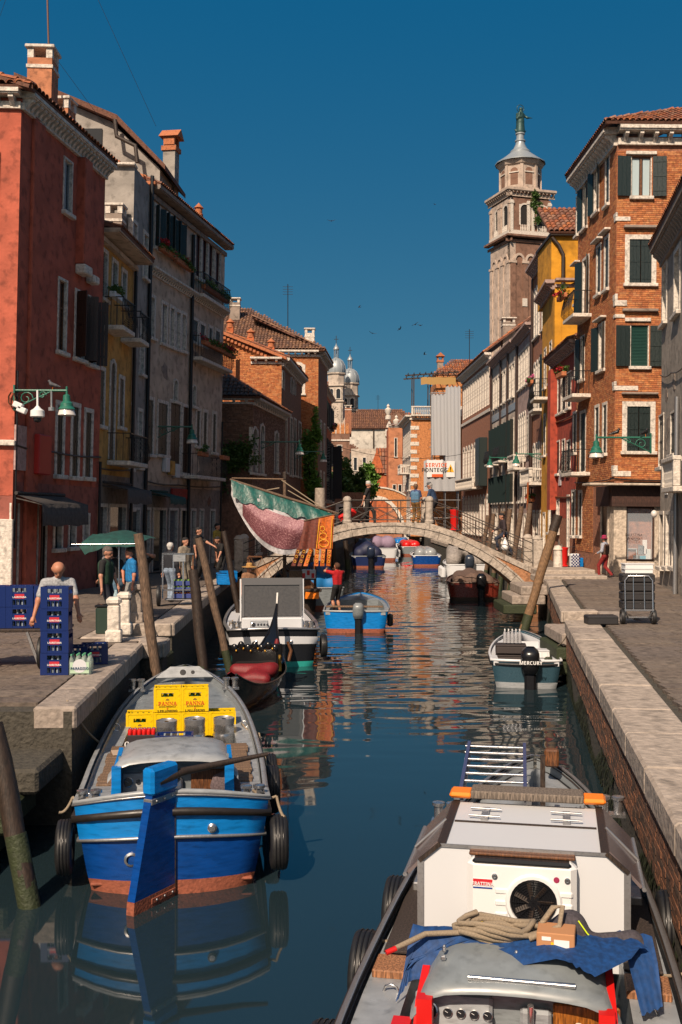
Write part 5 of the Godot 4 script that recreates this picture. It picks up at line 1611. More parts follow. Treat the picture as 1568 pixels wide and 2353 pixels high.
func bell_tower():
	var yaw := deg_to_rad(17.5)
	var w := 7.45
	var c := Vector3(30.3,0,-184.0)
	var r := Vector3(cos(yaw),0,-sin(yaw))    # along the right-hand face
	var f := Vector3(sin(yaw),0,cos(yaw))
	var p := func(a: float,b: float):
		var q: Vector3 = c+r*a+f*b
		return Vector2(q.x,-q.z)
	var h := w/2
	var S := house("bell_tower","tall old brick bell tower with an octagonal lantern and a statue on its lead roof",p.call(-h,h),p.call(h,h),0.0,"tower")
	var F := side(S,p.call(-h,-h),p.call(-h,h))
	for k in [S,F]:
		for x in [1.9,5.0]: win(k,x,x+1.6,50.0,53.4,"b",{"arch": true,"fr": 0.25,"sill": false,"gm": M.dark_room})
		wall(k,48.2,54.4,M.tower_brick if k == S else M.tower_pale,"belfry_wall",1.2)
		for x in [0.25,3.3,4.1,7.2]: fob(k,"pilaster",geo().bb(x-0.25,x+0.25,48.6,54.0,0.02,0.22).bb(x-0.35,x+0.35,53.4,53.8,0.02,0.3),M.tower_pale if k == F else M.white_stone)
		cornice(k,55.9,13,M.tower_pale,0.8,1.3,"cornice",-0.7,w+0.7)
		var b := fob(k,"balustrade",geo().bb(0,w,48.3,49.0,0,0.3),M.white_stone)
		for j in 12: ob("baluster",geo().lathe([[0.09,0],[0.13,0.4],[0.07,0.8],[0.1,1.0]],6),M.white_stone,b,Transform3D(Basis(),Vector3(1.9+j % 6*0.3+(3.1 if j > 5 else 0.0),49.0,0.15)))
		cornice(k,48.2,0,M.tower_brick,0.9,1.1,"cornice",-0.8,w+0.8)
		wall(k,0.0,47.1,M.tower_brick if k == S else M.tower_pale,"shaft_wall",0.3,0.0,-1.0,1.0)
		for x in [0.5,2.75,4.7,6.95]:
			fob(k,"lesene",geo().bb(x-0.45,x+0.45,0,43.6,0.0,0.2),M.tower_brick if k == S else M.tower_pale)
			fob(k,"band",geo().bb(x-0.6,x+0.6,43.6,44.0,0.0,0.3),M.tower_pale)
		for x in [1.6,3.7,5.85]:
			var rows := []
			for j in 9:
				var a := PI*j/8.0
				rows.append(PackedVector3Array([Vector3(x+cos(a)*0.65,44.0+sin(a)*0.9,0),Vector3(x+cos(a)*0.65,44.0+sin(a)*0.9,0.2),Vector3(x+cos(a)*1.0,44.0+sin(a)*1.3,0.2),Vector3(x+cos(a)*1.0,44.0+sin(a)*1.3,0)]))
			fob(k,"blind_arch",geo().loft(rows,true),M.tower_pale)
	fob(S,"slit_window",geo().bb(2.2,3.0,36.5,37.8,0.0,0.3),M.white_stone)
	fob(S,"core",geo().bb(0.1,w-0.1,0,47,-w+0.2,-1.1).bb(0.1,w-0.1,54.4,55.9,-w+0.2,-0.4),M.tower_brick)
	var m := Vector3(h,0,-h)
	var sky_b := geo()
	sky_b.bb(0,w,48.0,48.3,-w,-0.36)
	fob(S,"belfry_floor",sky_b,M.tower_brick)
	fob(S,"bell",geo().lathe([[0.9,0],[0.85,0.3],[0.6,1.0],[0.5,1.4],[0.0,1.6]],12,Vector3(5.6,50.3,-2.2)),M.bronze)
	var oct := Basis(Vector3.UP,PI/8)
	fob(S,"lantern_base",geo().lathe([[4.0,55.9],[4.0,56.4],[3.6,56.5]],8,m,oct,false),M.tower_pale)
	var dr := fob(S,"lantern",geo().lathe([[3.45,56.4],[3.45,60.3],[3.75,60.5],[4.0,61.0],[4.1,61.15]],8,m,oct,false),M.tower_pale)
	for j in 8:
		var a := TAU*j/8.0
		var d := Vector3(sin(a),0,cos(a))
		var bs := Basis(Vector3(cos(a),0,-sin(a)),Vector3.UP,d)
		var g := geo()
		var poly := PackedVector2Array([Vector2(-0.65,57.0),Vector2(0.65,57.0),Vector2(0.65,59.3)])
		for q in 7: poly.append(Vector2(cos(PI*q/6.0)*0.65,59.3+sin(PI*q/6.0)*0.6))
		g.prism(poly,3.12,3.2,Transform3D(bs,m))
		ob("blind_niche",g,M.tower_brick,dr)
		ob("niche_sill",geo().box(m+bs*Vector3(0,59.1,3.26),Vector3(1.7,0.18,0.14),bs),M.white_stone,dr)
		var ca := a+PI/8
		ob("corner_shaft",geo().box(m+Vector3(sin(ca)*3.4,58.4,cos(ca)*3.4),Vector3(0.5,4.0,0.3),Basis(Vector3.UP,ca)),M.tower_pale,dr)
	fob(S,"lead_roof",geo().lathe([[4.25,61.15],[4.25,61.3],[2.9,62.2],[2.0,62.9],[1.7,63.1],[1.7,63.4],[1.2,63.8],[0.8,64.6],[0.75,65.0],[0.9,65.1],[0.9,65.3],[0.65,65.4],[0.65,66.2],[0.8,66.3],[0.8,66.5],[0.0,66.5]],16,m,oct),M.lead)
	var st := nets([[Vector3(0,0.3,0),Vector3(0,1.6,0),0.62,0.5],[Vector3(0,1.6,0),Vector3(0.05,2.5,0.05),0.52,0.42],[Vector3(-0.3,2.5,0),Vector3(0.35,2.5,0),0.26,0.26],[Vector3(0.05,2.7,0),Vector3(0.08,3.2,0.05),0.16,0.27],[Vector3(0.4,2.5,0),Vector3(0.85,2.1,0.3),0.18,0.14],[Vector3(0.85,2.1,0.3),Vector3(1.5,2.1,0.4),0.13,0.07],[Vector3(-0.4,2.5,0),Vector3(-0.55,1.9,0.2),0.2,0.16],[Vector3(-0.55,1.9,0.2),Vector3(-0.1,2.1,0.5),0.15,0.12],[Vector3(-0.35,2.1,0.35),Vector3(-0.3,2.6,0.4),0.2,0.16],[Vector3(-0.8,0.5,0),Vector3(-0.4,0.1,0.1),0.08,0.16],[Vector3(0.8,0.5,0),Vector3(0.4,0.1,0.1),0.08,0.16]],0.09,0.12)
	var s := fob(S,"statue",st,M.bronze)
	s.transform = S.X*Transform3D(Basis.from_scale(Vector3.ONE*1.3),m+Vector3(0,66.4,0))
	var hg := geo()
	var hp := []
	for j in 17: hp.append(Vector3(0.08+cos(TAU*j/16.0)*0.5,3.35+sin(TAU*j/16.0)*0.5,-0.1))
	ob("halo",hg.tube(hp,0.05,5),M.bronze,s)
	var iv := geo()
	for k in 4: plant(iv,Vector3(4.2+0.3*k,54.8-1.2*k,0.5),Vector3(0.9,0.8,0.3),240,0.3)
	var il := fob(S,"creeper",iv,M.leaf)
	il.set_meta("kind","stuff")
func twin_tower(k: int):
	var at := V(-0.88,0,200) if k == 0 else V(1.72,-1.0,207)
	var t := thing("church_tower",["pale church tower with a lead dome and a clock, left twin","pale domed church tower without a clock, right twin"][k],"tower",at,deg_to_rad(-8),"twin church towers")
	var pale := mat(C(0.52,0.44,0.37),0.92,"plaster",0.15)
	var F := {"n": t,"X": Transform3D(Basis(),Vector3(-1.4,0,1.4)),"W": Transform3D(),"L": 2.8,"o": []}
	win(F,0.4,1.05,23.2,25.0,"b",{"arch": true,"fr": 0.1}); win(F,1.6,2.4,23.2,25.0,"b",{"arch": true,"fr": 0.1})
	wall(F,0,25.6,pale)
	var R := {"n": t,"X": Transform3D(Basis(Vector3.UP,PI/2),Vector3(1.4,0,1.4)),"W": Transform3D(),"L": 2.8,"o": []}
	win(R,1.0,1.8,23.2,25.0,"b",{"arch": true,"fr": 0.1})
	wall(R,0,25.6,pale)
	fob(F,"core",geo().bb(0.01,2.79,0,25.6,-2.8,-0.5),pale)
	for y in [22.7,25.6]: ob("cornice",geo().cbox(Vector3(0,y,0),Vector3(3.3,0.3,3.3),0.08),pale,t)
	ob("drum",geo().lathe([[1.6,25.7],[1.6,27.6],[1.85,27.75],[1.85,28.0]],8,Vector3.ZERO,Basis(Vector3.UP,PI/8),false),pale,t)
	ob("dome",geo().lathe([[1.68,28.0],[1.75,28.6],[1.62,29.4],[1.2,30.2],[0.7,30.6],[0.45,30.7]],16),M.lead,t)
	for j in 8: ob("rib",geo().tube(range(6).map(func(q): return Vector3(sin(TAU*j/8.0),0,cos(TAU*j/8.0))*[1.7,1.77,1.64,1.22,0.72,0.45][q]+Vector3(0,[28.0,28.6,29.4,30.2,30.6,30.7][q],0)),0.05,4),M.lead,t)
	var lg := geo().lathe([[0.5,30.65],[0.5,30.85]],8)
	for j in 6: lg.tube([Vector3(sin(TAU*j/6.0)*0.38,30.8,cos(TAU*j/6.0)*0.38),Vector3(sin(TAU*j/6.0)*0.38,32.3,cos(TAU*j/6.0)*0.38)],0.07,5)
	lg.lathe([[0.55,32.3],[0.55,32.5],[0.4,32.8],[0.1,33.2],[0.05,33.5]],8)
	ob("lantern",lg,M.lead,t)
	ob("cross",geo().bb(-0.05,0.05,33.4,34.9,-0.05,0.05).bb(-0.4,0.4,34.2,34.3,-0.04,0.04),M.black_iron,t)
	if k == 0:
		var cl := ob("clock_face",geo().lathe([[0,0],[1.02,0],[1.1,0.05],[1.15,0.02]],24,Vector3(-0.35,20.8,1.42),Basis(Vector3.RIGHT,PI/2)),pale,t)
		for j in 12: ob("hour_mark",geo().box(Vector3(-0.35+sin(TAU*j/12.0)*0.85,20.8+cos(TAU*j/12.0)*0.85,1.45),Vector3(0.07,0.22,0.04),Basis(Vector3.BACK,-TAU*j/12.0)),M.black_iron,cl)
		ob("clock_hand",geo().bar(Vector3(-0.35,20.8,1.47),Vector3(-0.6,20.2,1.47),0.08,0.03),M.black_iron,cl)
		ob("clock_hand",geo().bar(Vector3(-0.35,20.8,1.48),Vector3(-0.1,21.5,1.48),0.06,0.03),M.black_iron,cl)
func stone_bridge():
	var D := 43.6
	var wd := 2.6
	var b := thing("stone_bridge","low arched white stone bridge with iron railings crossing the canal","bridge",V(1.9,0,D))
	M.bridge_stone = mat(C(0.46,0.395,0.335),0.8,"stone",0.5)
	M.bridge_wall = mat(C(0.42,0.2,0.1),0.95,"stone",0.6)
	M.rail = mat(C(0.06,0.05,0.045),0.6,"worn",2.0,0.2)
	# deck line: [x,y] across,symmetrical
	var deck := [[-6.1,0.0],[-5.6,0.36],[-2.75,1.68],[-1.65,2.06],[1.65,2.06],[2.75,1.68],[5.6,0.36],[6.1,0.0]]
	var R := 7.2
	var ay := 1.66
	var arc := func(x: float,r: float): return ay-R+sqrt(maxf(0.01,r*r-x*x))
	var poly := PackedVector2Array()
	for p in deck: poly.append(Vector2(p[0],p[1]-0.24))
	poly.append(Vector2(6.1,-1.8))
	for k in 25:
		var x := 5.2-k*10.4/24
		poly.append(Vector2(x,arc.call(x,R+0.02)))
	poly.append(Vector2(-6.1,-1.8))
	ob("spandrel",geo().prism(poly,-wd,0.0),M.bridge_wall,b)
	# voussoirs on both faces
	for k in 21:
		var a0 := lerpf(-0.83,0.83,k/21.0)
		var a1 := lerpf(-0.83,0.83,(k+1)/21.0)-0.002
		var q := PackedVector2Array()
		for s in [[a0,R],[a1,R],[a1,R+0.3],[a0,R+0.3]]: q.append(Vector2(sin(s[0])*s[1],ay-R+cos(s[0])*s[1]))
		ob("voussoir",geo().prism(q,-0.4,0.07+0.006*(k % 2)),M.bridge_stone,b)
		for s in 4: q[s] = Vector2(sin([a0,a1,a1,a0][s])*(R+[0.3,0.3,0.37,0.37][s]),ay-R+cos([a0,a1,a1,a0][s])*(R+[0.3,0.3,0.37,0.37][s]))
		ob("arch_moulding",geo().prism(q,-0.3,0.11),M.bridge_stone,b)
	# coping blocks along the deck edge
	for z in [0.0,-wd+0.34]:
		for i in deck.size()-1:
			var A := Vector2(deck[i][0],deck[i][1])
			var B := Vector2(deck[i+1][0],deck[i+1][1])
			var n := maxi(1,int(A.distance_to(B)/1.0))
			for k in n:
				var p0 := A.lerp(B,float(k)/n)
				var p1 := A.lerp(B,(k+1.0)/n)
				var e := (p1-p0).normalized()*0.006
				p0 += e; p1 -= e
				ob("coping_stone",geo().prism(PackedVector2Array([p0+Vector2(0,-0.235),p1+Vector2(0,-0.235),p1,p0]),z-0.34,z+0.05),M.bridge_stone if rng.randf() < 0.7 else M.coping,b)
	# deck and steps
	for k in 10:
		var x := 1.9+k*0.42
		for s in [-1,1]: ob("step",geo().box(Vector3(s*(x+0.1),1.9-k*0.19-0.2,-wd/2),Vector3(0.44,0.4,wd-0.7)),M.paver,b)
	ob("deck",geo().bb(-1.9,1.9,1.6,1.98,-wd+0.35,-0.35),M.paver,b)
	# pillars and railings
	var pil := geo()
	pil.lathe([[0.19,0],[0.19,0.08],[0.16,0.12],[0.15,0.86],[0.18,0.9],[0.17,0.98],[0.1,1.06],[0.0,1.09]],10)
	var pm := pil.mesh()
	for z in [-0.15,-wd+0.15]:
		for x in [-1.65,1.65]: ob("pillar",pm,M.bridge_stone,b,Transform3D(Basis(),Vector3(x,2.06,z)))
		for x in [-6.0,6.0]: ob("end_pillar",geo().cbox(Vector3(x,0.62,z),Vector3(0.36,1.5,0.4),0.03).lathe([[0.2,1.37],[0.22,1.42],[0.12,1.55],[0,1.58]],8,Vector3(x,0,z)),M.bridge_stone,b)
		for run in [[Vector2(-5.85,0.3),Vector2(-2.75,1.68),3],[Vector2(-2.75,1.68),Vector2(-1.75,2.04),1],[Vector2(-1.5,2.06),Vector2(1.5,2.06),3],[Vector2(1.75,2.04),Vector2(2.75,1.68),1],[Vector2(2.75,1.68),Vector2(5.85,0.3),3]]:
			var A := Vector3(run[0].x,run[0].y,z)
			var B := Vector3(run[1].x,run[1].y,z)
			var g := geo()
			for h in [0.12,0.62,0.92]: g.tube([A+Vector3(0,h,0),B+Vector3(0,h,0)],0.022 if h > 0.9 else 0.015,6)
			for k in run[2]+1:
				var p := A.lerp(B,float(k)/run[2])
				g.tube([p,p+Vector3(0,0.92,0)],0.018,6)
				if k < run[2]:
					var q := A.lerp(B,float(k+1)/run[2])
					g.tube([p+Vector3(0,0.12,0),q+Vector3(0,0.62,0)],0.013,5)
					g.tube([p+Vector3(0,0.62,0),q+Vector3(0,0.12,0)],0.013,5)
			ob("railing",g,M.rail,b)
# a smooth skin round tapered bones [from,to,radius,radius,(blend)],meshed with surface nets
func nets(bones: Array,cell: float,blend := 0.04) -> ArrayMesh:
	var lo := Vector3.ONE*1e9
	var hi := Vector3.ONE*-1e9
	for b in bones:
		var r: float = maxf(b[2],b[3])+cell*2.5+blend*0.6
		for q in 2:
			lo = lo.min(b[q]-Vector3.ONE*r)
			hi = hi.max(b[q]+Vector3.ONE*r)
	var nx := int((hi.x-lo.x)/cell)+2
	var ny := int((hi.y-lo.y)/cell)+2
	var nz := int((hi.z-lo.z)/cell)+2
	var f := PackedFloat32Array()
	f.resize(nx*ny*nz)
	f.fill(1.0)
	var near := PackedByteArray()
	near.resize(nx*ny*nz)
	var list := PackedInt32Array()
	for b in bones:
		var a: Vector3 = b[0]
		var e: Vector3 = b[1]
		var ra: float = b[2]
		var rb: float = b[3]
		var ab := e-a
		var l2 := maxf(ab.length_squared(),1e-9)
		var pad := maxf(ra,rb)+cell*2.0+blend*0.5
		var i0 := Vector3i(((a.min(e)-Vector3.ONE*pad-lo)/cell).floor()).clamp(Vector3i.ZERO,Vector3i(nx-1,ny-1,nz-1))
		var i1 := Vector3i(((a.max(e)+Vector3.ONE*pad-lo)/cell).ceil()).clamp(Vector3i.ZERO,Vector3i(nx-1,ny-1,nz-1))
		for iz in range(i0.z,i1.z+1):
			for iy in range(i0.y,i1.y+1):
				var at := (iz*ny+iy)*nx+i0.x
				var p := lo+Vector3(i0.x,iy,iz)*cell
				for ix in range(i0.x,i1.x+1):
					var pa := p-a
					var t := clampf(pa.dot(ab)/l2,0.0,1.0)
					var d := (pa-ab*t).length()-ra-(rb-ra)*t
					var o := f[at]
					if o < 0.9 and blend > 0.0:
						var h := maxf(blend-absf(d-o),0.0)/blend
						f[at] = minf(d,o)-h*h*blend*0.25
					elif d < o: f[at] = d
					if near[at] == 0 and absf(d) < cell*2.0+blend*0.4:
						near[at] = 1
						list.append(at)
					at += 1
					p.x += cell
	var vid := {}
	var vs := PackedVector3Array()
	var sy := nx
	var sz := nx*ny
	var offs := [0,1,sy,sy+1,sz,sz+1,sz+sy,sz+sy+1]
	var edges := [[0,1],[2,3],[4,5],[6,7],[0,2],[1,3],[4,6],[5,7],[0,4],[1,5],[2,6],[3,7]]
	for at in list:
		var x := at % nx
		var y := (at/nx) % ny
		var z := at/sz
		if x >= nx-1 or y >= ny-1 or z >= nz-1: continue
		var m := 0
		for k in 8:
			if f[at+offs[k]] < 0.0: m |= 1 << k
		if m == 0 or m == 255: continue
		var s := Vector3.ZERO
		var n := 0
		for e in edges:
			var k0: int = e[0]
			var k1: int = e[1]
			if ((m >> k0) & 1) == ((m >> k1) & 1): continue
			var v0 := f[at+offs[k0]]
			var v1 := f[at+offs[k1]]
			var t := v0/(v0-v1)
			s += Vector3(k0 & 1,(k0 >> 1) & 1,k0 >> 2).lerp(Vector3(k1 & 1,(k1 >> 1) & 1,k1 >> 2),t)
			n += 1
		vid[at] = vs.size()
		vs.append(lo+(Vector3(x,y,z)+s/n)*cell)
	var ix := PackedInt32Array()
	for at in vid:
		for ax in 3:
			var st: int = [1,sy,sz][ax]
			var a1: int = [sy,sz,1][ax]
			var a2: int = [sz,1,sy][ax]
			var in0: bool = f[at] < 0.0
			if in0 == (f[at+st] < 0.0): continue
			if not (vid.has(at-a1) and vid.has(at-a2) and vid.has(at-a1-a2)): continue
			var A: int = vid[at]
			var B: int = vid[at-a1]
			var Cc: int = vid[at-a1-a2]
			var Dd: int = vid[at-a2]
			if in0: ix.append_array([A,Cc,B,A,Dd,Cc])
			else: ix.append_array([A,B,Cc,A,Cc,Dd])
	var st2 := SurfaceTool.new()
	st2.begin(Mesh.PRIMITIVE_TRIANGLES)
	st2.set_smooth_group(0)
	for v in vs: st2.add_vertex(v)
	for i in ix: st2.add_index(i)
	st2.generate_normals()
	return st2.commit()
# ---------------------------------------------------------------- boats: x across,y up from the waterline,bow towards -z,stern at z = 0
func hw(H: Dictionary,t: float) -> float:   # half beam at t (0 bow,1 stern)
	var s := 1.0-pow(1.0-t,H.get("full",2.6))
	return H.B*0.5*pow(maxf(s,0.0),0.75)*(1.0-H.get("tuck",0.06)*smoothstep(0.7,1.0,t))+H.get("stem",0.02)
func sheer(H: Dictionary,t: float) -> float:
	return lerpf(H.hm,H.hb,pow(1.0-t,2.2))+(H.hs-H.hm)*pow(t,3.0)
func outline(H: Dictionary,f: float,off := 0.0,dy := 0.0) -> PackedVector3Array:   # plan line at the share f of the sheer height
	var o := PackedVector3Array()
	var side_pts := []
	var n := 18
	for i in n+1:
		var t := pow(i/float(n),1.35)
		var k := lerpf(1.0-H.get("flare",0.14)*(1.0+1.2*(1.0-t)),1.0,pow(clampf(f,0,1),0.7))
		var y := sheer(H,t)*f+dy
		var z: float = -H.L*(1.0-t)+H.get("rake",0.5)*pow(1.0-t,3.0)*(1.0-f)
		side_pts.append(Vector3(hw(H,t)*k+off,y,z))
	for p in side_pts: o.append(Vector3(-p.x,p.y,p.z))
	var e: Vector3 = side_pts[n]
	var m := 9
	for j in range(1,m):
		var a := -1.0+2.0*j/m
		o.append(Vector3(e.x*a,e.y+H.get("crown",0.0)*(1.0-a*a)*f,e.z+(H.get("bulge",0.1)+off)*(1.0-pow(absf(a),2.4))))
	side_pts.reverse()
	for p in side_pts: o.append(p)
	return o
func band(t: Node3D,H: Dictionary,called: String,f0: float,f1: float,m: Material,n := 4,off := 0.0) -> MeshInstance3D:
	var rows := []
	for k in n+1: rows.append(outline(H,lerpf(f0,f1,float(k)/n),off))
	return ob(called,geo().smooth().loft(rows),m,t)
func strake(t: Node3D,H: Dictionary,called: String,f: float,hgt: float,out: float,m: Material,dy := 0.0) -> MeshInstance3D:
	var a := outline(H,f,-0.02,dy-hgt/2)
	var b := outline(H,f,out,dy-hgt*0.4)
	var c := outline(H,f,out,dy+hgt*0.4)
	var d := outline(H,f,-0.02,dy+hgt/2)
	return ob(called,geo().smooth().loft([a,b,c,d]),m,t)
func deck_strip(H: Dictionary,t0: float,t1: float,inner: float,drop: float,off := -0.04,sides := [-1,1]) -> Geo:   # deck between the sides and an inner line (0: full width)
	var g := geo().smooth()
	for s in sides:
		var rows := []
		for k in 11:
			var t := lerpf(t0,t1,k/10.0)
			var w := hw(H,t)+off
			var y := sheer(H,t)-drop
			var z: float = -H.L*(1.0-t)
			var iw := maxf(0.0,w-inner) if inner > 0 else 0.0
			rows.append(PackedVector3Array([Vector3(s*w,y,z),Vector3(s*lerpf(w,iw,0.5),y+(0.02 if inner <= 0 else 0.0),z),Vector3(s*iw,y+(0.03 if inner <= 0 else 0.0),z)]))
		g.loft(rows)
	return g
func side_decks(t: Node3D,H: Dictionary,called: String,t0: float,t1: float,inner: float,drop: float,m: Material):
	for s in [-1,1]: ob(called,deck_strip(H,t0,t1,inner,drop,-0.04,[s]),m,t)
func well(t: Node3D,H: Dictionary,t0: float,t1: float,inner: float,drop: float,floor_y: float,m: Material,fm: Material):
	var rows := []
	var fr := []
	for s in [-1,1]:
		for k in 11:
			var q := lerpf(t0,t1,k/10.0) if s < 0 else lerpf(t1,t0,k/10.0)
			var w := maxf(0.02,hw(H,q)-0.04-inner)
			rows.append(Vector3(s*w,sheer(H,q)-drop,-H.L*(1.0-q)))
			fr.append(Vector3(s*w,floor_y,-H.L*(1.0-q)))
	ob("coaming",geo().loft([PackedVector3Array(rows),PackedVector3Array(fr)],true),m,t)
	var g := geo()
	for k in 10: g.q(fr[k],fr[21-k],fr[20-k],fr[k+1])
	ob("floor",g,fm,t)
func tyre(called: String,label: String,at: Vector3,yaw: float,r := 0.3,w := 0.17,group := "tyre fenders on the boats") -> Node3D:
	var t := thing(called,label,"tyre",at,yaw,group)
	var rows := []
	for i in 25:
		var a := TAU*i/24.0
		var d := Vector3(0,cos(a),sin(a))
		var o := PackedVector3Array()
		for p in [[0.62,-0.42],[0.75,-0.52],[0.95,-0.44],[1.0,-0.3],[1.0,0.3],[0.95,0.44],[0.75,0.52],[0.62,0.42],[0.58,0.3],[0.58,-0.3]]:
			o.append(d*r*p[0]+Vector3(p[1]*w,0,0))
		rows.append(o)
	ob("tyre_body",geo().smooth().loft(rows,true),M.black_rubber,t)
	var g := geo()
	for k in 3:
		var ring := []
		for i in 25: ring.append(Vector3((k-1)*w*0.2,cos(TAU*i/24.0)*r*1.004,sin(TAU*i/24.0)*r*1.004))
		g.tube(ring,0.008,4)
	ob("tread_ribs",g,M.black_plastic,t)
	return t
func rope(label: String,pts: Array,r := 0.014,sag := 0.06):
	var t := thing("mooring_rope",label,"rope",pts[0])
	var q := []
	for p in pts: q.append(p-pts[0])
	ob("rope",wire(q,M.rope,r,sag),M.rope,t)
func outboard(par: Node3D,x: float,y: float,z: float,s: float,m: Material,writing := ""):
	var o := Transform3D(Basis.from_scale(Vector3.ONE*s),Vector3(x,y,z))
	var g := geo().smooth()
	var rows := []
	for k in 9:
		var f := k/8.0
		var ring := PackedVector3Array()
		var hwid: float = [0.15,0.19,0.2,0.2,0.2,0.195,0.19,0.165,0.09][k]
		var dep: float = [0.17,0.22,0.26,0.27,0.28,0.29,0.28,0.24,0.12][k]
		for j in 14:
			var a := TAU*j/14.0
			ring.append(Vector3(signf(cos(a))*pow(absf(cos(a)),0.6)*hwid,0.14+f*0.56,signf(sin(a))*pow(absf(sin(a)),0.6)*dep+0.12+0.06*f))
		ring.reverse()
		rows.append(ring)
	g.loft(rows,true)
	var c := ob("outboard_motor",g,m,par,o)
	var leg := geo().cbox(Vector3(0,-0.15,0.12),Vector3(0.24,0.62,0.26),0.05).cbox(Vector3(0,-0.52,0.2),Vector3(0.26,0.025,0.34),0.01).cbox(Vector3(0,0.05,-0.03),Vector3(0.2,0.34,0.14),0.03)
	ob("motor_leg",leg,M.black_plastic,c)
	ob("propeller",geo().lathe([[0.05,0],[0.06,0.12],[0.02,0.2]],8,Vector3(0,-0.72,0.2),Basis(Vector3.RIGHT,PI/2)),M.dull_steel,c)
	ob("tiller",geo().tube([Vector3(-0.1,0.2,-0.05),Vector3(-0.3,0.28,-0.35)],0.022,6),M.black_plastic,c)
	if writing: text(writing,0.075,M.white_plastic,c,Transform3D(Basis(),Vector3(0,0.4,0.45)),"Droid Sans",true)
func cleats(par: Node3D,pts: Array):   # steel mooring bitts in pairs
	var g := geo()
	for s in [-1,1]: g.lathe([[0.045,0],[0.045,0.15],[0.065,0.16],[0.065,0.19],[0.0,0.2]],10,Vector3(s*0.07,0,0))
	g.bb(-0.14,0.14,-0.01,0.02,-0.07,0.07)
	var m := g.mesh()
	for p in pts: ob("mooring_bitt",m,M.steel,par,Transform3D(Basis(),p))
func gauge_panel(par: Node3D,at: Vector3,s := 1.0):
	var x := Transform3D(Basis(Vector3.RIGHT,-0.25)*Basis.from_scale(Vector3.ONE*s),at)
	var p := ob("gauge_panel",geo().cbox(Vector3.ZERO,Vector3(0.44,0.26,0.05),0.02),M.light_grey,par,x)
	for k in 5:
		var r := 0.055 if k == 0 else 0.028
		var c := Vector3(-0.14+(0.0 if k == 0 else 0.035+0.075*k),0.02,0.026)
		var gm := ob("gauge",geo().lathe([[0,0.001],[r*0.86,0.001]],16,c,Basis(Vector3.RIGHT,PI/2)),M.black_plastic,p)
		ob("bezel",geo().lathe([[r*0.84,0.0],[r*0.86,0.012],[r,0.01],[r,-0.004]],16,c,Basis(Vector3.RIGHT,PI/2)),M.steel,gm)
		ob("needle",geo().bar(c+Vector3(0,0,0.006),c+Vector3(-r*0.6,r*0.3,0.006),0.004,0.002),M.white_plastic,gm)
	for k in 3: ob("knob",geo().lathe([[0.012,0],[0.012,0.02],[0,0.021]],8,Vector3(-0.16+k*0.05,-0.09,0.025),Basis(Vector3.RIGHT,PI/2)),M.black_plastic,p)
# the steering hood over the open cockpit,seen from astern; z = its after lip
func hood(t: Node3D,H: Dictionary,z: float,wdt: float,y0: float,y1: float,deep: float,m: Material,frame_m: Material,base_y: float):
	var rows := []
	for k in 7:
		var f: float = [0.0,0.02,0.12,0.5,0.88,0.97,1.0][k]
		var zz := z-deep*f
		var yy: float = [y0-0.04,y0,y0+0.03,lerpf(y0,y1,0.75),y1,y1-0.02,y1-0.12][k]
		var o := PackedVector3Array()
		for j in 13:
			var a := -1.0+j/6.0
			var e := 1.0 if f < 0.2 else 0.93
			o.append(Vector3(a*wdt/2*e,yy+0.06*(1.0-a*a)-(0.16*pow(absf(a),10.0)),zz))
		rows.append(o)
	ob("hood",geo().smooth().loft(rows),m,t)
	# side cheeks of the windscreen box and its frame
	var ck := geo()
	for s in [-1,1]:
		ck.prism(PackedVector2Array([Vector2(0.0,base_y-0.02),Vector2(deep+0.15,base_y-0.02),Vector2(deep*0.95,y1-0.06),Vector2(0.05,y0-0.07)]),-0.025,0.025,Transform3D(Basis(Vector3(0,0,-1),Vector3(s*-0.07,1,0),Vector3(1,0,0)),Vector3(s*(wdt/2+0.0),0,z+0.02)))
		ck.bb(s*(wdt/2-0.1)-0.05,s*(wdt/2-0.1)+0.05,base_y-0.02,y0-0.02,z-0.04,z+0.06)
	ck.bb(-wdt/2+0.1,wdt/2-0.1,base_y-0.05,base_y+0.05,z+0.02,z+0.1)
	ob("cockpit_frame",ck,frame_m,t)
	ob("dashboard",geo().bb(-wdt/2+0.1,wdt/2-0.1,base_y-0.4,y0+0.02,z-deep*0.34,z-deep*0.3).bb(-wdt/2+0.1,wdt/2-0.1,base_y-0.42,base_y-0.4,z-deep*0.3,z),M.grey_paint,t)
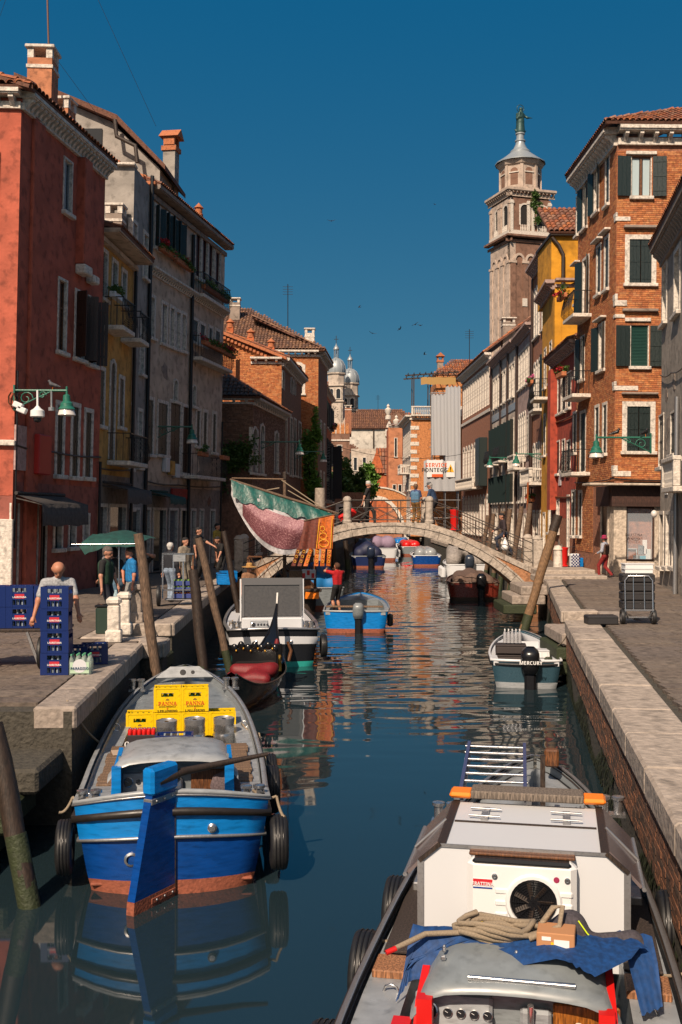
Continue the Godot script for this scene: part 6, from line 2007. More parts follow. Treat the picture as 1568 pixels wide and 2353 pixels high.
func blue_barge():
	var t := thing("blue_barge","bright blue cargo barge loaded with yellow drink crates, stern rudder towards us","boat",V(-1.8,WATER,11.62),0.125)
	var H := {"L": 8.2,"B": 2.08,"full": 4.6,"hb": 1.2,"hm": 0.74,"hs": 0.92,"crown": 0.15,"bulge": 0.24,"flare": 0.17,"tuck": 0.05}
	band(t,H,"bottom_paint",-0.3,0.14,M.rust_red)
	band(t,H,"hull",0.14,0.56,M.blue_dark)
	band(t,H,"topside",0.56,1.0,M.blue_light,4,0.02)
	band(t,H,"bulwark_lining",0.7,0.995,M.grey_paint,2,-0.035)
	strake(t,H,"brass_moulding",0.57,0.035,0.05,M.dull_steel)
	strake(t,H,"rubbing_strake",0.82,0.085,0.075,mat(C(0.018,0.014,0.012),0.5,"worn",1.0))
	strake(t,H,"gunwale",1.0,0.045,0.035,M.light_grey,0.01)
	strake(t,H,"capping",1.0,0.02,0.045,M.dull_steel,-0.02)
	ob("foredeck",deck_strip(H,0.02,0.34,0.0,0.09),M.grey_paint,t)
	side_decks(t,H,"side_deck",0.34,0.88,0.22,0.06,M.light_grey)
	side_decks(t,H,"afterdeck",0.86,1.0,0.32,0.05,M.light_grey)
	ob("stern_deck",geo().bb(-0.75,0.75,0.78,0.82,-0.28,0.1),M.light_grey,t)
	well(t,H,0.34,0.9,0.22,0.06,0.42,M.grey_paint,M.plank)
	for k in 15: ob("hatch_plank",geo().cbox(Vector3(rng.randf_range(-0.02,0.02),0.8+rng.randf_range(0,0.008),-1.25-k*0.14),Vector3(1.82,0.04,0.13),0.006),M.plank,t)
	ob("bow_plate",geo().prism(PackedVector2Array([Vector2(-0.5,0),Vector2(0.5,0),Vector2(0.25,0.2),Vector2(-0.25,0.2)]),-0.02,0.02,Transform3D(Basis(Vector3.RIGHT,-0.5),Vector3(0,1.12,-7.35))),M.light_grey,t)
	for k in 2: ob("hawse_hole",geo().lathe([[0.0,0.001],[0.055-0.02*k,0.0]],12,Vector3(-0.03+0.17*k,1.21,-7.375),Basis(Vector3.RIGHT,PI/2-0.5)),M.black_plastic,t)
	hood(t,H,-0.3,1.42,1.25,1.31,0.95,M.light_grey,M.blue_light,0.84)
	gauge_panel(t,Vector3(-0.36,0.97,-0.56),1.0)
	ob("panel_board",geo().cbox(Vector3(0.42,0.98,-0.58),Vector3(0.46,0.26,0.03),0.01),M.brown_wood,t)
	ob("camouflage_cloth",geo().smooth().loft(range(6).map(func(k): return PackedVector3Array([Vector3(0.44+k*0.05,1.1-0.02*absf(k-2.5),-0.53),Vector3(0.4+k*0.07,0.94,-0.51+0.03*(k % 2)),Vector3(0.42+k*0.065,0.84,-0.52)]))),mat(C(0.16,0.12,0.13),0.85,"cloth",6.0),t)
	ob("throttle",geo().cbox(Vector3(0.0,0.92,-0.55),Vector3(0.2,0.22,0.08),0.02).tube([Vector3(0,0.98,-0.51),Vector3(0.03,1.08,-0.46)],0.018,8),M.steel,t)
	# rudder,turned to the left,with its tiller
	var R := Transform3D(Basis(Vector3.UP,-0.62),Vector3(0.0,0,0.25))
	var side_x := Transform3D(Basis(Vector3(0,0,1),Vector3.UP,Vector3(-1,0,0)),Vector3.ZERO)
	var r := ob("rudder",geo().prism(PackedVector2Array([Vector2(0.0,0.13),Vector2(0.66,0.13),Vector2(0.42,1.0),Vector2(0.38,1.12),Vector2(0.0,1.12)]),-0.045,0.045,side_x),M.blue_dark,t,R)
	ob("rudder_foot",geo().prism(PackedVector2Array([Vector2(0.0,-0.5),Vector2(0.72,-0.5),Vector2(0.665,0.127),Vector2(0.0,0.127)]),-0.047,0.047,side_x),M.rust_red,r)
	ob("rudder_head",geo().cbox(Vector3(0,1.26,0.19),Vector3(0.15,0.28,0.44),0.03),M.blue_light,r)
	for k in [0.06,1.06]:
		var st := ob("strap",geo().cbox(Vector3(0,k,0.2),Vector3(0.11,0.06,0.4),0.006),M.rust_red if k < 0.5 else M.dull_steel,r)
		for j in 3:
			for s in [-1,1]: ob("bolt",geo().ball(Vector3(s*0.056,k,0.06+j*0.13),Vector3(0.012,0.014,0.014),6),M.dull_steel,st)
	ob("tiller",geo().tube([Vector3(-0.14,1.23,0.5),Vector3(0.1,1.27,0.2),Vector3(0.75,1.33,-0.05),Vector3(1.02,1.36,-0.12)],[0.05,0.045,0.03,0.022],8),M.dark_wood,t)
	ob("sternpost",geo().bb(-0.04,0.04,-0.4,0.96,0.14,0.28),M.dark_wood,t)
	ob("exhaust",geo().lathe([[0.05,0],[0.07,0.0],[0.075,0.05],[0.05,0.06]],14,Vector3(-0.42,0.37,0.16),Basis(Vector3.RIGHT,PI/2)),M.steel,t)
	ob("stern_light",geo().lathe([[0.05,0],[0.05,0.02],[0.03,0.035],[0,0.036]],14,Vector3(0.42,0.68,0.23),Basis(Vector3.RIGHT,PI/2)),M.steel,t)
	for q in [-0.7,0.7]: ob("trim_tab",geo().cbox(Vector3(q,0.08,0.04),Vector3(0.3,0.035,0.08),0.012),M.rust_red,t)
	cleats(t,[Vector3(-0.88,0.84,-0.12),Vector3(0.86,0.84,-0.12),Vector3(-0.78,1.02,-6.7),Vector3(0.78,1.02,-6.7)])
	for s in [-1,1]:
		for z in [-0.45,-4.4]: ob("ring",geo().tube(range(9).map(func(k): return Vector3(s*0.93+cos(TAU*k/8.0)*0.05,0.86+sin(TAU*k/8.0)*0.05,z)),0.01,5,false),M.steel,t)
	# cargo: each crate a thing
	var X := t.transform
	var spots := [[-0.61,0.66],[-0.205,0.66],[0.2,0.66],[0.605,0.66],[-0.205,1.03],[0.2,1.03]]
	var proto: Node3D
	var pal := thing("pallet","wooden pallet under the yellow crates in the blue barge's hold","pallet",X*Vector3(0,0.42,-4.75),t.rotation.y)
	for k in 5: ob("board",geo().cbox(Vector3(0,0.21,-0.26+k*0.13),Vector3(1.66,0.03,0.1),0.005),M.plank,pal)
	for k in 3: ob("block",geo().cbox(Vector3(-0.7+k*0.7,0.1,0),Vector3(0.12,0.19,0.6),0.005),M.plank,pal)
	for k in 6:
		var w := ["at the left end of the lower row","second from the left in the lower row","third from the left, behind a keg","at the right end, behind a keg","on top of the stack at left","on top of the stack at right"][k] as String
		var at: Vector3 = X*Vector3(spots[k][0],spots[k][1],-4.75)
		if k == 0: proto = yellow_crate(at,t.rotation.y,"yellow bottle crate with red print "+w)
		else: copy(proto,"yellow bottle crate with red print "+w,at,t.rotation.y)
	for k in 3:
		var at: Vector3 = X*[Vector3(0.2,0.44,-4.1),Vector3(0.62,0.44,-4.1),Vector3(-0.2,0.42,-4.1)][k]
		var kg := thing("beer_keg",["steel keg left of the other on the blue barge","steel keg standing furthest right on the blue barge","steel keg half hidden behind the blue crate"][k],"keg",at,0.0,"kegs on the blue barge")
		ob("barrel",geo().lathe([[0.13,0.02],[0.15,0.06],[0.155,0.18],[0.145,0.2],[0.155,0.22],[0.155,0.36],[0.145,0.38],[0.155,0.4],[0.15,0.5],[0.1,0.54],[0,0.54]],18),M.steel,kg)
		ob("rim",geo().lathe([[0.14,0.5],[0.15,0.5],[0.155,0.58],[0.145,0.585],[0.138,0.57],[0.14,0.5]],18),M.dull_steel,kg)
		ob("valve",geo().lathe([[0.03,0.54],[0.03,0.57],[0,0.575]],10),M.black_plastic,kg)
	var can := thing("can_tray","dark carton of red topped drink cans on the blue barge's hold","carton",X*Vector3(-0.5,0.82,-3.2),t.rotation.y)
	ob("carton",geo().cbox(Vector3(0,0.09,0),Vector3(0.38,0.18,0.24),0.008),mat(C(0.03,0.025,0.03),0.4),can)
	text("Coca-Cola",0.075,M.white_plastic,can,Transform3D(Basis(),Vector3(0.02,0.06,0.122)),"Droid Serif",true)
	var cm := geo().lathe([[0.028,0],[0.03,0.05],[0.025,0.065],[0.0,0.06]],8).mesh()
	for i in 6:
		for j in 3: ob("can",cm,M.red_paint if j > 0 else M.steel,can,Transform3D(Basis(),Vector3(-0.155+i*0.062,0.18,-0.07+j*0.065)))
	blue_crate(X*Vector3(-0.06,0.82,-3.05),t.rotation.y,"open blue bottle crate on the blue barge's planks",0.5,0.2,false)
	var pp := thing("cardboard_sheet","flat sheet of cardboard lying on the barge's brown planks","cardboard",X*Vector3(-0.62,0.83,-2.85),0.3)
	ob("sheet",geo().cbox(Vector3(0,0.006,0),Vector3(0.5,0.008,0.3),0.002),mat(C(0.4,0.3,0.22),0.9),pp)
	var spr := X*Transform3D(Basis(),Vector3(1.17,0.42,0.06))
	tyre("tyre_fender","large black tyre hanging at the blue barge's right stern corner",X*Vector3(1.14,0.42,-0.05),0.1,0.29,0.19)
	tyre("tyre_fender","dark tyre squeezed between the blue barge and the quay steps",X*Vector3(-1.14,0.42,-0.15),0.16,0.29,0.17)
	tyre("tyre_fender","tyre fender amidships along the blue barge's right side",X*Vector3(1.2,0.45,-2.2),0.12,0.3,0.18)
	tyre("tyre_fender","second tyre fender amidships on the blue barge's right side",X*Vector3(1.22,0.42,-3.0),0.12,0.3,0.18)
	rope("rope from the blue barge's rail up to the quay's corner stone",[X*Vector3(-1.0,0.75,-3.6),V(-3.6,0.02,14.3)],0.018,0.1)
	rope("rope tied from the blue barge's left bitt to its fender",[X*Vector3(-0.9,0.95,-0.1),X*Vector3(-1.08,0.9,-0.35),X*Vector3(-1.22,0.75,-0.3)],0.016,0.05)
	rope("rope from the blue barge's right bitt to the large tyre",[X*Vector3(0.86,0.98,-0.1),X*Vector3(1.12,0.9,-0.12),X*Vector3(1.2,0.7,0.0)],0.016,0.05)
	rope("rope looped along the blue barge's right gunwale",[X*Vector3(0.9,0.86,-4.4),X*Vector3(1.12,0.82,-3.9),X*Vector3(1.16,0.6,-3.0),X*Vector3(1.12,0.84,-2.5),X*Vector3(1.17,0.6,-2.1)],0.014,0.05)
func yellow_crate(at: Vector3,yaw: float,label: String) -> Node3D:
	var t := thing("yellow_crate",label,"crate",at,yaw,"yellow crates on the blue barge")
	var g := geo()
	var w := 0.395
	var h := 0.36
	var d := 0.3
	for s in [-1,1]:
		var z: float = s*(d/2-0.012)
		g.bb(-w/2,w/2,0,h*0.62,z-0.012,z+0.012)
		g.bb(-w/2,-w*0.23,h*0.62,h*0.78,z-0.012,z+0.012).bb(w*0.23,w/2,h*0.62,h*0.78,z-0.012,z+0.012)
		g.bb(-w/2,w/2,h*0.78,h,z-0.012,z+0.012)
		g.bb(-w/2+0.002,w/2-0.002,h*0.94,h-0.001,z-0.018,z+0.018)
		g.bb(-w/2-0.004,-w/2+0.03,0.003,h-0.003,z-0.017,z+0.017).bb(w/2-0.03,w/2+0.004,0.003,h-0.003,z-0.017,z+0.017)
	for s in [-1,1]: g.bb(s*(w/2-0.01)-0.01,s*(w/2-0.01)+0.01,0,h-0.005,-d/2+0.02,d/2-0.02)
	g.bb(-w/2+0.02,w/2-0.02,0.01,0.03,-d/2+0.02,d/2-0.02)
	ob("box",g,M.yellow_plastic,t)
	var bt := geo().lathe([[0.036,0.03],[0.036,0.2],[0.014,0.26],[0.014,0.325],[0.016,0.33],[0.0,0.335]],8).mesh()
	var gm := mat(C(0.01,0.07,0.02),0.1)
	for i in 4:
		for j in 3: ob("bottle",bt,gm,t,Transform3D(Basis(),Vector3(-0.125+i*0.083,0,-0.085+j*0.085)))
	var rd := mat(C(0.5,0.03,0.01),0.5)
	var z := d/2+0.002
	text("PANNA",0.055,rd,t,Transform3D(Basis(),Vector3(0,h*0.34,z)),"Droid Serif",true)
	text("ACQUA MINERALE",0.02,M.black_plastic,t,Transform3D(Basis(),Vector3(0,h*0.22,z)),"Droid Serif",false)
	text("S.PELLEGRINO",0.032,M.black_plastic,t,Transform3D(Basis(),Vector3(0,h*0.045,z)))
	var star := PackedVector2Array()
	for k in 10:
		var r := 0.016 if k % 2 == 0 else 0.007
		star.append(Vector2(sin(TAU*k/10.0),cos(TAU*k/10.0))*r+Vector2(0,h*0.14))
	ob("star",geo().prism(star,z,z+0.002),rd,t)
	ob("emblem",geo().prism(PackedVector2Array([Vector2(-0.03,h*0.48),Vector2(0.03,h*0.48),Vector2(0.022,h*0.53),Vector2(0,h*0.56),Vector2(-0.022,h*0.53)]),z,z+0.002),mat(C(0.25,0.14,0.02),0.5),t)
	return t
func blue_crate(at: Vector3,yaw: float,label: String,w := 0.42,h := 0.335,writing := true) -> Node3D:
	var t := thing("blue_crate",label,"crate",at,yaw,"blue bottle crates")
	var g := geo()
	var d := 0.3
	for s in [-1,1]:
		var z: float = s*(d/2-0.012)
		g.bb(-w/2,w/2,0.0,h*0.1,z-0.012,z+0.012).bb(-w/2,w/2,h*0.34,h*0.7,z-0.012,z+0.012).bb(-w/2,w/2,h*0.9,h,z-0.014,z+0.014)
		g.bb(-w/2-0.003,-w*0.26,0.002,h-0.004,z-0.016,z+0.016).bb(w*0.26,w/2+0.003,0.002,h-0.004,z-0.016,z+0.016)
		for k in 3: g.bb(-w*0.14+k*w*0.14-0.006,-w*0.14+k*w*0.14+0.006,h*0.1,h*0.34,z-0.01,z+0.01)
	for s in [-1,1]: g.bb(s*(w/2-0.01)-0.011,s*(w/2-0.01)+0.011,0,h*0.66,-d/2+0.024,d/2-0.024).bb(s*(w/2-0.01)-0.013,s*(w/2-0.01)+0.013,h*0.85,h-0.002,-d/2+0.024,d/2-0.024)
	g.bb(-w/2+0.02,w/2-0.02,0.01,0.03,-d/2+0.024,d/2-0.024)
	ob("box",g,M.blue_plastic,t)
	var bt := geo().lathe([[0.036,0.03],[0.036,h*0.55],[0.014,h*0.75],[0.014,h*0.95],[0.0,h*0.97]],8).mesh()
	var gm := mat(C(0.25,0.3,0.34),0.08)
	for i in 4:
		for j in 3: ob("bottle",bt,gm,t,Transform3D(Basis(),Vector3(-0.13+i*0.087,0,-0.08+j*0.08)))
	if writing:
		ob("label_plate",geo().bb(-0.075,0.075,h*0.4,h*0.62,d/2-0.001,d/2+0.004),mat(C(0.45,0.015,0.03),0.5),t)
		text("LAURETANA",0.028,M.white_plastic,t,Transform3D(Basis(),Vector3(0,h*0.47,d/2+0.005)))
	return t
func drape(pts: Array,n := 8,sag := 0.02) -> Geo:   # a creased cloth between rows of points
	var rows := []
	for r in pts:
		var o := PackedVector3Array()
		for k in n+1:
			var f: float = float(k)/n*(r.size()-1)
			var i := mini(int(f),r.size()-2)
			var p: Vector3 = (r[i] as Vector3).lerp(r[i+1],f-i)
			o.append(p+Vector3(0,sag*sin(k*2.3+rows.size()*1.7),sag*cos(k*3.1+rows.size())))
		rows.append(o)
	return geo().smooth().loft(rows)
func grey_barge():
	var t := thing("grey_barge","grey work barge at the bottom right with a white cabin box and fan unit","boat",V(0.72,WATER,5.0),-0.197)
	var H := {"L": 8.2,"B": 2.16,"full": 3.6,"hb": 1.05,"hm": 0.66,"hs": 0.8,"crown": 0.1,"bulge": 0.15,"flare": 0.1}
	var X := t.transform
	band(t,H,"hull",-0.3,1.0,M.grey_paint,6)
	strake(t,H,"rubbing_strake",0.86,0.09,0.07,M.black_rubber)
	strake(t,H,"gunwale",1.0,0.05,0.035,M.dark_wood,0.01)
	strake(t,H,"steel_capping",1.0,0.014,0.02,M.dull_steel,0.042)
	ob("foredeck",deck_strip(H,0.02,0.36,0.0,0.1),M.light_grey,t)
	side_decks(t,H,"side_deck",0.34,1.0,0.3,0.05,M.light_grey)
	well(t,H,0.36,1.0,0.3,0.05,0.15,M.grey_paint,M.grey_paint)
	for k in 14: ob("deck_batten",geo().cbox(Vector3(0.1+k*0.045,0.83,-6.75),Vector3(0.022,0.012,0.95-k*0.012),0.003),M.dull_steel,t)
	# plywood over the side decks and timber steps
	for s in [-1,1]:
		ob("plywood_sheet",geo().cbox(Vector3(s*0.87,0.725,-3.75),Vector3(0.27,0.02,1.55),0.004),mat(C(0.06,0.042,0.035),0.8,"wood",1.0),t)
		ob("timber_step",geo().cbox(Vector3(s*0.88,0.71,-2.75),Vector3(0.3,0.06,0.3),0.008),mat(C(0.45,0.2,0.09),0.7,"wood",1.0),t)
		ob("ring",geo().tube(range(9).map(func(k): return Vector3(s*0.86+cos(TAU*k/8.0)*0.055,0.68+sin(TAU*k/8.0)*0.055,-2.4)),0.01,5,false),M.steel,t)
		ob("side_panel",geo().bb(s*0.72-0.06,s*0.72+0.06,0.3,0.72,-1.98,-1.3),M.red_paint,t)
		ob("chock",geo().cbox(Vector3(s*0.9,0.76,-4.45),Vector3(0.12,0.08,0.3),0.01),M.dull_steel,t)
	hood(t,H,-1.95,1.34,0.9,1.03,0.62,M.grey_paint,M.red_paint,0.66)
	ob("grab_rail",geo().tube([Vector3(-0.3,0.99,-2.02),Vector3(0.38,0.99,-2.02)],0.018,8),M.steel,t)
	for k in [-0.48,0.0]: ob("latch",geo().cbox(Vector3(k,1.06,-2.28),Vector3(0.025,0.05,0.03),0.008).cbox(Vector3(k,1.02,-2.22),Vector3(0.035,0.03,0.02),0.006),M.steel,t)
	gauge_panel(t,Vector3(-0.4,0.7,-2.09),1.15)
	ob("throttle_box",geo().cbox(Vector3(0.13,0.66,-2.1),Vector3(0.2,0.26,0.08),0.02),M.light_grey,t)
	ob("throttle",geo().tube([Vector3(0.1,0.66,-2.04),Vector3(0.1,0.86,-1.98)],0.02,8).ball(Vector3(0.1,0.62,-2.1),Vector3(0.05,0.04,0.05)),M.steel,t)
	ob("panel_board",geo().cbox(Vector3(0.45,0.68,-2.12),Vector3(0.42,0.3,0.03),0.01),mat(C(0.45,0.15,0.02),0.4,"wood",1.0),t)
	var bo := thing("bottle","pale blue plastic bottle standing in the grey barge's cockpit","bottle",X*Vector3(0.4,0.45,-2.02))
	ob("flask",geo().lathe([[0.035,0],[0.038,0.02],[0.038,0.2],[0.018,0.26]],12),mat(C(0.2,0.45,0.6),0.2),bo)
	ob("cap",geo().lathe([[0.02,0.26],[0.02,0.3],[0,0.3]],10),M.white_plastic,bo)
	# cabin box
	var zf := -3.45
	var zb := -4.75
	var prof := PackedVector2Array([Vector2(-0.78,0.5),Vector2(0.78,0.5),Vector2(0.78,1.27),Vector2(0.63,1.4),Vector2(-0.63,1.4),Vector2(-0.78,1.27)])
	var cab := ob("cabin",geo().prism(prof,zb,zf),M.white_paint,t)
	for s in [-1,1]:
		ob("corner_trim",geo().bb(s*0.785-0.025,s*0.785+0.025,0.5,1.27,zf-0.03,zf+0.015),M.dull_steel,cab)
		ob("edge_trim",geo().bar(Vector3(s*0.795,1.27,zf+0.008),Vector3(s*0.63,1.412,zf+0.008),0.03,0.03),M.dark_wood,cab)
		ob("roof_trim",geo().bb(s*0.62-0.03,s*0.62+0.03,1.402,1.415,zb,zf),M.dark_wood,cab)
		# folded clear side curtains on rails
		ob("side_curtain",geo().prism(PackedVector2Array([Vector2(s*0.66,1.41),Vector2(s*0.9,1.16),Vector2(s*0.885,1.14),Vector2(s*0.645,1.39)]),zb+0.02,zf-0.05),mat(C(0.14,0.11,0.11),0.15),cab)
		ob("curtain_rail",geo().tube([Vector3(s*0.91,1.15,zb),Vector3(s*0.91,1.15,zf)],0.018,6).tube([Vector3(s*0.65,1.42,-4.1),Vector3(s*0.91,1.17,-4.1)],0.014,6),M.dull_steel,cab)
	ob("roof_seam",geo().bb(-0.58,0.58,1.402,1.41,-4.13,-4.1),M.dark_wood,cab)
	for s in [-1,1]:
		var hg := geo().bb(s*0.34-0.03,s*0.34+0.03,1.402,1.425,-4.52,-4.18)
		for z in [-4.45,-4.22]: hg.tube([Vector3(s*0.34-0.13,1.43,z),Vector3(s*0.34+0.13,1.43,z)],0.01,6)
		ob("hinge",hg,M.dull_steel,cab)
	ob("front_trim",geo().bb(-0.63,0.63,1.385,1.412,zf,zf+0.012),M.dull_steel,cab)
	# the fan unit
	var u := geo().cbox(Vector3(0.0,0.98,zf+0.09),Vector3(0.82,0.5,0.17),0.045)
	var fan := ob("fan_unit",u,M.white_plastic,cab)
	ob("timber_batten",geo().cbox(Vector3(0,1.375,zf+0.05),Vector3(0.8,0.025,0.1),0.008),M.brown_wood,cab)
	ob("intake_grille",geo().cbox(Vector3(0,1.21,zf+0.1),Vector3(0.74,0.05,0.15),0.02),M.black_plastic,fan)
	var fc := Vector3(0.09,0.93,zf+0.178)
	var fb := Basis(Vector3.RIGHT,PI/2)
	ob("fan_ring",geo().lathe([[0.172,0.0],[0.177,0.02],[0.2,0.02],[0.215,0.0],[0.215,-0.03]],28,fc,fb),M.white_plastic,fan)
	ob("fan_well",geo().lathe([[0.0,0.003],[0.17,0.003],[0.176,0.005]],28,fc,fb),M.black_plastic,fan)
	for k in 7: ob("fan_blade",geo().prism(PackedVector2Array([Vector2(0.03,-0.02),Vector2(0.145,-0.055),Vector2(0.15,0.02),Vector2(0.03,0.02)]),-0.003,0.003,Transform3D(Basis(Vector3.BACK,TAU*k/7.0)*Basis(Vector3.RIGHT,0.5),fc+Vector3(0,0,0.007))),M.dark_wood,fan)
	var gr := geo()
	for k in 7: gr.tube(range(25).map(func(j): return fc+Vector3(cos(TAU*j/24.0),sin(TAU*j/24.0),0)*(0.055+k*0.018)+Vector3(0,0,0.016)),0.0025,4,false)
	for k in 4: gr.bar(fc+Vector3(cos(k*PI/4),sin(k*PI/4),0)*0.17+Vector3(0,0,0.016),fc-Vector3(cos(k*PI/4),sin(k*PI/4),0)*0.17+Vector3(0,0,0.016),0.005,0.005)
	gr.lathe([[0.05,0.0],[0.05,0.016],[0.0,0.018]],16,fc,fb)
	var gg := ob("fan_guard",gr,M.black_plastic,fan)
	gg.set_meta("kind","stuff")
	for x in [-0.2,0.34]: ob("screw",geo().lathe([[0.022,0.0],[0.022,0.012],[0.012,0.014],[0,0.01]],12,Vector3(x,1.11,zf+0.174),fb),M.steel,fan)
	var lb := ob("label_plate",geo().bb(-0.365,-0.215,1.01,1.085,zf+0.174,zf+0.178),M.white_plastic,fan)
	ob("red_band",geo().bb(-0.363,-0.217,1.035,1.083,zf+0.178,zf+0.18),mat(C(0.5,0.02,0.03),0.4),lb)
	ob("blue_band",geo().bb(-0.363,-0.217,1.012,1.022,zf+0.178,zf+0.18),mat(C(0.01,0.05,0.25),0.4),lb)
	text("FRATTINA",0.026,M.white_plastic,lb,Transform3D(Basis(),Vector3(-0.29,1.048,zf+0.182)))
	ob("round_badge",geo().lathe([[0.022,0],[0.022,0.004],[0,0.004]],16,Vector3(0.26,1.11,zf+0.175),fb),mat(C(0.3,0.03,0.08),0.4),fan)
	ob("yellow_label",geo().bb(-0.32,-0.14,0.74,0.762,zf+0.17,zf+0.178),M.yellow_plastic,fan)
	for s in [-1,1]:
		for k in 3: ob("moulded_rib",geo().cbox(Vector3(0.09+s*0.24,0.82+k*0.09,zf+0.17),Vector3(0.1,0.05,0.03),0.012),M.white_plastic,fan)
	fan.position.y = 0.13
	# plank with orange ends,ladder,pole
	var pl := thing("timber_plank","thick grey plank with orange wrapped ends lying across the barge's cabin roof","plank",X*Vector3(0.0,1.44,-4.78),t.rotation.y)
	ob("plank",geo().cbox(Vector3(0,0.05,0),Vector3(0.98,0.07,0.26),0.01),mat(C(0.24,0.19,0.15),0.8,"wood",1.0),pl)
	for s in [-1,1]: ob("orange_end",geo().cbox(Vector3(s*0.58,0.035,0),Vector3(0.2,0.05,0.24),0.02),M.orange,pl)
	var ld := thing("ladder_rack","steel ladders lashed over the grey barge's bow on its left side","ladder",X*Vector3(-0.35,0.95,-5.4),t.rotation.y+0.06)
	for k in 2:
		var a := Vector3(-0.3,0.2+0.12*k,0.0-k*0.15)
		for s in [0,1]: ob("rail",geo().bar(a+Vector3(0.62*s,0,0),a+Vector3(0.62*s+0.05,0.08,-1.9),0.035,0.07),mat(C(0.05,0.06,0.14),0.5,"worn",2.0) if k == 1 else M.dull_steel,ld)
		for j in 7: ob("rung",geo().tube([a+Vector3(0.01,0.01+j*0.012,-0.15-j*0.27),a+Vector3(0.66,0.01+j*0.012,-0.15-j*0.27)],0.017,6),M.steel,ld)
	for s in [0,1]: ob("post",geo().bar(Vector3(-0.33+s*0.68,-0.25,0.05),Vector3(-0.33+s*0.68,0.36,0.05),0.05,0.05),M.dull_steel,ld)
	ob("stanchion",geo().bar(Vector3(0.12,0.7,-6.1),Vector3(0.12,1.55,-6.1),0.05,0.05),M.dark_wood,t)
	ob("bow_block",geo().cbox(Vector3(0.2,1.2,-7.6),Vector3(0.16,0.2,0.14),0.02),M.brown_wood,t)
	cleats(t,[Vector3(0.8,0.92,-6.35),Vector3(-0.85,0.86,-6.0)])
	# blue tarp over the hood,coiled rope,parcel,jackets
	var tp := thing("blue_tarpaulin","crumpled bright blue tarpaulin thrown over the grey barge's hood","tarpaulin",X*Vector3(0,1.06,-2.36),t.rotation.y)
	ob("cloth",drape([[Vector3(-0.62,0.03,-0.2),Vector3(-0.1,0.05,-0.2),Vector3(0.4,0.05,-0.2),Vector3(0.8,0.05,-0.2)],[Vector3(-0.72,0.06,-0.14),Vector3(-0.1,0.06,-0.14),Vector3(0.4,0.08,-0.14),Vector3(0.86,0.04,-0.12)],[Vector3(-0.74,0.0,-0.08),Vector3(-0.1,0.06,-0.08),Vector3(0.35,0.06,-0.06),Vector3(0.8,0.05,-0.05)],[Vector3(-0.76,-0.2,0.1),Vector3(-0.7,-0.1,0.0),Vector3(0.2,0.065,0.05),Vector3(0.74,0.03,0.1)],[Vector3(-0.8,-0.36,0.16),Vector3(-0.72,-0.25,0.05),Vector3(0.3,0.05,0.22),Vector3(0.5,0.0,0.34)]],26,0.009),mat(C(0.006,0.055,0.2),0.7,"cloth",3.0),tp)
	ob("corner_flap",drape([[Vector3(0.66,0.06,-0.3),Vector3(0.9,0.05,-0.3)],[Vector3(0.72,-0.02,-0.02),Vector3(0.92,-0.06,-0.1)],[Vector3(0.8,-0.3,0.16),Vector3(0.94,-0.28,0.05)]],8,0.01),mat(C(0.006,0.055,0.2),0.7,"cloth",3.0),tp)
	var rp := thing("coiled_rope","thick beige rope coiled loosely on the blue tarpaulin, one red tipped end","rope",X*Vector3(-0.12,1.06,-2.5),t.rotation.y)
	var q := []
	for k in 70:
		var a := k*0.42
		q.append(Vector3(cos(a)*(0.27+0.06*sin(k*0.7)),0.02+k*0.0016+0.02*sin(k*1.3),sin(a)*(0.11+0.03*cos(k*0.9))))
	ob("coil",geo().tube(q,0.02,7),M.rope,rp)
	ob("loop",geo().tube([Vector3(0.26,0.1,0),Vector3(0.36,0.24,-0.03),Vector3(0.42,0.26,0.0),Vector3(0.4,0.14,0.05),Vector3(0.2,0.06,0.1)],0.02,7),M.rope,rp)
	ob("tail",geo().tube([Vector3(-0.2,0.06,0.05),Vector3(-0.5,0.05,0.12),Vector3(-0.68,0.0,0.28)],0.02,7),M.rope,rp)
	ob("tip",geo().tube([Vector3(-0.68,0.0,0.28),Vector3(-0.74,-0.02,0.32)],0.019,7),M.red_paint,rp)
	var bx := thing("parcel","small cardboard parcel with white labels on the grey barge's hood","box",X*Vector3(0.26,1.05,-2.42),t.rotation.y-0.05)
	ob("carton",geo().cbox(Vector3(0,0.075,0),Vector3(0.25,0.15,0.2),0.006),mat(C(0.42,0.2,0.09),0.85),bx)
	ob("label",geo().bb(-0.01,0.09,0.02,0.11,0.1,0.103),M.white_plastic,bx)
	ob("label",geo().bb(-0.09,-0.03,0.1,0.125,0.1,0.103),M.white_plastic,bx)
	for k in 7: ob("bar_stripe",geo().bb(0.0+k*0.01,0.003+k*0.01+0.002*(k % 2),0.025,0.05,0.103,0.1035),M.black_plastic,bx)
	ob("tape",geo().bb(-0.03,0.0,0.02,0.09,0.1,0.1025),M.yellow_plastic,bx)
	var jk := nets([[Vector3(-0.2,0.08,0),Vector3(0.05,0.2,0),0.1,0.15],[Vector3(0.05,0.2,0),Vector3(0.25,0.06,0.05),0.13,0.08],[Vector3(0.3,0.07,0.02),Vector3(0.62,0.09,-0.02),0.09,0.1],[Vector3(0.62,0.09,0),Vector3(0.74,0.03,0.05),0.1,0.05],[Vector3(-0.15,0.02,0.1),Vector3(0.0,0.0,0.12),0.05,0.04]],0.022,0.05)
	var ja := thing("jacket","dark grey work jacket with a yellow stripe heaped behind the parcel","jacket",Transform3D(X.basis*Basis.from_scale(Vector3.ONE*0.72),X*Vector3(0.32,1.0,-2.62)))
	ob("cloth",jk,mat(C(0.07,0.06,0.07),0.9,"cloth",5.0),ja)
	ob("stripe",geo().tube([Vector3(0.12,0.3,0.11),Vector3(0.2,0.2,0.14),Vector3(0.27,0.12,0.12)],0.008,5),mat(C(0.6,0.75,0.02),0.5),ja)
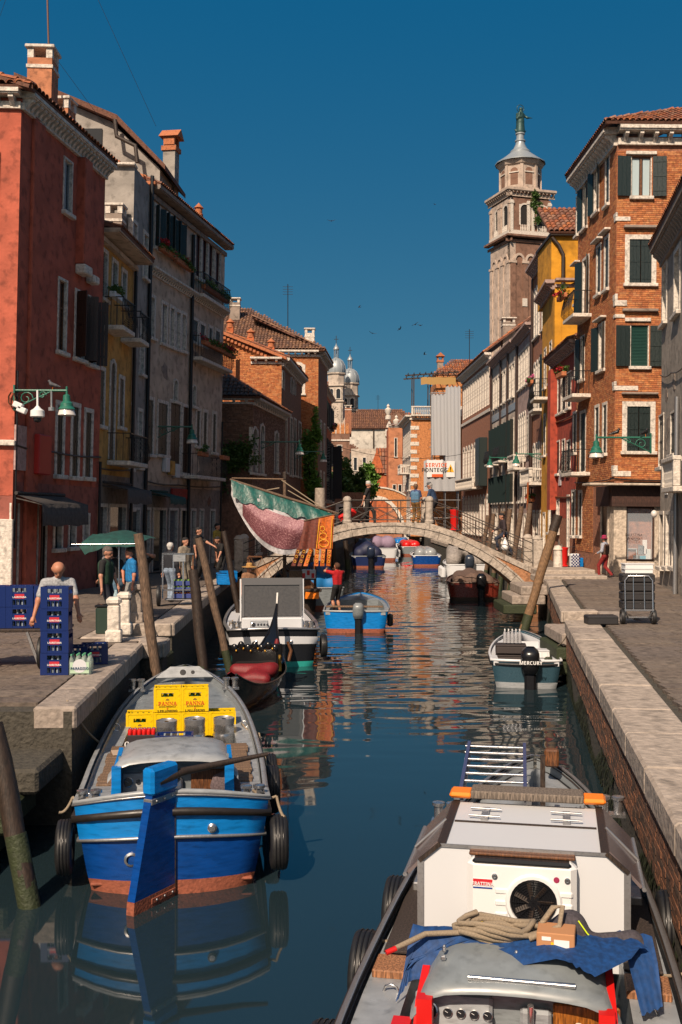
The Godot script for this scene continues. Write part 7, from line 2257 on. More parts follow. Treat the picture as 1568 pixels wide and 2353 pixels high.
	for k in [[-1.2,0.42,-1.75,"large tyre at the barge's left side nearest the camera"],[-1.2,0.42,-3.3,"second tyre along the grey barge's left side"],[-1.15,0.42,-4.6,"third tyre, farthest along the grey barge's left side"],[1.2,0.42,-4.7,"tyre between the grey barge's right side and the brick quay"]]:
		tyre("tyre_fender",k[3],X*Vector3(k[0],k[1],k[2]),-0.197,0.31,0.19)
	rope("white rope holding the nearest tyre of the grey barge",[X*Vector3(-0.95,0.72,-1.7),X*Vector3(-1.1,0.7,-1.7),X*Vector3(-1.2,0.6,-1.75)],0.014,0.02)
	rope("white rope holding the second tyre of the grey barge",[X*Vector3(-0.95,0.72,-3.25),X*Vector3(-1.1,0.7,-3.25),X*Vector3(-1.18,0.6,-3.3)],0.014,0.02)
	rope("mooring rope from the grey barge's right side up to the right quay",[X*Vector3(1.0,0.7,-3.0),X*Vector3(1.4,0.85,-3.1),V(3.3,-0.1,9.3)],0.014,0.05)
	rope("slack rope hanging off the grey barge's right gunwale",[X*Vector3(1.0,0.7,-2.95),X*Vector3(1.2,0.3,-2.6),X*Vector3(1.25,0.6,-2.2),X*Vector3(0.95,0.72,-2.1)],0.014,0.03)
func small_boat(label: String,at: Vector3,yaw: float,H: Dictionary,outer: Material,inner: Material,top: Material) -> Node3D:
	var t := thing("small_boat",label,"boat",at,yaw)
	band(t,H,"bottom_paint",-0.3,0.2,M.rust_red if not H.has("boot") else H.boot)
	band(t,H,"hull",0.2,1.0,outer,4)
	strake(t,H,"gunwale",1.0,0.06,0.03,top)
	ob("foredeck",deck_strip(H,0.02,0.28,0.0,0.05),top,t)
	side_decks(t,H,"side_deck",0.28,1.0,0.13,0.03,top)
	ob("transom_deck",geo().bb(-hw(H,1.0)*0.94,hw(H,1.0)*0.94,H.hs-0.12,H.hs-0.03,-0.16,0.04),top,t)
	well(t,H,0.28,0.97,0.13,0.03,0.08,inner,inner)
	for z in [0.35,0.66]: ob("thwart",geo().cbox(Vector3(0,H.hm*0.62,-H.L*z),Vector3(hw(H,1.0-z)*2.0-0.2,0.05,0.28),0.01),inner,t)
	return t
func boats():
	blue_barge()
	grey_barge()
	covered_barge()
	sail_barge()
	gondola()
	var t := small_boat("open blue and grey boat with a plank seat, the man in red standing in it",V(0.48,WATER,36.0),-0.05,{"L": 5.4,"B": 2.2,"hb": 0.95,"hm": 0.68,"hs": 0.72,"full": 3.6,"flare": 0.12},M.blue_light,M.grey_paint,M.light_grey)
	ob("plank_seat",geo().cbox(Vector3(-0.05,0.83,-0.5),Vector3(1.9,0.05,0.22),0.008),M.plank,t)
	outboard(t,0.1,0.36,0.04,0.95,M.grey_paint)
	ob("grey_fender",geo().lathe([[0,0],[0.1,0.05],[0.1,0.4],[0,0.45]],10,Vector3(1.14,0.15,-0.6)),M.black_rubber,t)
	var m := small_boat("small white and blue motorboat with a big black outboard by the right quay",V(4.22,WATER,24.8),-0.13,{"L": 4.6,"B": 1.62,"hb": 0.8,"hm": 0.6,"hs": 0.62,"full": 3.2,"flare": 0.15,"boot": M.light_grey},mat(C(0.028,0.065,0.09),0.3,"worn",1.0),M.white_paint,M.white_paint)
	outboard(m,0.08,0.2,0.05,1.08,M.black_plastic,"MERCURY")
	strake(m,{"L": 4.6,"B": 1.62,"hb": 0.8,"hm": 0.6,"hs": 0.62,"full": 3.2,"flare": 0.15},"rubbing_strake",0.86,0.06,0.05,M.black_rubber)
	var X := m.transform
	for k in 3:
		var c := thing("dark_box",["dark brown box at the bottom of the motorboat's stack","dark brown box in the middle of the motorboat's stack","dark brown box on top of the motorboat's stack"][k],"box",X*Vector3(-0.32,0.12+k*0.24,-1.3),m.rotation.y,"dark insulated boxes")
		ob("box",geo().cbox(Vector3(0,0.11,0),Vector3(0.72,0.2,0.5),0.03),mat(C(0.035,0.026,0.024),0.6),c)
		ob("lid",geo().cbox(Vector3(0,0.215,0),Vector3(0.73,0.035,0.51),0.012),mat(C(0.03,0.022,0.02),0.6),c)
	bottle_pack(X*Vector3(-0.28,0.86,-1.3),m.rotation.y,"shrink wrapped clear bottles on top of the dark boxes in the motorboat",5,3,C(0.5,0.5,0.52),"",true)
	for k in 3:
		var c := thing("white_crate",["white plastic crate lowest in the motorboat's stack","white plastic crate in the middle of the motorboat's stack","white lidded crate on top of the motorboat's stack"][k],"crate",X*Vector3(0.36,0.1+k*0.2,-1.5),m.rotation.y,"white crates in the motorboat")
		ob("box",geo().cbox(Vector3(0,0.09,0),Vector3(0.5,0.17,0.4),0.012),M.white_plastic,c)
		ob("rim",geo().cbox(Vector3(0,0.175,0),Vector3(0.53,0.03,0.43),0.008),M.white_paint,c)
		for j in 4: ob("rib",geo().bb(-0.2+j*0.13-0.006,-0.2+j*0.13+0.006,0.02,0.15,0.2,0.212),M.white_paint,c)
	rope("rope from the motorboat up to the right quay's coping",[X*Vector3(0.7,0.6,-1.5),V(5.05,-0.6,25.3),V(5.2,0.02,24.5)],0.012,0.1)
	# under and beyond the bridge
	var n := small_boat("navy motorboat with a dark canopy moored left, just beyond the bridge",V(2.0,WATER,77.5),0.06,{"L": 6.0,"B": 2.5,"hb": 1.1,"hm": 0.85,"hs": 0.85,"full": 3.0,"flare": 0.14},mat(C(0.01,0.02,0.08),0.3),M.grey_paint,M.light_grey)
	ob("canopy",nets([[Vector3(-0.55,1.0,-1.2),Vector3(-0.4,1.2,-4.0),0.5,0.5],[Vector3(0.55,1.0,-1.2),Vector3(0.4,1.2,-4.0),0.5,0.5],[Vector3(0,1.25,-1.4),Vector3(0,1.4,-4.0),0.6,0.6]],0.1,0.2),mat(C(0.012,0.016,0.05),0.6),n)
	outboard(n,0.1,0.55,0.05,1.5,mat(C(0.02,0.03,0.06),0.3))
	var w := small_boat("white motorboat with a lilac cover behind the navy one",V(3.5,WATER,90),0.0,{"L": 6.0,"B": 2.4,"hb": 1.3,"hm": 1.0,"hs": 1.0,"full": 3.0,"flare": 0.14},M.white_paint,M.white_paint,M.white_paint)
	ob("cover",nets([[Vector3(-0.5,1.4,-1.2),Vector3(-0.4,1.5,-3.0),0.6,0.5],[Vector3(0.5,1.4,-1.2),Vector3(0.4,1.5,-3.0),0.6,0.5],[Vector3(0.6,1.1,-3.0),Vector3(0.2,1.1,-4.6),0.6,0.4]],0.12,0.2),mat(C(0.25,0.18,0.26),0.8),w)
	for k in 3: ob("fender",geo().lathe([[0,0],[0.16,0.08],[0.16,0.6],[0,0.7]],8,Vector3(1.3,0.2,-0.6-k*1.4)),M.white_paint,w)
	var r := small_boat("dark red boat under a brown cover moored near the bridge's right foot",V(6.0,WATER,49.0),-0.06,{"L": 5.5,"B": 2.35,"hb": 1.0,"hm": 0.8,"hs": 0.82,"full": 3.4,"flare": 0.1,"boot": M.dark_wood},mat(C(0.13,0.02,0.012),0.35,"worn",1.0),M.dark_wood,mat(C(0.16,0.09,0.06),0.5,"wood",1.0))
	ob("cover",nets([[Vector3(-0.6,0.78,-0.5),Vector3(-0.5,0.85,-3.6),0.36,0.34],[Vector3(0.6,0.78,-0.5),Vector3(0.5,0.85,-3.6),0.36,0.34],[Vector3(0,0.85,-0.6),Vector3(0,0.9,-3.8),0.4,0.4]],0.08,0.15),mat(C(0.16,0.1,0.075),0.8,"cloth",1.0),r)
	outboard(r,0.3,0.4,0.05,1.2,M.black_plastic)
	var v := small_boat("white cabin boat under a grey sheet behind the dark red boat",V(7.2,WATER,62.0),-0.03,{"L": 6.0,"B": 2.5,"hb": 1.25,"hm": 1.0,"hs": 1.0,"full": 3.2,"flare": 0.12},M.white_paint,M.grey_paint,M.white_paint)
	ob("cover",nets([[Vector3(-0.7,1.2,-1.2),Vector3(-0.5,1.7,-2.6),0.45,0.5],[Vector3(0.7,1.2,-1.2),Vector3(0.5,1.7,-2.6),0.45,0.5],[Vector3(0,1.9,-2.6),Vector3(0,1.6,-4.6),0.6,0.5],[Vector3(0.5,1.5,-2.8),Vector3(0.4,1.3,-4.6),0.5,0.4],[Vector3(-0.5,1.5,-2.8),Vector3(-0.4,1.3,-4.6),0.5,0.4]],0.1,0.25),mat(C(0.34,0.31,0.29),0.8,"cloth",1.0),v)
	outboard(v,0.1,0.6,0.05,1.4,mat(C(0.03,0.04,0.06),0.3))
	for k in 3: ob("fender",geo().lathe([[0,0],[0.15,0.08],[0.15,0.55],[0,0.65]],8,Vector3(-1.35,0.2,-0.3-k*1.2)),M.white_paint,v)
	for k in 4:
		var b := small_boat(["blue and white boat half hidden by the bridge's right arch","small pale boat far down the canal, left of its middle","white boat far down the canal with a blue cover","small far boat with a red cover by the brick bridge"][k],V([6.3,3.2,5.6,6.6][k],WATER,[80.0,104.0,110.0,100.0][k]),[0.0,0.3,-0.2,0.1][k],{"L": 5.5,"B": 2.2,"hb": 1.1,"hm": 0.8,"hs": 0.8,"full": 3.0,"flare": 0.14},[M.blue_dark,M.white_paint,M.white_paint,M.grey_paint][k],M.grey_paint,M.white_paint)
		ob("cover",nets([[Vector3(-0.4,0.9,-1.0),Vector3(-0.3,1.0,-3.6),0.45,0.4],[Vector3(0.4,0.9,-1.0),Vector3(0.3,1.0,-3.6),0.45,0.4]],0.12,0.2),[M.light_grey,mat(C(0.1,0.3,0.4),0.7),M.blue_light,M.red_paint][k],b)
	var bb := small_boat("small boat with a blue tarpaulin behind the man in red",V(-0.75,WATER,44.5),0.1,{"L": 5.0,"B": 1.8,"hb": 1.1,"hm": 0.8,"hs": 0.9,"full": 3.0,"flare": 0.14},M.grey_paint,M.grey_paint,M.light_grey)
	ob("tarpaulin",nets([[Vector3(-0.3,1.1,-0.6),Vector3(0,1.4,-2.6),0.5,0.5],[Vector3(0.4,1.0,-0.6),Vector3(0.3,1.2,-2.6),0.4,0.4]],0.09,0.2),mat(C(0.01,0.16,0.42),0.6),bb)
func bottle_pack(at: Vector3,yaw: float,label: String,nx: int,nz: int,col: Color,writing: String,clear := false):
	var t := thing("bottle_pack",label,"bottles",at,yaw)
	var gm := mat(Color(col.r,col.g,col.b,0.35),0.08)
	gm.transparency = BaseMaterial3D.TRANSPARENCY_ALPHA
	var bt := geo().lathe([[0.03,0],[0.042,0.01],[0.042,0.08],[0.038,0.1],[0.042,0.12],[0.042,0.2],[0.03,0.25],[0.014,0.285],[0.014,0.31]],10).mesh()
	var cap := geo().lathe([[0.016,0.3],[0.016,0.325],[0,0.326]],8).mesh()
	for i in nx:
		for j in nz:
			var x := Transform3D(Basis(),Vector3((i-(nx-1)/2.0)*0.088,0,(j-(nz-1)/2.0)*0.088))
			var b := ob("bottle",bt,gm,t,x)
			ob("cap",cap,mat(C(0.1,0.35,0.2),0.4) if not clear else M.white_plastic,b)
	if writing:
		var w := nx*0.088
		var lb := ob("paper_band",geo().cbox(Vector3(0,0.12,nz*0.044+0.002),Vector3(w*0.82,0.17,0.006),0.002),mat(C(0.4,0.55,0.4),0.5),t)
		ob("white_oval",geo().lathe([[0,0],[w*0.3,0],[w*0.3,0.002]],18,Vector3(0,0.15,nz*0.044+0.006),Basis(Vector3.RIGHT,PI/2)),M.white_paint,lb)
		text(writing,0.042,mat(C(0.02,0.06,0.12),0.5),lb,Transform3D(Basis(),Vector3(0,0.11,nz*0.044+0.01)))
func covered_barge():
	var t := thing("covered_barge","black and white work barge with a raised dark grey lid over its cockpit","boat",V(-1.75,WATER,28.2),0.1)
	var H := {"L": 8.6,"B": 2.5,"full": 3.6,"hb": 1.3,"hm": 0.85,"hs": 0.95,"crown": 0.05,"bulge": 0.18,"flare": 0.12,"tuck": 0.1}
	band(t,H,"bottom_paint",-0.3,0.14,mat(C(0.02,0.3,0.26),0.5))
	band(t,H,"hull",0.14,0.6,mat(C(0.012,0.013,0.016),0.25))
	band(t,H,"white_band",0.6,0.8,M.white_paint,2,0.03)
	band(t,H,"topside",0.8,1.0,mat(C(0.012,0.013,0.016),0.25),2,0.01)
	strake(t,H,"gunwale",1.0,0.06,0.06,M.dull_steel)
	ob("foredeck",deck_strip(H,0.02,0.4,0.0,0.08),M.light_grey,t)
	side_decks(t,H,"side_deck",0.4,1.0,0.3,0.04,M.white_paint)
	well(t,H,0.4,1.0,0.3,0.04,0.3,M.white_paint,M.grey_paint)
	ob("console",geo().cbox(Vector3(0,0.98,-0.95),Vector3(1.62,0.4,0.3),0.03).prism(PackedVector2Array([Vector2(-0.8,0.8),Vector2(-0.98,0.4),Vector2(-0.9,0.4),Vector2(-0.7,0.8)]),-1.1,-0.2).prism(PackedVector2Array([Vector2(0.8,0.8),Vector2(0.98,0.4),Vector2(0.9,0.4),Vector2(0.7,0.8)]),-1.1,-0.2),M.white_paint,t)
	gauge_panel(t,Vector3(-0.35,0.98,-0.78),1.1)
	var lid := ob("lid",geo().cbox(Vector3(0,0.5,0),Vector3(1.62,1.02,0.06),0.025),mat(C(0.06,0.06,0.063),0.5,"worn",1.0),t,Transform3D(Basis(Vector3.RIGHT,-0.12),Vector3(0,1.2,-1.0)))
	ob("lid_rim",geo().bb(-0.81,0.81,0.84,1.03,0.03,0.06).bb(-0.81,-0.74,0.0,0.839,0.03,0.055).bb(0.74,0.81,0.0,0.839,0.03,0.055),mat(C(0.09,0.09,0.095),0.5),lid)
	for s in [-1,1]: ob("lid_post",geo().bar(Vector3(s*0.84,0.9,-1.0),Vector3(s*0.84,2.2,-1.12),0.04,0.04),M.white_paint,t)
	for k in 2: ob("stern_light",geo().lathe([[0.04,0],[0.04,0.02],[0.02,0.03],[0,0.03]],12,Vector3(-0.45+0.9*k,0.66,0.19),Basis(Vector3.RIGHT,PI/2)),M.steel,t)
	cleats(t,[Vector3(-0.95,0.95,-0.3),Vector3(0.95,0.95,-0.3)])
	var X := t.transform
	tyre("tyre_fender","tyre at the black and white barge's right stern",X*Vector3(1.32,0.5,-0.2),0.1)
	tyre("tyre_fender","tyre at the black and white barge's left stern",X*Vector3(-1.3,0.5,-0.2),0.1)
	for k in 5: rope("rope heaped on the black and white barge's "+["left stern deck","right stern deck","left side deck","right side deck","left rail by the pole"][k],[X*Vector3([-0.95,0.95,-1.0,1.02,-1.12][k],1.0,[-0.3,-0.35,-1.1,-1.2,-1.7][k]),X*Vector3([-1.1,1.1,-1.15,1.12,-1.2][k],0.85,[-0.5,-0.6,-1.3,-1.5,-2.0][k]),X*Vector3([-0.9,0.85,-0.95,0.98,-1.05][k],0.98,[-0.7,-0.8,-1.5,-1.8,-2.3][k])],0.02,0.08)
func gondola():
	var t := thing("gondola","black gondola with red cushions and gilt fittings behind the blue barge's bow","gondola",V(-2.12,WATER,21.0),-0.075)
	var hull := geo().smooth()
	var rows := []
	var L := 6.6
	var hb := func(f: float): return 0.62*pow(sin(PI*clampf(f*0.96+0.03,0,1)),0.8 if f < 0.5 else 1.7)
	var sh := func(f: float): return 0.42+1.25*pow(absf(f-0.42)/0.58,3.2)
	for k in 25:
		var f := k/24.0
		var o := PackedVector3Array()
		var y: float = sh.call(f)
		var b: float = hb.call(f)
		for j in 9:
			var a := -1.0+j/4.0
			o.append(Vector3(b*signf(a)*pow(absf(a),0.6),lerpf(-0.12+0.5*pow(absf(f-0.42)/0.58,4.0),y,pow(absf(a),2.0)),-L*f))
		rows.append(o)
	var gm := mat(C(0.008,0.008,0.009),0.15)
	ob("hull",hull.loft(rows),gm,t)
	var dk := geo().smooth()
	for seg in [[0,7],[17,24]]:
		var dr := []
		for k in range(seg[0],seg[1]+1):
			var f: float = k/24.0
			dr.append(PackedVector3Array([Vector3(-hb.call(f),sh.call(f)-0.01,-L*f),Vector3(0,sh.call(f)+0.05,-L*f),Vector3(hb.call(f),sh.call(f)-0.01,-L*f)]))
		dk.loft(dr)
	ob("deck",dk,gm,t)
	for s in [-1,1]: ob("gunwale",geo().tube(range(25).map(func(k): return Vector3(s*hb.call(k/24.0),sh.call(k/24.0),-L*k/24.0)),0.025,6),gm,t)
	ob("stern_iron",geo().prism(PackedVector2Array([Vector2(0,1.3),Vector2(0.12,1.3),Vector2(0.28,1.75),Vector2(0.2,1.95),Vector2(0.05,1.6)]),-0.02,0.02,Transform3D(Basis(Vector3(0,0,-1),Vector3.UP,Vector3(1,0,0)),Vector3(0,0,-L+0.1))),gm,t)
	var red := mat(C(0.2,0.006,0.01),0.6,"cloth",5.0)
	var gold := mat(C(0.6,0.32,0.05),0.35,"",1.0,0.7)
	ob("cushion",nets([[Vector3(-0.3,0.42,-2.4),Vector3(0.3,0.4,-2.4),0.12,0.14],[Vector3(-0.38,0.55,-2.75),Vector3(0.36,0.55,-2.75),0.14,0.15],[Vector3(-0.4,0.5,-2.2),Vector3(-0.1,0.3,-2.0),0.09,0.12],[Vector3(0.1,0.45,-2.5),Vector3(0.45,0.6,-2.9),0.1,0.08]],0.03,0.2),red,t)
	var sb := geo().cbox(Vector3(0,0.75,-2.95),Vector3(1.0,0.5,0.06),0.02)
	for k in 7: sb.ball(Vector3(-0.45+k*0.15,1.0+0.06*(k % 2),-2.95),Vector3(0.08,0.1,0.05),8)
	ob("carved_seat_back",sb,gm,t)
	for k in 6: ob("gilt_knob",geo().ball(Vector3(-0.4+k*0.16,0.95+0.05*(k % 2),-2.9),Vector3(0.022,0.03,0.03),8),gold,t)
	for s in [-1,1]: ob("gilt_sea_horse",geo().tube([Vector3(s*0.5,0.45,-3.3),Vector3(s*0.5,0.62,-3.35),Vector3(s*0.5,0.7,-3.28),Vector3(s*0.5,0.78,-3.36),Vector3(s*0.5,0.74,-3.44)],[0.05,0.04,0.03,0.035,0.01],8),gold,t)
	ob("chair",geo().cbox(Vector3(0.35,0.6,-3.7),Vector3(0.3,0.06,0.3),0.02).cbox(Vector3(0.35,0.8,-3.85),Vector3(0.3,0.4,0.05),0.02),gm,t)
	ob("blue_cloth",nets([[Vector3(0.2,0.65,-4.1),Vector3(0.42,0.6,-4.0),0.12,0.1],[Vector3(0.3,0.75,-4.15),Vector3(0.35,0.9,-4.15),0.1,0.06]],0.03,0.05),mat(C(0.03,0.12,0.25),0.8),t)
	ob("red_cap",geo().lathe([[0.06,0],[0.055,0.06],[0.03,0.12],[0,0.13]],8,Vector3(0.33,0.95,-4.15)),red,t)
	ob("oar_fork",geo().tube([Vector3(0.55,0.5,-4.6),Vector3(0.6,0.75,-4.65),Vector3(0.52,0.95,-4.6)],[0.05,0.04,0.03],7),M.brown_wood,t)
func sail_barge():
	var t := thing("sail_barge","brown wooden market barge with a mast carrying the big striped awning","boat",V(-2.1,WATER,38.6),0.05)
	var H := {"L": 9.0,"B": 2.6,"full": 3.2,"hb": 1.5,"hm": 1.0,"hs": 1.1,"flare": 0.12}
	band(t,H,"hull",-0.3,1.0,M.dark_wood,4)
	strake(t,H,"gunwale",1.0,0.08,0.05,M.brown_wood)
	ob("deck",deck_strip(H,0.02,0.5,0.0,0.06),M.plank,t)
	side_decks(t,H,"side_deck",0.5,1.0,0.3,0.06,M.plank)
	well(t,H,0.5,0.98,0.3,0.06,0.4,M.dark_wood,M.plank)
	ob("mast",geo().tube([Vector3(0.1,0.4,-0.6),Vector3(0.1,5.15,-0.6)],[0.075,0.06],10),M.pole,t)
	ob("mast_head",geo().cbox(Vector3(0.1,5.3,-0.6),Vector3(0.14,0.3,0.14),0.03),M.dark_wood,t)
	var rl := geo()
	for s in [-1,1]:
		for z in [0.0,-1.5]: rl.bar(Vector3(s*1.2,1.0,z),Vector3(s*1.2,2.4,z),0.06,0.06)
		rl.bar(Vector3(s*1.2,2.36,0.1),Vector3(s*1.2,2.36,-1.6),0.05,0.05)
	rl.bar(Vector3(-1.2,2.42,0.0),Vector3(1.2,2.42,0.0),0.05,0.05)
	for k in 6: rl.bar(Vector3(-1.1+k*0.4,1.6,0.02),Vector3(-0.7+k*0.4*0.96,2.38,0.02),0.025,0.02)
	for k in 6: rl.bar(Vector3(-0.7+k*0.4*0.96,1.6,0.03),Vector3(-1.1+k*0.4,2.38,0.03),0.025,0.02)
	rl.bar(Vector3(-1.2,1.6,0.0),Vector3(1.2,1.6,0.0),0.04,0.04)
	ob("rail_frame",rl,M.brown_wood,t)
	ob("hanging_lantern_shelf",geo().cbox(Vector3(1.0,1.25,0.3),Vector3(0.8,0.1,0.5),0.02),M.dark_wood,t)
	for k in 4:
		var c := thing("fruit_crate",["red and white carton at the market barge's right rail","pale wooden crate beside the red and white carton","orange crate low on the market barge's right side","brown crate at the market barge's stern"][k],"crate",t.transform*Vector3([0.95,0.5,1.05,0.75][k],[1.65,1.62,0.95,1.3][k],[0.25,0.25,0.35,0.38][k]),0.1*k,"crates on the market barge")
		ob("box",geo().cbox(Vector3(0,0.16,0),Vector3(0.48,0.32,0.3),0.01),[M.white_paint,M.plank,M.orange,M.brown_wood][k],c)
		if k == 0:
			for j in 3: ob("red_panel",geo().bb(-0.22+j*0.16,-0.12+j*0.16,0.03+0.1*(j % 2),0.2+0.1*(j % 2),0.15,0.154),M.red_paint,c)
	# the great awning: spar,green valance,printed white sail,flag with tails
	var at := V(-3.75,0,37.2)
	var a := thing("awning_sail","large white sail awning with a green valance and a faded reddish picture print","awning",at)
	var sp := func(px: float,py: float,z := 0.0):   # measured across the sail,0.0054 m a step
		return Vector3((px-118)*0.00545,(1105-py)*0.00545+3.65,z)
	ob("spar",geo().tube([sp.call(110,1112),sp.call(420,1212,0.05),sp.call(790,1326)],[0.04,0.05,0.035],8),M.pole,a)
	ob("upper_spar",geo().tube([sp.call(120,1104,-0.05),sp.call(440,1108,-0.4)],0.03,6),M.plank,a)
	for k in [[430,1115,735,1322],[470,1180,725,1325],[300,1185,420,1165]]: ob("stay_rope",geo().tube([sp.call(k[0],k[1],-0.3),sp.call(k[2],k[3],0.0)],0.022,5),M.rope,a)
	var L0 := []
	for k in 25:
		var f := k/24.0
		var top: Vector3 = sp.call(lerpf(118,745,f),lerpf(1118,1332,f))
		var bx := lerpf(118,690,f)
		var by: float = lerpf(1210,1500,f)+260.0*sin(PI*pow(f,0.85))*0.85
		var bot: Vector3 = sp.call(bx,by,0.35*sin(f*PI))
		var o := PackedVector3Array()
		for j in 11:
			var p := top.lerp(bot,j/10.0)
			p.z += 0.22*sin(PI*j/10.0)*sin(PI*f)+0.045*sin(f*23.0+j*0.8)+0.03*sin(f*11.0-j*1.1)
			o.append(p)
		L0.append(o)
	var cloth := mat(C(0.62,0.6,0.62),0.8,"cloth",1.0)
	cloth.backlight_enabled = true
	cloth.backlight = C(0.25,0.24,0.24)
	ob("sail",geo().smooth().loft(L0),cloth,a)
	# print: an inner part of the sail,a hair in front of it,with a soft scene of smoke,sky and a crowd of dabs
	var rows := []
	for k in range(3,22):
		var o := PackedVector3Array()
		for j in range(3,10): o.append(L0[k][j]+Vector3(0,0,0.016))
		rows.append(o)
	var pg := SurfaceTool.new()
	pg.begin(Mesh.PRIMITIVE_TRIANGLES)
	pg.set_smooth_group(0)
	for k in rows.size()-1:
		for j in 6:
			for q in [[0,0],[1,0],[1,1],[0,0],[1,1],[0,1]]:
				pg.set_uv(Vector2((k+q[0])/float(rows.size()-1),(j+q[1])/6.0))
				pg.add_vertex(rows[k+q[0]][j+q[1]])
	pg.generate_normals()
	var im := Image.create(256,128,false,Image.FORMAT_RGB8)
	var nz := FastNoiseLite.new()
	nz.seed = 5
	nz.frequency = 0.03
	for y in 128:
		for x in 256:
			var n := nz.get_noise_2d(x,y*1.4)
			var n2 := nz.get_noise_2d(x*4.0+300,y*5.0)
			var hor := smoothstep(0.28,0.5,y/128.0+0.12*n)
			var c := Color(0.6,0.44,0.47).lerp(Color(0.4,0.22,0.25),hor)
			c = c.lerp(Color(0.9,0.8,0.74),clampf(n2*1.1-0.15,0,0.4))
			c = c.lerp(Color(0.28,0.1,0.12),clampf(-n2*1.2-0.25+0.3*hor,0,0.45))
			im.set_pixel(x,y,c)
	var pm := StandardMaterial3D.new()
	pm.albedo_texture = ImageTexture.create_from_image(im)
	pm.roughness = 0.8
	ob("picture_print",pg.commit(),pm,a)
	# green valance
	var gv := []
	for k in 25:
		var f := k/24.0
		var top: Vector3 = sp.call(lerpf(116,748,f),lerpf(1110,1326,f),0.03)
		var h := 0.62+0.1*(k % 4/2)-0.3*f*f
		gv.append(PackedVector3Array([top,top+Vector3(0.06,-h*0.5,0.16+0.02*(k % 3)),top+Vector3(0.1,-h,0.24+0.03*(k % 2))]))
	ob("green_valance",geo().smooth().loft(gv),mat(C(0.006,0.1,0.085),0.45,"cloth",1.0),a)
	# the tailed flag
	var fl := thing("tailed_flag","dark red flag with gold ornaments and six long tails beside the awning","flag",at)
	var red := mat(C(0.16,0.035,0.02),0.7,"cloth",1.5)
	var amber := mat(C(0.6,0.13,0.01),0.6,"cloth",1.5)
	var gold := mat(C(0.75,0.4,0.03),0.5)
	ob("flag_pole",geo().tube([sp.call(575,1372,0.3),sp.call(775,1328,0.3)],0.025,6),M.pole,fl)
	for s in 2:
		var fr := []
		var x0: float = [580,668][s]
		var x1: float = [668,765][s]
		for k in 9:
			var f := k/8.0
			var tp: Vector3 = sp.call(lerpf(x0,x1,f),lerpf(1370,1334,(lerpf(x0,x1,f)-580)/185.0),0.3)
			var b: Vector3 = sp.call(lerpf(x0-(40 if s == 0 else 20),x1-(20 if s == 0 else 12),f),1545,0.35)
			fr.append(PackedVector3Array([tp,tp.lerp(b,0.5)+Vector3(0,0,0.07*sin(f*9.0)),b+Vector3(0,0,0.05*sin(f*9.0))]))
		ob("field",geo().smooth().loft(fr),red if s == 0 else amber,fl)
	for k in 6:
		var x := 545.0+k*38
		var tr := []
		for j in 5:
			var y := 1540.0+j*28
			var w := 13.0
			var lean := (-9.0 if k < 3 else -2.0)*j
			tr.append(PackedVector3Array([sp.call(x-w+lean,y,0.36+0.03*sin(j+k)),sp.call(x+w+lean,y,0.36+0.03*cos(j*1.3+k))]))
		var tl := ob("tail",geo().smooth().loft(tr),amber if k > 1 else red,fl)
		for j in 3: ob("gold_scroll",geo().tube(range(9).map(func(q): return sp.call(x+(-9.0 if k < 3 else -2.0)*(j+0.8)+7*cos(TAU*q/8.0),1562+j*30+9*sin(TAU*q/8.0),0.4)),0.008,4,false),gold,tl)
	for k in 3: ob("gold_scroll",geo().tube(range(17).map(func(q): return sp.call(690+5*k+(14+8*k)*cos(TAU*q/16.0),1420+k*45+(16+3*k)*sin(TAU*q/16.0),0.42)),0.012,4,false),gold,fl)
	for k in 2: ob("gold_border",geo().tube([sp.call(672+k*80,1365-k*22,0.42),sp.call(655+k*88,1540,0.42)],0.014,4),gold,fl)
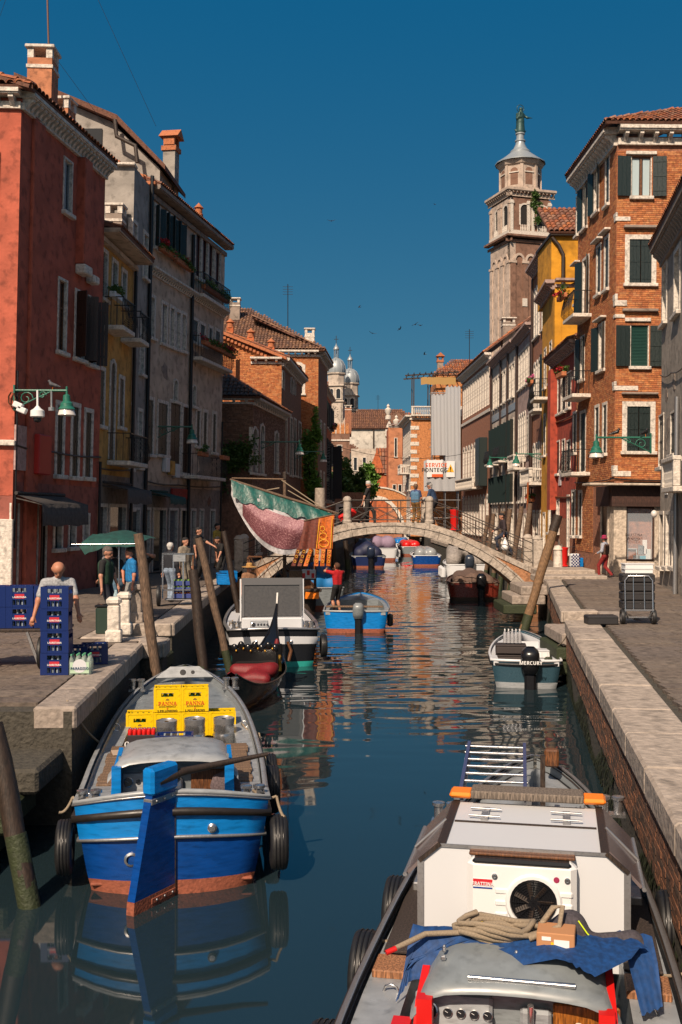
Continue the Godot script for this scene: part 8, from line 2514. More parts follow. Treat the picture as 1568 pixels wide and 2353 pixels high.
# ---------------------------------------------------------------- things on the quays
func pole(label: String,top: Vector3,base: Vector3,r: float,m: Material,dark_top := false):
	var t := thing("mooring_pole",label,"pole",base,0.0,"wooden mooring poles")
	var d := top-base
	var pts := []
	var rr := []
	for k in 9:
		pts.append(d*(k/8.0)+Vector3(0.012*sin(k*2.1),0,0.012*cos(k*1.7)))
		rr.append(r*(1.0+0.05*sin(k*1.3))*(1.04-0.1*k/8.0))
	var g := geo().tube(pts,rr,11)
	ob("shaft",g,m,t)
	if dark_top: ob("dark_head",geo().tube([d*0.9,d*1.004],r*1.03,11),M.dark_wood,t)
	var w := geo()
	w.tube([d*0.0,d*((WATER+0.7-base.y)/d.y)],[r*1.08,r*1.03],11)
	ob("weed_band",w,M.moss,t)
func lamp(label: String,at: Vector3,yaw: float,L: float,s := 1.0) -> Node3D:
	var t := thing("street_lamp",label,"street lamp",at,yaw,"wall bracket lamps")
	ob("arm",geo().tube([Vector3.ZERO,Vector3(L,0,0)],0.035*s,7),M.lamp_green,t)
	var g := geo()
	for q in [[0.3,-0.22,0.2],[0.75,-0.13,0.11]]:
		g.tube(range(14).map(func(k): return Vector3(q[0]*s+cos(k*0.6)*q[2]*s*(1.0-k*0.06),q[1]*s+sin(k*0.6)*q[2]*s*(1.0-k*0.06),0)),0.018*s,5)
	g.tube([Vector3(0,-0.5*s,0),Vector3(0.5*s,-0.25*s,0),Vector3(1.0*s,-0.02,0)],0.02*s,5)
	g.bb(-0.04,0.0,-0.55*s,0.15*s,-0.06,0.06)
	ob("scroll",g,M.lamp_green,t)
	ob("lamp_hood",geo().lathe([[0.0,0.12],[0.03,0.1],[0.03,-0.1],[0.1,-0.14],[0.11,-0.3],[0.17,-0.36],[0.18,-0.44],[0.24,-0.52],[0.22,-0.53],[0.0,-0.5]].map(func(p): return [p[0]*s,p[1]*s]),14,Vector3(L,0,0)),M.lamp_green,t)
	ob("lamp_shade",geo().lathe([[0.2*s,-0.52*s],[0.25*s,-0.68*s],[0.24*s,-0.69*s],[0.19*s,-0.53*s]],14,Vector3(L,0,0)),M.milk_glass,t)
	return t
func bird(label: String,at: Vector3,s: float,yaw: float,m: Material,flying := true,roll := 0.0):
	var t := thing("bird",label,"bird",at,yaw)
	t.rotation.z = roll
	if flying:
		var b := geo().ball(Vector3.ZERO,Vector3(0.05,0.045,0.14)*s,8)
		b.prism(PackedVector2Array([Vector2(-0.03,0.08),Vector2(0.03,0.08),Vector2(0.06,0.24),Vector2(0,0.17),Vector2(-0.06,0.24)]),-0.006,0.006,Transform3D(Basis(Vector3(s,0,0),Vector3(0,0,s),Vector3(0,s,0)),Vector3.ZERO))
		ob("body",b,m,t)
		for k in [-1,1]: ob("wing",geo().prism(PackedVector2Array([Vector2(0,-0.06),Vector2(k*0.2,-0.1),Vector2(k*0.46,0.1),Vector2(k*0.2,0.02),Vector2(0,0.06)]),-0.008,0.008,Transform3D(Basis(Vector3(s,0.25*k*s,0),Vector3(0,0,s),Vector3(0,s,0)),Vector3.ZERO)),m,t)
	else:
		var n := nets([[Vector3(-0.1,0.12,0),Vector3(0.04,0.16,0),0.045,0.065],[Vector3(0.06,0.19,0),Vector3(0.1,0.25,0),0.04,0.03],[Vector3(0.1,0.26,0),Vector3(0.15,0.25,0),0.032,0.008],[Vector3(-0.12,0.11,0),Vector3(-0.24,0.08,0),0.04,0.02]],0.013,0.04)
		var b := ob("body",n,m,t)
		b.scale = Vector3.ONE*s
		ob("leg",geo().tube([Vector3(0.0,0.1,0.02)*s,Vector3(0.01,0,0.02)*s],0.008,4),M.orange,t)
func wheel(par: Node3D,at: Vector3,r: float,w := 0.06):
	var wl := ob("wheel",geo().lathe([[r*0.62,-w/2],[r*0.96,-w/2],[r,-w/4],[r,w/4],[r*0.96,w/2],[r*0.62,w/2],[r*0.62,-w/2]],18,at,Basis(Vector3.BACK,PI/2)),M.black_rubber,par)
	ob("hub",geo().lathe([[0.0,-w/3],[r*0.62,-w/3],[r*0.62,w/3],[0,w/3]],14,at,Basis(Vector3.BACK,PI/2)),M.dull_steel,wl)
func quay_things():
	pole("thick brown pole standing by the quay corner behind the blue barge's bow",V(-3.77,2.1,20.3),V(-3.2,-2.6,20.3),0.1,M.pole)
	pole("short grey weathered stump between two taller brown poles",V(-3.2,1.25,23.6),V(-2.8,-2.6,23.4),0.115,M.dark_wood)
	pole("slim brown pole leaning left beside the black and white barge",V(-3.4,1.88,26),V(-2.35,-2.6,26),0.095,M.pole)
	pole("dark pole further along the left quay beside the market barge",V(-3.55,1.92,33),V(-2.75,-2.6,33),0.09,M.dark_wood)
	pole("dark leaning pole at the lower left corner beside the water steps",V(-3.6,0.3,11.3),V(-2.9,-2.6,10.9),0.11,M.dark_wood)
	pole("pale pole behind the awning near the bridge's left end",V(-0.95,3.6,50),V(-1.1,-2.6,50),0.26,M.coping)
	pole("stout tan pole leaning right beside the bridge's right foot",V(6.97,2.38,35),V(5.5,-2.6,35),0.15,M.pole_light,true)
	for k in 6: pole(["first grey pole beyond the bridge's right foot","second grey pole beyond the bridge's right foot","third grey pole beyond the bridge's right foot","fourth grey pole behind the bridge's right railing","fifth grey pole behind the bridge's right railing","sixth and farthest grey pole behind the bridge's right railing"][k],V(8.7+0.1*(k % 2),2.9-0.12*k,50+k*3.0),V(8.0,-2.6,50+k*3.0),0.13,M.pole)
	for k in 4: pole(["nearest pole of the row under the bridge's left arch","second pole of the row under the bridge's left arch","third pole of the row under the bridge's left arch","farthest pole of the row under the bridge's left arch"][k],V(-1.4+k*0.85,0.5,64+k*6.0),V(-1.1+k*0.85,-2.6,64+k*6.0),0.17,M.dark_wood)
	# blue crates: the tall stack,the cart load
	var names := ["lowest blue crate of the tall stack by the stooping man","second blue crate from the bottom of the tall stack","third blue crate from the bottom of the tall stack","topmost blue crate of the tall stack"]
	var proto: Node3D
	for k in 4:
		if k == 0: proto = blue_crate(V(-4.38,0.01,16.75),0.04,names[0])
		else: copy(proto,names[k],V(-4.38+0.008*(k % 2),0.01+k*0.338,16.75),0.04-0.02*(k % 2))
	copy(proto,"lone blue crate on the ground just behind the bottle pack",V(-4.05,0.01,17.9),0.2)
	copy(proto,"blue crate on the ground hidden behind the tall stack",V(-4.3,0.01,17.6),0.1)
	var ct := thing("hand_cart","long low handcart carrying blue crates at the left edge of the picture","cart",V(-5.35,0,17.6),0.08)
	ob("platform",geo().cbox(Vector3(0,0.62,0),Vector3(1.9,0.05,0.8),0.01),M.dark_wood,ct)
	for sx in [-0.45,0.55]:
		for sz in [-0.3,0.3]: wheel(ct,Vector3(sx,0.26,sz),0.26)
		ob("leg",geo().bar(Vector3(sx-0.2,0.6,0.4),Vector3(sx,0.05,0.42),0.04,0.04),M.dull_steel,ct)
		ob("leg",geo().bar(Vector3(sx+0.2,0.6,0.4),Vector3(sx,0.05,0.42),0.04,0.04),M.dull_steel,ct)
	for k in 8:
		var i := k % 4
		copy(proto,"blue crate on the handcart, "+["lower","upper"][k/4]+" layer, "+["leftmost","second from left","third from left","right end"][i],ct.transform*Vector3(-0.66+i*0.435,0.65+0.338*(k/4),0.15),0.08+0.03*(i % 2))
	bottle_pack(V(-4.0,0.0,16.75),0.06,"shrink wrapped pack of clear water bottles with a green paper band",4,3,C(0.45,0.55,0.48),"PARADISO")
	# stone bollards,rail and bin
	for k in 3:
		var b := thing("stone_bollard",["nearest white square stone post at the quay inlet","second white square stone post just behind the nearest","grey stone post farther back by the inlet's iron rail"][k],"bollard",V([-4.36,-4.42,-4.62][k],0,[20.9,22.2,24.6][k]),0.1,"stone posts of the inlet")
		ob("base",geo().cbox(Vector3(0,0.12,0),Vector3(0.3,0.24,0.3),0.02),M.white_stone if k < 2 else M.coping_b,b)
		ob("shaft",geo().cbox(Vector3(0,0.46,0),Vector3(0.23,0.5,0.23),0.02),M.white_stone if k < 2 else M.coping_b,b)
		ob("cap",geo().cbox(Vector3(0,0.79,0),Vector3(0.28,0.16,0.28),0.05),M.white_stone if k < 2 else M.coping_b,b)
	var rl := thing("iron_rail","low black iron rail between the stone posts of the inlet","railing",V(-4.5,0,22.4))
	ob("rail",geo().tube([Vector3(0.05,0.72,0),Vector3(-0.1,0.78,-2.1)],0.02,6).tube([Vector3(0.0,0,-0.7),Vector3(0.0,0.74,-0.7)],0.018,6),M.black_iron,rl)
	var bn := thing("litter_bin","small dark green bin beside the white stone posts","bin",V(-4.85,0,22.3))
	ob("bin_body",geo().cbox(Vector3(0,0.28,0),Vector3(0.3,0.56,0.3),0.03),mat(C(0.012,0.03,0.02),0.5),bn)
	ob("lid",geo().cbox(Vector3(0,0.58,0),Vector3(0.33,0.05,0.33),0.015),M.black_plastic,bn)
	# market canopy,goods trolley,stall boxes
	var um := thing("market_canopy","teal green market canopy on thin poles over the chatting men","canopy",V(-5.15,0,25.2))
	ob("cloth",drape([[Vector3(-0.75,1.95,-0.75),Vector3(0.0,2.08,-0.75),Vector3(0.75,1.88,-0.75)],[Vector3(-0.6,1.98,0.0),Vector3(0,2.02,0.0),Vector3(0.72,1.9,0.0)],[Vector3(-0.75,1.76,0.75),Vector3(0,1.8,0.75),Vector3(0.62,1.78,0.75)],[Vector3(-0.6,1.55,0.78),Vector3(-0.1,1.72,0.8),Vector3(0.6,1.72,0.8)]],10,0.012),M.awning_green,um)
	for k in [[0.15,0.7],[0.4,-0.3]]: ob("pole",geo().tube([Vector3(k[0],0,k[1]),Vector3(k[0],1.86,k[1])],0.016,6),M.steel,um)
	ob("spar",geo().tube([Vector3(-0.9,1.77,0.76),Vector3(0.7,1.79,0.76)],0.014,6),M.steel,um)
	var tr := thing("goods_trolley","tall steel goods trolley with fruit boxes on two black wheels","trolley",V(-4.35,0,29),0.1)
	for s in [-0.4,-0.12,0.14,0.4]: ob("upright",geo().bar(Vector3(s,0.2,0),Vector3(s,1.4,-0.08),0.035,0.035),M.brown_wood if s == 0.4 else M.steel,tr)
	for y in [0.42,1.38]: ob("crossbar",geo().bar(Vector3(-0.42,y,-0.06),Vector3(0.42,y,-0.06),0.04,0.04),M.steel,tr)
	for s in [-0.5,0.5]: wheel(tr,Vector3(s,0.28,0.05),0.28,0.09)
	ob("toe_plate",geo().cbox(Vector3(0,0.16,-0.25),Vector3(0.7,0.03,0.5),0.01),M.dull_steel,tr)
	ob("sign_plate",geo().bb(-0.12,0.2,1.18,1.36,-0.02,0.0),M.light_grey,tr)
	for k in 3:
		var c := thing("fruit_box","blue printed fruit box on the steel trolley, "+["lowest","middle","top"][k],"box",tr.transform*Vector3(0.1,0.19+k*0.17,-0.28),0.1,"fruit boxes on the trolley")
		ob("tray",geo().cbox(Vector3(0,0.06,0),Vector3(0.5,0.12,0.34),0.01),mat(C(0.03,0.05,0.2),0.6),c)
		for j in 5: ob("fruit",geo().ball(Vector3(-0.18+j*0.09,0.13,0.1),Vector3.ONE*0.042,7),M.leaf_light if k > 0 else M.orange,c)
	for k in 4:
		var c := thing("bright_blue_crate","bright blue market crate by the left quay edge, "+["nearest","second","third","farthest"][k],"crate",V(-3.95-0.1*(k % 2),0.02,37.2+k*0.62),0.1*k,"bright blue market crates")
		ob("box",geo().cbox(Vector3(0,0.18,0),Vector3(0.55,0.36,0.4),0.015),M.blue_light,c)
		ob("rim",geo().cbox(Vector3(0,0.35,0),Vector3(0.58,0.04,0.43),0.01),M.blue_light,c)
	# right quay: hand truck,boxes,hydrants,shopping trolley
	var ht := thing("hand_truck","upright steel hand truck with two black wheels on the right pavement","hand truck",V(6.62,0,24.4),-0.05)
	var fr := geo().tube([Vector3(-0.3,0.3,0.3),Vector3(-0.3,0.98,0.24),Vector3(-0.22,1.08,0.23),Vector3(0.22,1.08,0.23),Vector3(0.3,0.98,0.24),Vector3(0.3,0.3,0.3)],0.017,6)
	for s in [-0.12,0.12]: fr.tube([Vector3(s,0.32,0.29),Vector3(s,1.07,0.24)],0.012,6)
	fr.bar(Vector3(-0.32,0.33,0.3),Vector3(0.32,0.33,0.3),0.03,0.03).bar(Vector3(-0.3,0.3,0.3),Vector3(-0.22,0.14,0.2),0.03,0.03).bar(Vector3(0.3,0.3,0.3),Vector3(0.22,0.14,0.2),0.03,0.03).bar(Vector3(-0.36,0.16,0.18),Vector3(0.36,0.16,0.18),0.03,0.03).bb(-0.3,0.3,0.3,0.32,-0.25,0.26)
	ob("frame",fr,M.steel,ht)
	for s in [-0.34,0.34]: wheel(ht,Vector3(s,0.17,0.18),0.17,0.08)
	var dk := mat(C(0.022,0.02,0.021),0.55)
	for k in 4:
		var c := thing("dark_case","black insulated case on the hand truck, "+["lowest","second","third","top"][k]+" of four","box",ht.transform*Vector3(0.01,0.325+k*0.2,0.0),-0.05,"black insulated cases")
		ob("case",geo().cbox(Vector3(0,0.1,0),Vector3(0.72,0.19,0.42),0.025),dk,c)
		ob("lid_seam",geo().cbox(Vector3(0,0.15,0),Vector3(0.728,0.012,0.428),0.004),M.black_rubber,c)
	for k in 2:
		var c := thing("white_tray","white plastic tray on top of the hand truck's cases, "+["lower","upper"][k],"crate",ht.transform*Vector3(0.02,1.13+k*0.11,0.0),-0.05+0.04*k,"white trays")
		ob("tray",geo().cbox(Vector3(0,0.05,0),Vector3(0.62,0.1,0.4),0.012),M.white_plastic,c)
		ob("rim",geo().cbox(Vector3(0,0.1,0),Vector3(0.65,0.02,0.43),0.006),M.white_plastic,c)
	var lc := thing("dark_case","black insulated case lying alone on the right quay's coping","box",V(5.78,0.01,24.2),0.02,"black insulated cases")
	ob("case",geo().cbox(Vector3(0,0.1,0),Vector3(0.68,0.2,0.42),0.025),dk,lc)
	ob("lid_seam",geo().cbox(Vector3(0,0.15,0),Vector3(0.688,0.012,0.428),0.004),M.black_rubber,lc)
	for k in 3:
		var hy := thing("hydrant",["red hydrant by the crimson house beside the checked trolley","farther red hydrant by the gothic house","red bin at the top of the bridge's right slope"][k],"hydrant",V([10.1,11.35,4.75][k],[0.0,0.0,1.7][k],[49.3,67.0,45.6][k]),0.0,"red hydrants")
		ob("hydrant_body",geo().lathe([[0.2,0],[0.2,0.06],[0.14,0.1],[0.13,0.2],[0.17,0.34],[0.18,0.8],[0.2,0.84],[0.2,0.9],[0,0.92]],12),M.red_paint,hy)
		ob("foot",geo().cbox(Vector3(0,0.02,0),Vector3(0.44,0.05,0.44),0.01),M.black_iron,hy)
	var sh := thing("shopping_trolley","checked two wheeled shopping trolley parked by the shop","shopping trolley",V(10.0,0,46.6),0.15)
	ob("bag",geo().cbox(Vector3(0,0.42,0),Vector3(0.42,0.6,0.28),0.06),M.white_paint,sh)
	for i in 6:
		for j in 8:
			if (i+j) % 2 == 0: ob("check",geo().bb(-0.2+i*0.067,-0.2+(i+1)*0.067,0.16+j*0.067,0.16+(j+1)*0.067,0.14,0.144),M.blue_plastic,sh)
	ob("handle",geo().tube([Vector3(-0.15,0.7,-0.16),Vector3(-0.15,1.0,-0.22),Vector3(0.15,1.0,-0.22),Vector3(0.15,0.7,-0.16)],0.014,6),M.black_iron,sh)
	for s in [-0.16,0.16]: wheel(sh,Vector3(s,0.08,-0.1),0.08,0.04)
	ob("side_bag",geo().cbox(Vector3(0.28,0.34,0.03),Vector3(0.16,0.4,0.2),0.03),M.blue_light,sh)
	for k in 2:
		var b := thing("stone_bollard",["round white stone post at the bridge's right foot","round white stone post by the far hydrant"][k],"bollard",V([8.95,10.9][k],0,[44.9,64.0][k]),0.0,"stone posts of the right bank")
		ob("shaft",geo().lathe([[0.22,0],[0.2,0.1],[0.17,0.9],[0.2,0.95],[0.14,1.1],[0,1.14]],12),M.white_stone,b)
	# lamps
	var l0 := lamp("green bracket lamp with cameras on the red house's corner",V(-8.98,5.85,30.0),0.0,1.42)
	ob("camera_dome",geo().lathe([[0.03,0],[0.03,-0.42],[0.1,-0.5],[0.19,-0.56],[0.2,-0.72],[0.14,-0.75],[0.0,-0.75]],14,Vector3(0.62,0,0.02)),M.white_plastic,l0)
	ob("camera_glass",geo().ball(Vector3(0.62,-0.78,0.02),Vector3(0.12,0.11,0.12),12),M.dark_glass,l0)
	for k in 2: ob("floodlight",geo().cbox(Vector3(0.12+0.1*k,-0.42-0.13*k,0.12),Vector3(0.26,0.16,0.2),0.02,Basis(Vector3.BACK,-0.4)),M.white_plastic,l0)
	ob("insulator",geo().lathe([[0.03,0.0],[0.03,-0.45],[0.09,-0.47],[0.09,-0.56],[0,-0.57]],10,Vector3(1.0,0,0)),M.dull_steel,l0)
	ob("cable_coil",geo().tube(range(30).map(func(k): return Vector3(-0.06+0.1*cos(k*0.9),-0.25+0.2*sin(k*0.9),0.06+0.003*k)),0.014,5),M.brown_wood,l0)
	bird("grey pigeon perched on the green bracket lamp's arm",V(-7.95,5.88,30.0),0.9,PI,mat(C(0.06,0.06,0.07),0.7),false)
	lamp("dark bracket lamp reaching out from the beige palazzo",V(-7.7,6.05,45.2),0.1,1.5)
	lamp("green bracket lamp on the low brick house with arched windows",V(-4.55,6.3,59.0),0.0,2.3)
	lamp("dark bracket lamp on the orange brick house by the tall climber",V(-3.1,6.6,74.0),0.0,1.9)
	lamp("green bracket lamp reaching left from the grey house over the shop",V(10.62,5.06,37.4),PI,1.85)
	lamp("bracket lamp with ornate scroll on the gothic house's white balcony",V(11.6,5.78,61.5),PI,1.7)
	lamp("small bracket lamp on the cream house beyond the gothic one",V(12.0,6.3,76.0),PI,1.6)
	bird("dark pigeon perched on the right bracket lamp's outer end",V(9.45,5.09,37.4),1.0,0.0,M.black_iron,false)
	bird("dark pigeon perched on the right bracket lamp near the grey wall",V(10.45,5.09,37.4),1.0,0.6,M.black_iron,false)
func small_things():
	var wh := [[762,508],[826,706],[954,746],[967,748],[919,756],[856,766],[976,814],[606,780],[1000,470]]
	for k in wh.size(): bird("tiny dark swift in the sky, "+["highest, left of centre","alone above the church domes","left of a close pair","right of a close pair","just left of the close pair","low, right above the domes","lowest, toward the right houses","low over the brown tiled roof","high, toward the bell tower"][k],P(wh[k][0],wh[k][1],70.0),0.6 if k < 7 else 0.4,k*1.3,M.black_iron,true,0.5*sin(k*2.0))
	var an := thing("aerial_mast","tall thin aerial mast with guy wires above the red house's roof","antenna",V(-9.1,14.2,34.2))
	ob("mast",geo().tube([Vector3(0,0,0),Vector3(-0.15,5.2,0),Vector3(-0.2,9.0,0)],[0.035,0.03,0.02],6),mat(C(0.14,0.07,0.05),0.6),an)
	for k in 4: ob("guy_wire",geo().tube([Vector3(-0.18,[8.0,8.0,3.0,3.0][k],0),Vector3([3.2,-3.0,1.6,-1.6][k],0.6,-0.5)],0.006,4),M.black_iron,an)
	for k in 3:
		var a := thing("aerial",["thin television aerial above the brown house's roof","small aerial above the tiled roof of the brick loggia house","aerial on the church's roof"][k],"antenna",V([11.8,-4.2,6.8][k],[15.3,16.5,20.0][k],[100.0,86.0,200.0][k]))
		ob("mast",geo().tube([Vector3.ZERO,Vector3(0,4.0,0)],0.035,5),M.black_iron,a)
		for j in 4: ob("element",geo().bar(Vector3(-0.4,3.2+j*0.2,0),Vector3(0.4,3.2+j*0.2,0),0.025,0.025),M.black_iron,a)
	var w := thing("overhead_wire","thin wires strung across the canal beyond the bridge","wire",V(-1.2,8.2,90))
	ob("wire",wire([Vector3.ZERO,Vector3(12.8,-0.4,-6)],M.black_iron,0.02,0.9),M.black_iron,w)
# ---------------------------------------------------------------- people: facing +z,feet at the origin
func elbow(a: Vector3,c: Vector3,l1: float,l2: float,hint: Vector3) -> Vector3:
	var d := c-a
	var L := minf(d.length(),(l1+l2)*0.995)
	var n := d.normalized()
	var x := (l1*l1-l2*l2+L*L)/(2.0*L)
	var h := sqrt(maxf(0.0,l1*l1-x*x))
	return a+n*x+(hint-n*hint.dot(n)).normalized()*h
func merged(list: Array) -> ArrayMesh:
	var st := SurfaceTool.new()
	st.begin(Mesh.PRIMITIVE_TRIANGLES)
	for m in list: st.append_from(m,0,Transform3D())
	return st.commit()
var cloth_cache := {}
func dye(c: Color) -> Material:
	if not cloth_cache.has(c): cloth_cache[c] = mat(C(c.r,c.g,c.b),0.85,"cloth",4.0)
	return cloth_cache[c]
func person(label: String,at: Vector3,yaw: float,H: float,o: Dictionary) -> Node3D:
	var t := thing("person",label,"person",at,yaw)
	var k := H/1.75
	var cell: float = o.get("cell",0.02)
	var lean: float = o.get("lean",0.03)
	var hip := Vector3(0,o.get("hip",0.92),o.get("hipz",0.0))*k
	var up := Vector3(o.get("tilt",0.0),cos(lean),sin(lean)).normalized()
	var wd: float = o.get("wide",1.0)
	var chest := hip+up*0.34*k
	var neck := hip+up*0.53*k
	var hd := neck+(up+Vector3(0,0.6,0)).normalized()*0.13*k+Vector3(0,0,0.03*k)
	var turn := Basis(Vector3.UP,o.get("look",0.0))*Basis(Vector3.RIGHT,o.get("nod",lean*0.8))
	var skin: Array = []
	var shirt: Array = []
	var legs: Array = []
	var shoes: Array = []
	var tor := [[hip+up*0.08*k-Vector3(0.06*wd,0,0),chest-Vector3(0.075*wd,0,0),0.105*wd*k,0.115*k],[hip+up*0.08*k+Vector3(0.06*wd,0,0),chest+Vector3(0.075*wd,0,0),0.105*wd*k,0.115*k],[chest+up*0.11*k-Vector3(0.11*wd,0,0),chest+up*0.11*k+Vector3(0.11*wd,0,0),0.085*k,0.085*k]]
	for b in tor:
		skin.append([b[0],b[1],b[2]*0.9,b[3]*0.9])
		shirt.append(b)
	skin.append([neck-up*0.06*k,hd,0.055*k,0.05*k])
	shirt.append([neck-up*0.1*k,neck-up*0.02*k,0.09*k,0.07*k])
	var hands := []
	for s in [-1.0,1.0]:
		var key := "L" if s > 0 else "R"
		var sh := chest+up*0.13*k+Vector3(s*0.175*k*wd,0,0)
		var hn: Vector3 = (o.get("hand"+key,Vector3(s*0.26,0.82,0.06)) as Vector3)*k
		var el := elbow(sh,hn,0.29*k,0.26*k,o.get("el"+key,Vector3(s*0.5,-0.3,-1)))
		hn = el+(hn-el).limit_length(0.26*k)
		skin.append([sh,el,0.05*k,0.04*k])
		skin.append([el,hn,0.042*k,0.027*k])
		var sl := el if o.get("long",false) else sh.lerp(el,0.72)
		shirt.append([sh-up*0.01,sl,0.067*k,0.06*k])
		if o.get("long",false): shirt.append([el,hn.lerp(el,0.1),0.056*k,0.042*k])
		# hand: palm,four fingers and thumb
		var f := (hn-el).normalized()
		var sd := f.cross(Vector3(0,0,1) if absf(f.z) < 0.8 else Vector3(0,1,0)).normalized()
		var nm := f.cross(sd)
		hands.append([hn,hn+f*0.06*k,0.026*k,0.03*k])
		hands.append([hn+f*0.03*k+sd*0.015*k,hn+f*0.07*k+sd*0.02*k,0.022*k,0.02*k])
		for j in 4:
			var a := hn+f*0.075*k+sd*(j-1.5)*0.018*k
			var ln: float = [0.062,0.074,0.07,0.054][j]*k
			var m := a+f*ln*0.55+nm*ln*0.12
			hands.append([a,m,0.0095*k,0.009*k])
			hands.append([m,m+f*ln*0.35+nm*ln*0.35,0.009*k,0.0075*k])
		var th := hn+f*0.02*k-sd*0.025*k
		hands.append([th,th+f*0.05*k-sd*0.03*k+nm*0.012*k,0.012*k,0.009*k])
		# leg
		var hj := hip+Vector3(s*0.09*k,-0.02*k,0)
		var ft: Vector3 = (o.get("foot"+key,Vector3(s*0.11,0.08,0.0)) as Vector3)*k
		var kn := elbow(hj,ft,0.44*k,0.43*k,o.get("knee"+key,Vector3(s*0.05,0,1)))
		skin.append([hj,kn,0.075*k,0.05*k])
		skin.append([kn,kn.lerp(ft,0.35),0.05*k,0.052*k])
		skin.append([kn.lerp(ft,0.35),ft,0.052*k,0.035*k])
		legs.append([hip+Vector3(s*0.06*k,0.05*k,0),hj,0.105*k,0.1*k])
		legs.append([hj,kn,0.098*k,0.072*k])
		if not o.get("shorts",false): legs.append([kn,ft+Vector3(0,0.02,0)*k,0.07*k,0.058*k])
		var toe: Vector3 = o.get("toe"+key,Vector3(s*0.15,0,1)).normalized()
		skin.append([ft,ft+toe*0.1*k-Vector3(0,0.045,0)*k,0.036*k,0.03*k])
		shoes.append([ft-Vector3(0,0.035*k,0)-toe*0.03*k,ft+toe*0.12*k-Vector3(0,0.045*k,0),0.042*k,0.036*k])
		shoes.append([ft+Vector3(0,0.0,0),ft-Vector3(0,0.035*k,0),0.042*k,0.042*k])
	# head
	var hb := []
	for q in [[Vector3(0,0.03,-0.015),Vector3(0,0.035,0.01),0.095,0.088],[Vector3(0,0.0,0.0),Vector3(0,-0.055,0.03),0.08,0.055],[Vector3(0,0.02,0.08),Vector3(0,-0.012,0.1),0.012,0.017],[Vector3(-0.02,-0.05,0.078),Vector3(0.02,-0.05,0.078),0.012,0.012],[Vector3(-0.08,0.0,0),Vector3(-0.088,0.025,-0.012),0.016,0.018],[Vector3(0.08,0.0,0),Vector3(0.088,0.025,-0.012),0.016,0.018],[Vector3(0,-0.085,0.055),Vector3(0,-0.08,0.06),0.022,0.022]]:
		hb.append([hd+turn*q[0]*k,hd+turn*q[1]*k,q[2]*k,q[3]*k])
	var sk: Color = o.get("skin",Color(0.42,0.2,0.13))
	if not cloth_cache.has(sk):
		var m := mat(C(sk.r,sk.g,sk.b),0.55)
		m.subsurf_scatter_enabled = true
		m.subsurf_scatter_strength = 0.05
		cloth_cache[sk] = m
	ob("body",merged([nets(skin,cell,0.04),nets(hb,cell*0.55,0.02),nets(hands,cell*0.4,0.008)]),cloth_cache[sk],t)
	ob("shirt",nets(shirt,cell,0.05),dye(o.get("top",Color(0.3,0.3,0.3))),t)
	ob("shorts" if o.get("shorts",false) else "trousers",nets(legs,cell,0.03),dye(o.get("legs",Color(0.05,0.06,0.1))),t)
	ob("shoes",nets(shoes,cell*0.7,0.01),dye(o.get("shoe",Color(0.02,0.02,0.025))),t)
	for s in [-1,1]: ob("eye",geo().ball(hd+turn*Vector3(s*0.034,0.022,0.085)*k,Vector3(0.012,0.009,0.008)*k,6),M.black_plastic,t)
	if o.has("hair"):
		var hr := []
		for q in [[Vector3(0,0.055,-0.03),Vector3(0,0.06,0.0),0.098,0.09],[Vector3(0,0.03,-0.05),Vector3(0,-0.03,-0.055),0.085,0.06]]+([[Vector3(-0.05,0.0,-0.05),Vector3(-0.06,-0.16,-0.03),0.06,0.05],[Vector3(0.05,0.0,-0.05),Vector3(0.06,-0.16,-0.03),0.06,0.05]] if o.get("mane",false) else []):
			hr.append([hd+turn*q[0]*k,hd+turn*q[1]*k,q[2]*k,q[3]*k])
		ob("hair",nets(hr,cell*0.55,0.02),dye(o.hair),t)
	if o.has("hat"):
		var g := geo()
		var bs := turn*Basis.from_scale(Vector3.ONE*k)
		var br: float = o.get("brim",0.13)
		g.lathe([[0.1,0.0],[0.104,0.02],[0.1,0.08],[0.075,0.115],[0,0.125]],12,hd+turn*Vector3(0,0.06,-0.01)*k,bs)
		if br > 0.15: g.lathe([[0.1,0.0],[br,-0.02],[br,-0.012],[0.1,0.012]],14,hd+turn*Vector3(0,0.065,-0.01)*k,bs)
		else: g.prism(PackedVector2Array([Vector2(-0.085,0.06),Vector2(0.085,0.06),Vector2(0.06,0.18),Vector2(0,0.2),Vector2(-0.06,0.18)]),-0.006,0.006,Transform3D(turn*Basis(Vector3(k,0,0),Vector3(0,-0.15*k,k),Vector3(0,k,0)),hd+turn*Vector3(0,0.07,0)*k))
		ob("hat",g,dye(o.hat),t)
	return t
func held(called: String,label: String,cat: String,at: Vector3,mesh,m: Material):
	var t := thing(called,label,cat,at)
	ob("bag",mesh,m,t)
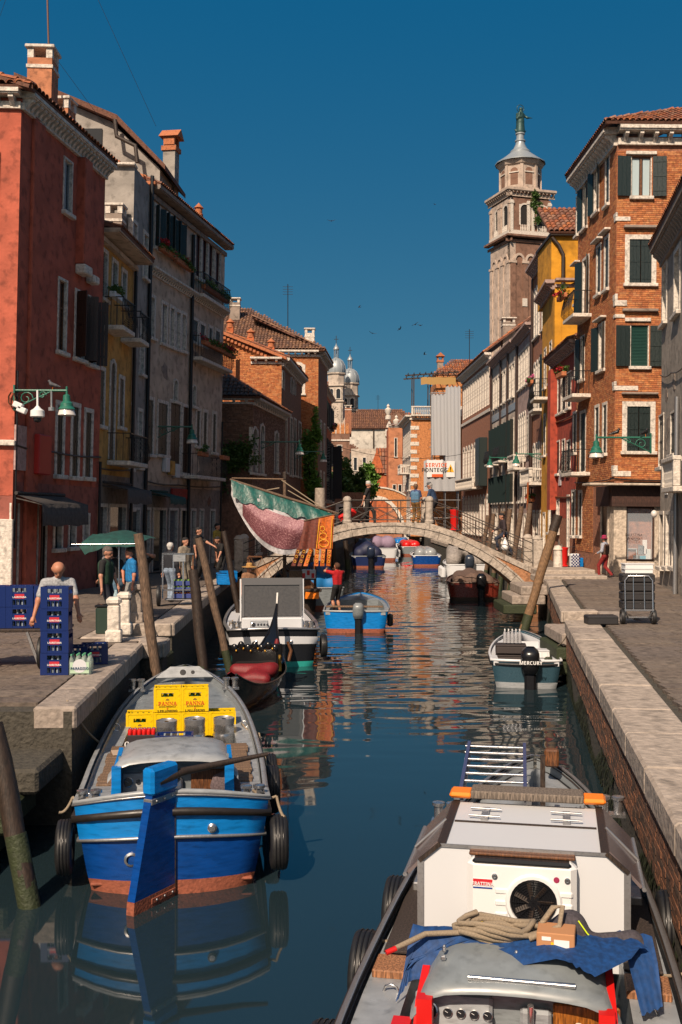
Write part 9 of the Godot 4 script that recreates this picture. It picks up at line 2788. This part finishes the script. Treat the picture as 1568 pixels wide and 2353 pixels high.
func people():
	var jean := Color(0.12,0.22,0.32)
	var black := Color(0.012,0.011,0.012)
	var near := 0.016
	person("bald man in a pale grey t-shirt and dark shorts bending over the blue crates",V(-4.5,0,17.3),0.3,1.82,{"cell": near,"lean": 0.36,"hip": 0.9,"hipz": -0.1,"nod": 0.7,"handL": Vector3(0.3,0.78,0.42),"handR": Vector3(-0.42,0.62,0.22),"top": Color(0.4,0.41,0.43),"legs": Color(0.05,0.05,0.055),"shorts": true,"footR": Vector3(-0.12,0.08,0.06),"footL": Vector3(0.14,0.08,-0.12),"wide": 1.12,"skin": Color(0.4,0.17,0.1)})
	var v := person("man in a green sleeveless vest and black shirt carrying a plastic bag",V(-5.1,0,23.6),1.35,1.78,{"cell": near,"hair": Color(0.12,0.1,0.09),"nod": 0.3,"handL": Vector3(0.22,0.86,0.18),"handR": Vector3(-0.3,0.8,0.05),"top": black,"legs": Color(0.015,0.018,0.03),"wide": 1.12})
	ob("vest",nets([[Vector3(-0.08,1.0,0),Vector3(-0.09,1.33,0),0.125,0.135],[Vector3(0.08,1.0,0),Vector3(0.09,1.33,0),0.125,0.135],[Vector3(-0.12,1.38,0),Vector3(0.12,1.38,0),0.1,0.1]],0.018,0.05),dye(Color(0.015,0.055,0.03)),v)
	held("carrier_bag","pale blue plastic carrier bag held by the man in the green vest","bag",V(-4.85,0.35,23.45),nets([[Vector3(0,0.1,0),Vector3(0,0.45,0),0.11,0.03]],0.02,0.0),dye(Color(0.35,0.5,0.55)))
	person("man in a bright blue t-shirt and grey trousers, hand on hip, under the canopy",V(-4.75,0,24.7),-1.1,1.72,{"cell": near,"hair": Color(0.1,0.07,0.05),"handR": Vector3(-0.2,0.98,0.14),"elR": Vector3(-1,0,0.1),"top": Color(0.01,0.2,0.5),"legs": Color(0.3,0.29,0.28),"shoe": Color(0.4,0.4,0.4),"wide": 1.18,"skin": Color(0.45,0.18,0.11)})
	person("man in a dark jacket and blue jeans striding left of the blue shirt",V(-5.15,0,25.0),-2.2,1.75,{"hair": black,"long": true,"top": Color(0.03,0.03,0.032),"legs": jean,"footL": Vector3(0.1,0.1,-0.34),"footR": Vector3(-0.1,0.08,0.34),"hip": 0.88,"lean": 0.15,"handL": Vector3(0.25,0.95,0.3)})
	person("person with light shirt half hidden behind the dark jacket",V(-5.55,0,26.3),0.6,1.74,{"cell": 0.024,"hair": black,"top": Color(0.2,0.18,0.19),"legs": black})
	person("woman in a black top and cream trousers shading her eyes with one hand",V(-4.85,0,26.6),-0.2,1.66,{"hair": Color(0.12,0.05,0.025),"mane": true,"top": black,"legs": Color(0.42,0.33,0.24),"handL": Vector3(0.12,1.58,0.16),"elL": Vector3(1,0.1,0.3),"wide": 0.86})
	person("white haired person in a dark jacket and pale jeans walking away",V(-4.75,0,30.2),2.8,1.68,{"hair": Color(0.6,0.58,0.55),"long": true,"top": Color(0.015,0.017,0.025),"legs": Color(0.25,0.32,0.42),"footL": Vector3(0.1,0.08,0.15),"footR": Vector3(-0.1,0.1,-0.15),"shoe": black})
	person("man in a beige shirt standing in shade behind the steel trolley",V(-4.75,0,33.0),0.9,1.76,{"cell": 0.024,"hair": black,"top": Color(0.3,0.25,0.19),"long": true,"legs": Color(0.2,0.17,0.13)})
	person("man in a black t-shirt reaching forward at the market stall",V(-4.75,0.25,36.0),1.3,1.78,{"cell": 0.024,"hair": black,"top": black,"legs": black,"handL": Vector3(0.2,1.1,0.5),"wide": 1.15})
	person("man in a mustard yellow shirt further down the shaded left quay",V(-4.75,0.35,41.5),1.2,1.74,{"cell": 0.026,"hair": black,"top": Color(0.4,0.3,0.05),"legs": Color(0.1,0.08,0.06)})
	person("dark clad person bending beside the yellow shirted man",V(-4.3,0.0,39.5),-0.7,1.68,{"cell": 0.026,"hair": black,"top": black,"legs": black,"lean": 0.4,"handL": Vector3(0.2,0.8,0.45)})
	person("person in a wide straw hat behind the raised lid of the black barge",V(-2.75,-0.72,32.5),0.5,1.7,{"cell": 0.022,"hat": Color(0.5,0.27,0.08),"brim": 0.24,"top": Color(0.3,0.15,0.08),"legs": black})
	person("man in a red t-shirt and black shorts standing in the blue boat, arms raised",V(-0.12,WATER+0.56,36.75),-2.5,1.76,{"hair": Color(0.09,0.035,0.015),"top": Color(0.5,0.006,0.012),"legs": black,"shorts": true,"handL": Vector3(0.15,1.5,0.42),"handR": Vector3(-0.25,1.45,0.4),"nod": -0.35,"skin": Color(0.38,0.17,0.1)})
	person("man in a white cap and black clothes pulling a red trolley bag over the bridge",V(1.08,2.0,44.7),1.5,1.8,{"hat": Color(0.65,0.63,0.6),"top": Color(0.018,0.018,0.02),"legs": Color(0.02,0.018,0.018),"footL": Vector3(0.1,0.08,0.3),"footR": Vector3(-0.1,0.1,-0.3),"hip": 0.89,"handR": Vector3(-0.25,0.75,-0.2),"wide": 1.12})
	var sc := thing("trolley_bag","red trolley bag towed behind the man in the white cap","bag",V(0.35,2.05,44.6),0.3)
	ob("bag",geo().cbox(Vector3(-0.1,0.32,0),Vector3(0.75,0.3,0.3),0.06,Basis(Vector3.BACK,0.5)),M.red_paint,sc)
	ob("handle",geo().tube([Vector3(0.2,0.45,0.05),Vector3(0.5,0.78,0.05)],0.015,5),M.black_iron,sc)
	for z in [-0.15,0.15]: wheel(sc,Vector3(-0.35,0.07,z),0.07,0.04)
	var wv := person("person in a pale blue waistcoat and ochre trousers leaning at the bridge rail",V(3.05,2.0,44.6),2.6,1.68,{"hair": Color(0.16,0.09,0.05),"top": Color(0.05,0.07,0.17),"legs": Color(0.22,0.11,0.03),"handR": Vector3(-0.2,0.95,0.28),"wide": 1.05})
	ob("waistcoat",nets([[Vector3(-0.07,0.95,0),Vector3(-0.08,1.25,0),0.12,0.125],[Vector3(0.07,0.95,0),Vector3(0.08,1.25,0),0.12,0.125]],0.025,0.05),dye(Color(0.1,0.22,0.36)),wv)
	person("man in a grey flat cap and navy jacket stooping beside the ochre trousers",V(3.75,2.0,44.7),-2.0,1.76,{"hat": Color(0.12,0.12,0.13),"hair": Color(0.4,0.38,0.36),"long": true,"top": Color(0.02,0.05,0.12),"legs": Color(0.02,0.02,0.03),"lean": 0.35,"hipz": -0.12,"handL": Vector3(0.2,0.95,0.32),"handR": Vector3(-0.25,0.9,0.2)})
	person("bearded man in a dark jacket and jeans climbing the bridge with a white bag",V(6.75,0.72,44.9),-1.45,1.76,{"hair": black,"long": true,"top": Color(0.04,0.025,0.03),"legs": Color(0.02,0.03,0.06),"lean": 0.16,"footL": Vector3(0.1,0.26,0.3),"footR": Vector3(-0.1,0.08,-0.32),"hip": 0.92,"handL": Vector3(0.24,0.82,0.1),"handR": Vector3(-0.2,1.0,0.4)})
	held("carrier_bag","white plastic carrier bag held by the man climbing the bridge","bag",V(6.72,0.95,44.55),nets([[Vector3(0,0.12,0),Vector3(0,0.5,0),0.17,0.03]],0.03,0.0),M.white_plastic)
	var ld := person("woman in a magenta bucket hat, brown waistcoat and dark red trousers walking",V(10.0,0,41.2),-2.3,1.64,{"hat": Color(0.42,0.02,0.1),"brim": 0.17,"hair": Color(0.1,0.06,0.04),"long": true,"top": Color(0.4,0.42,0.5),"legs": Color(0.26,0.015,0.015),"footL": Vector3(0.09,0.08,0.22),"footR": Vector3(-0.09,0.12,-0.24),"hip": 0.9,"handL": Vector3(0.2,1.0,0.25),"shoe": Color(0.03,0.02,0.025),"wide": 0.92})
	ob("waistcoat",nets([[Vector3(-0.07,0.95,0),Vector3(-0.08,1.2,0),0.115,0.12],[Vector3(0.07,0.95,0),Vector3(0.08,1.2,0),0.115,0.12]],0.025,0.05),dye(Color(0.09,0.045,0.03)),ld)
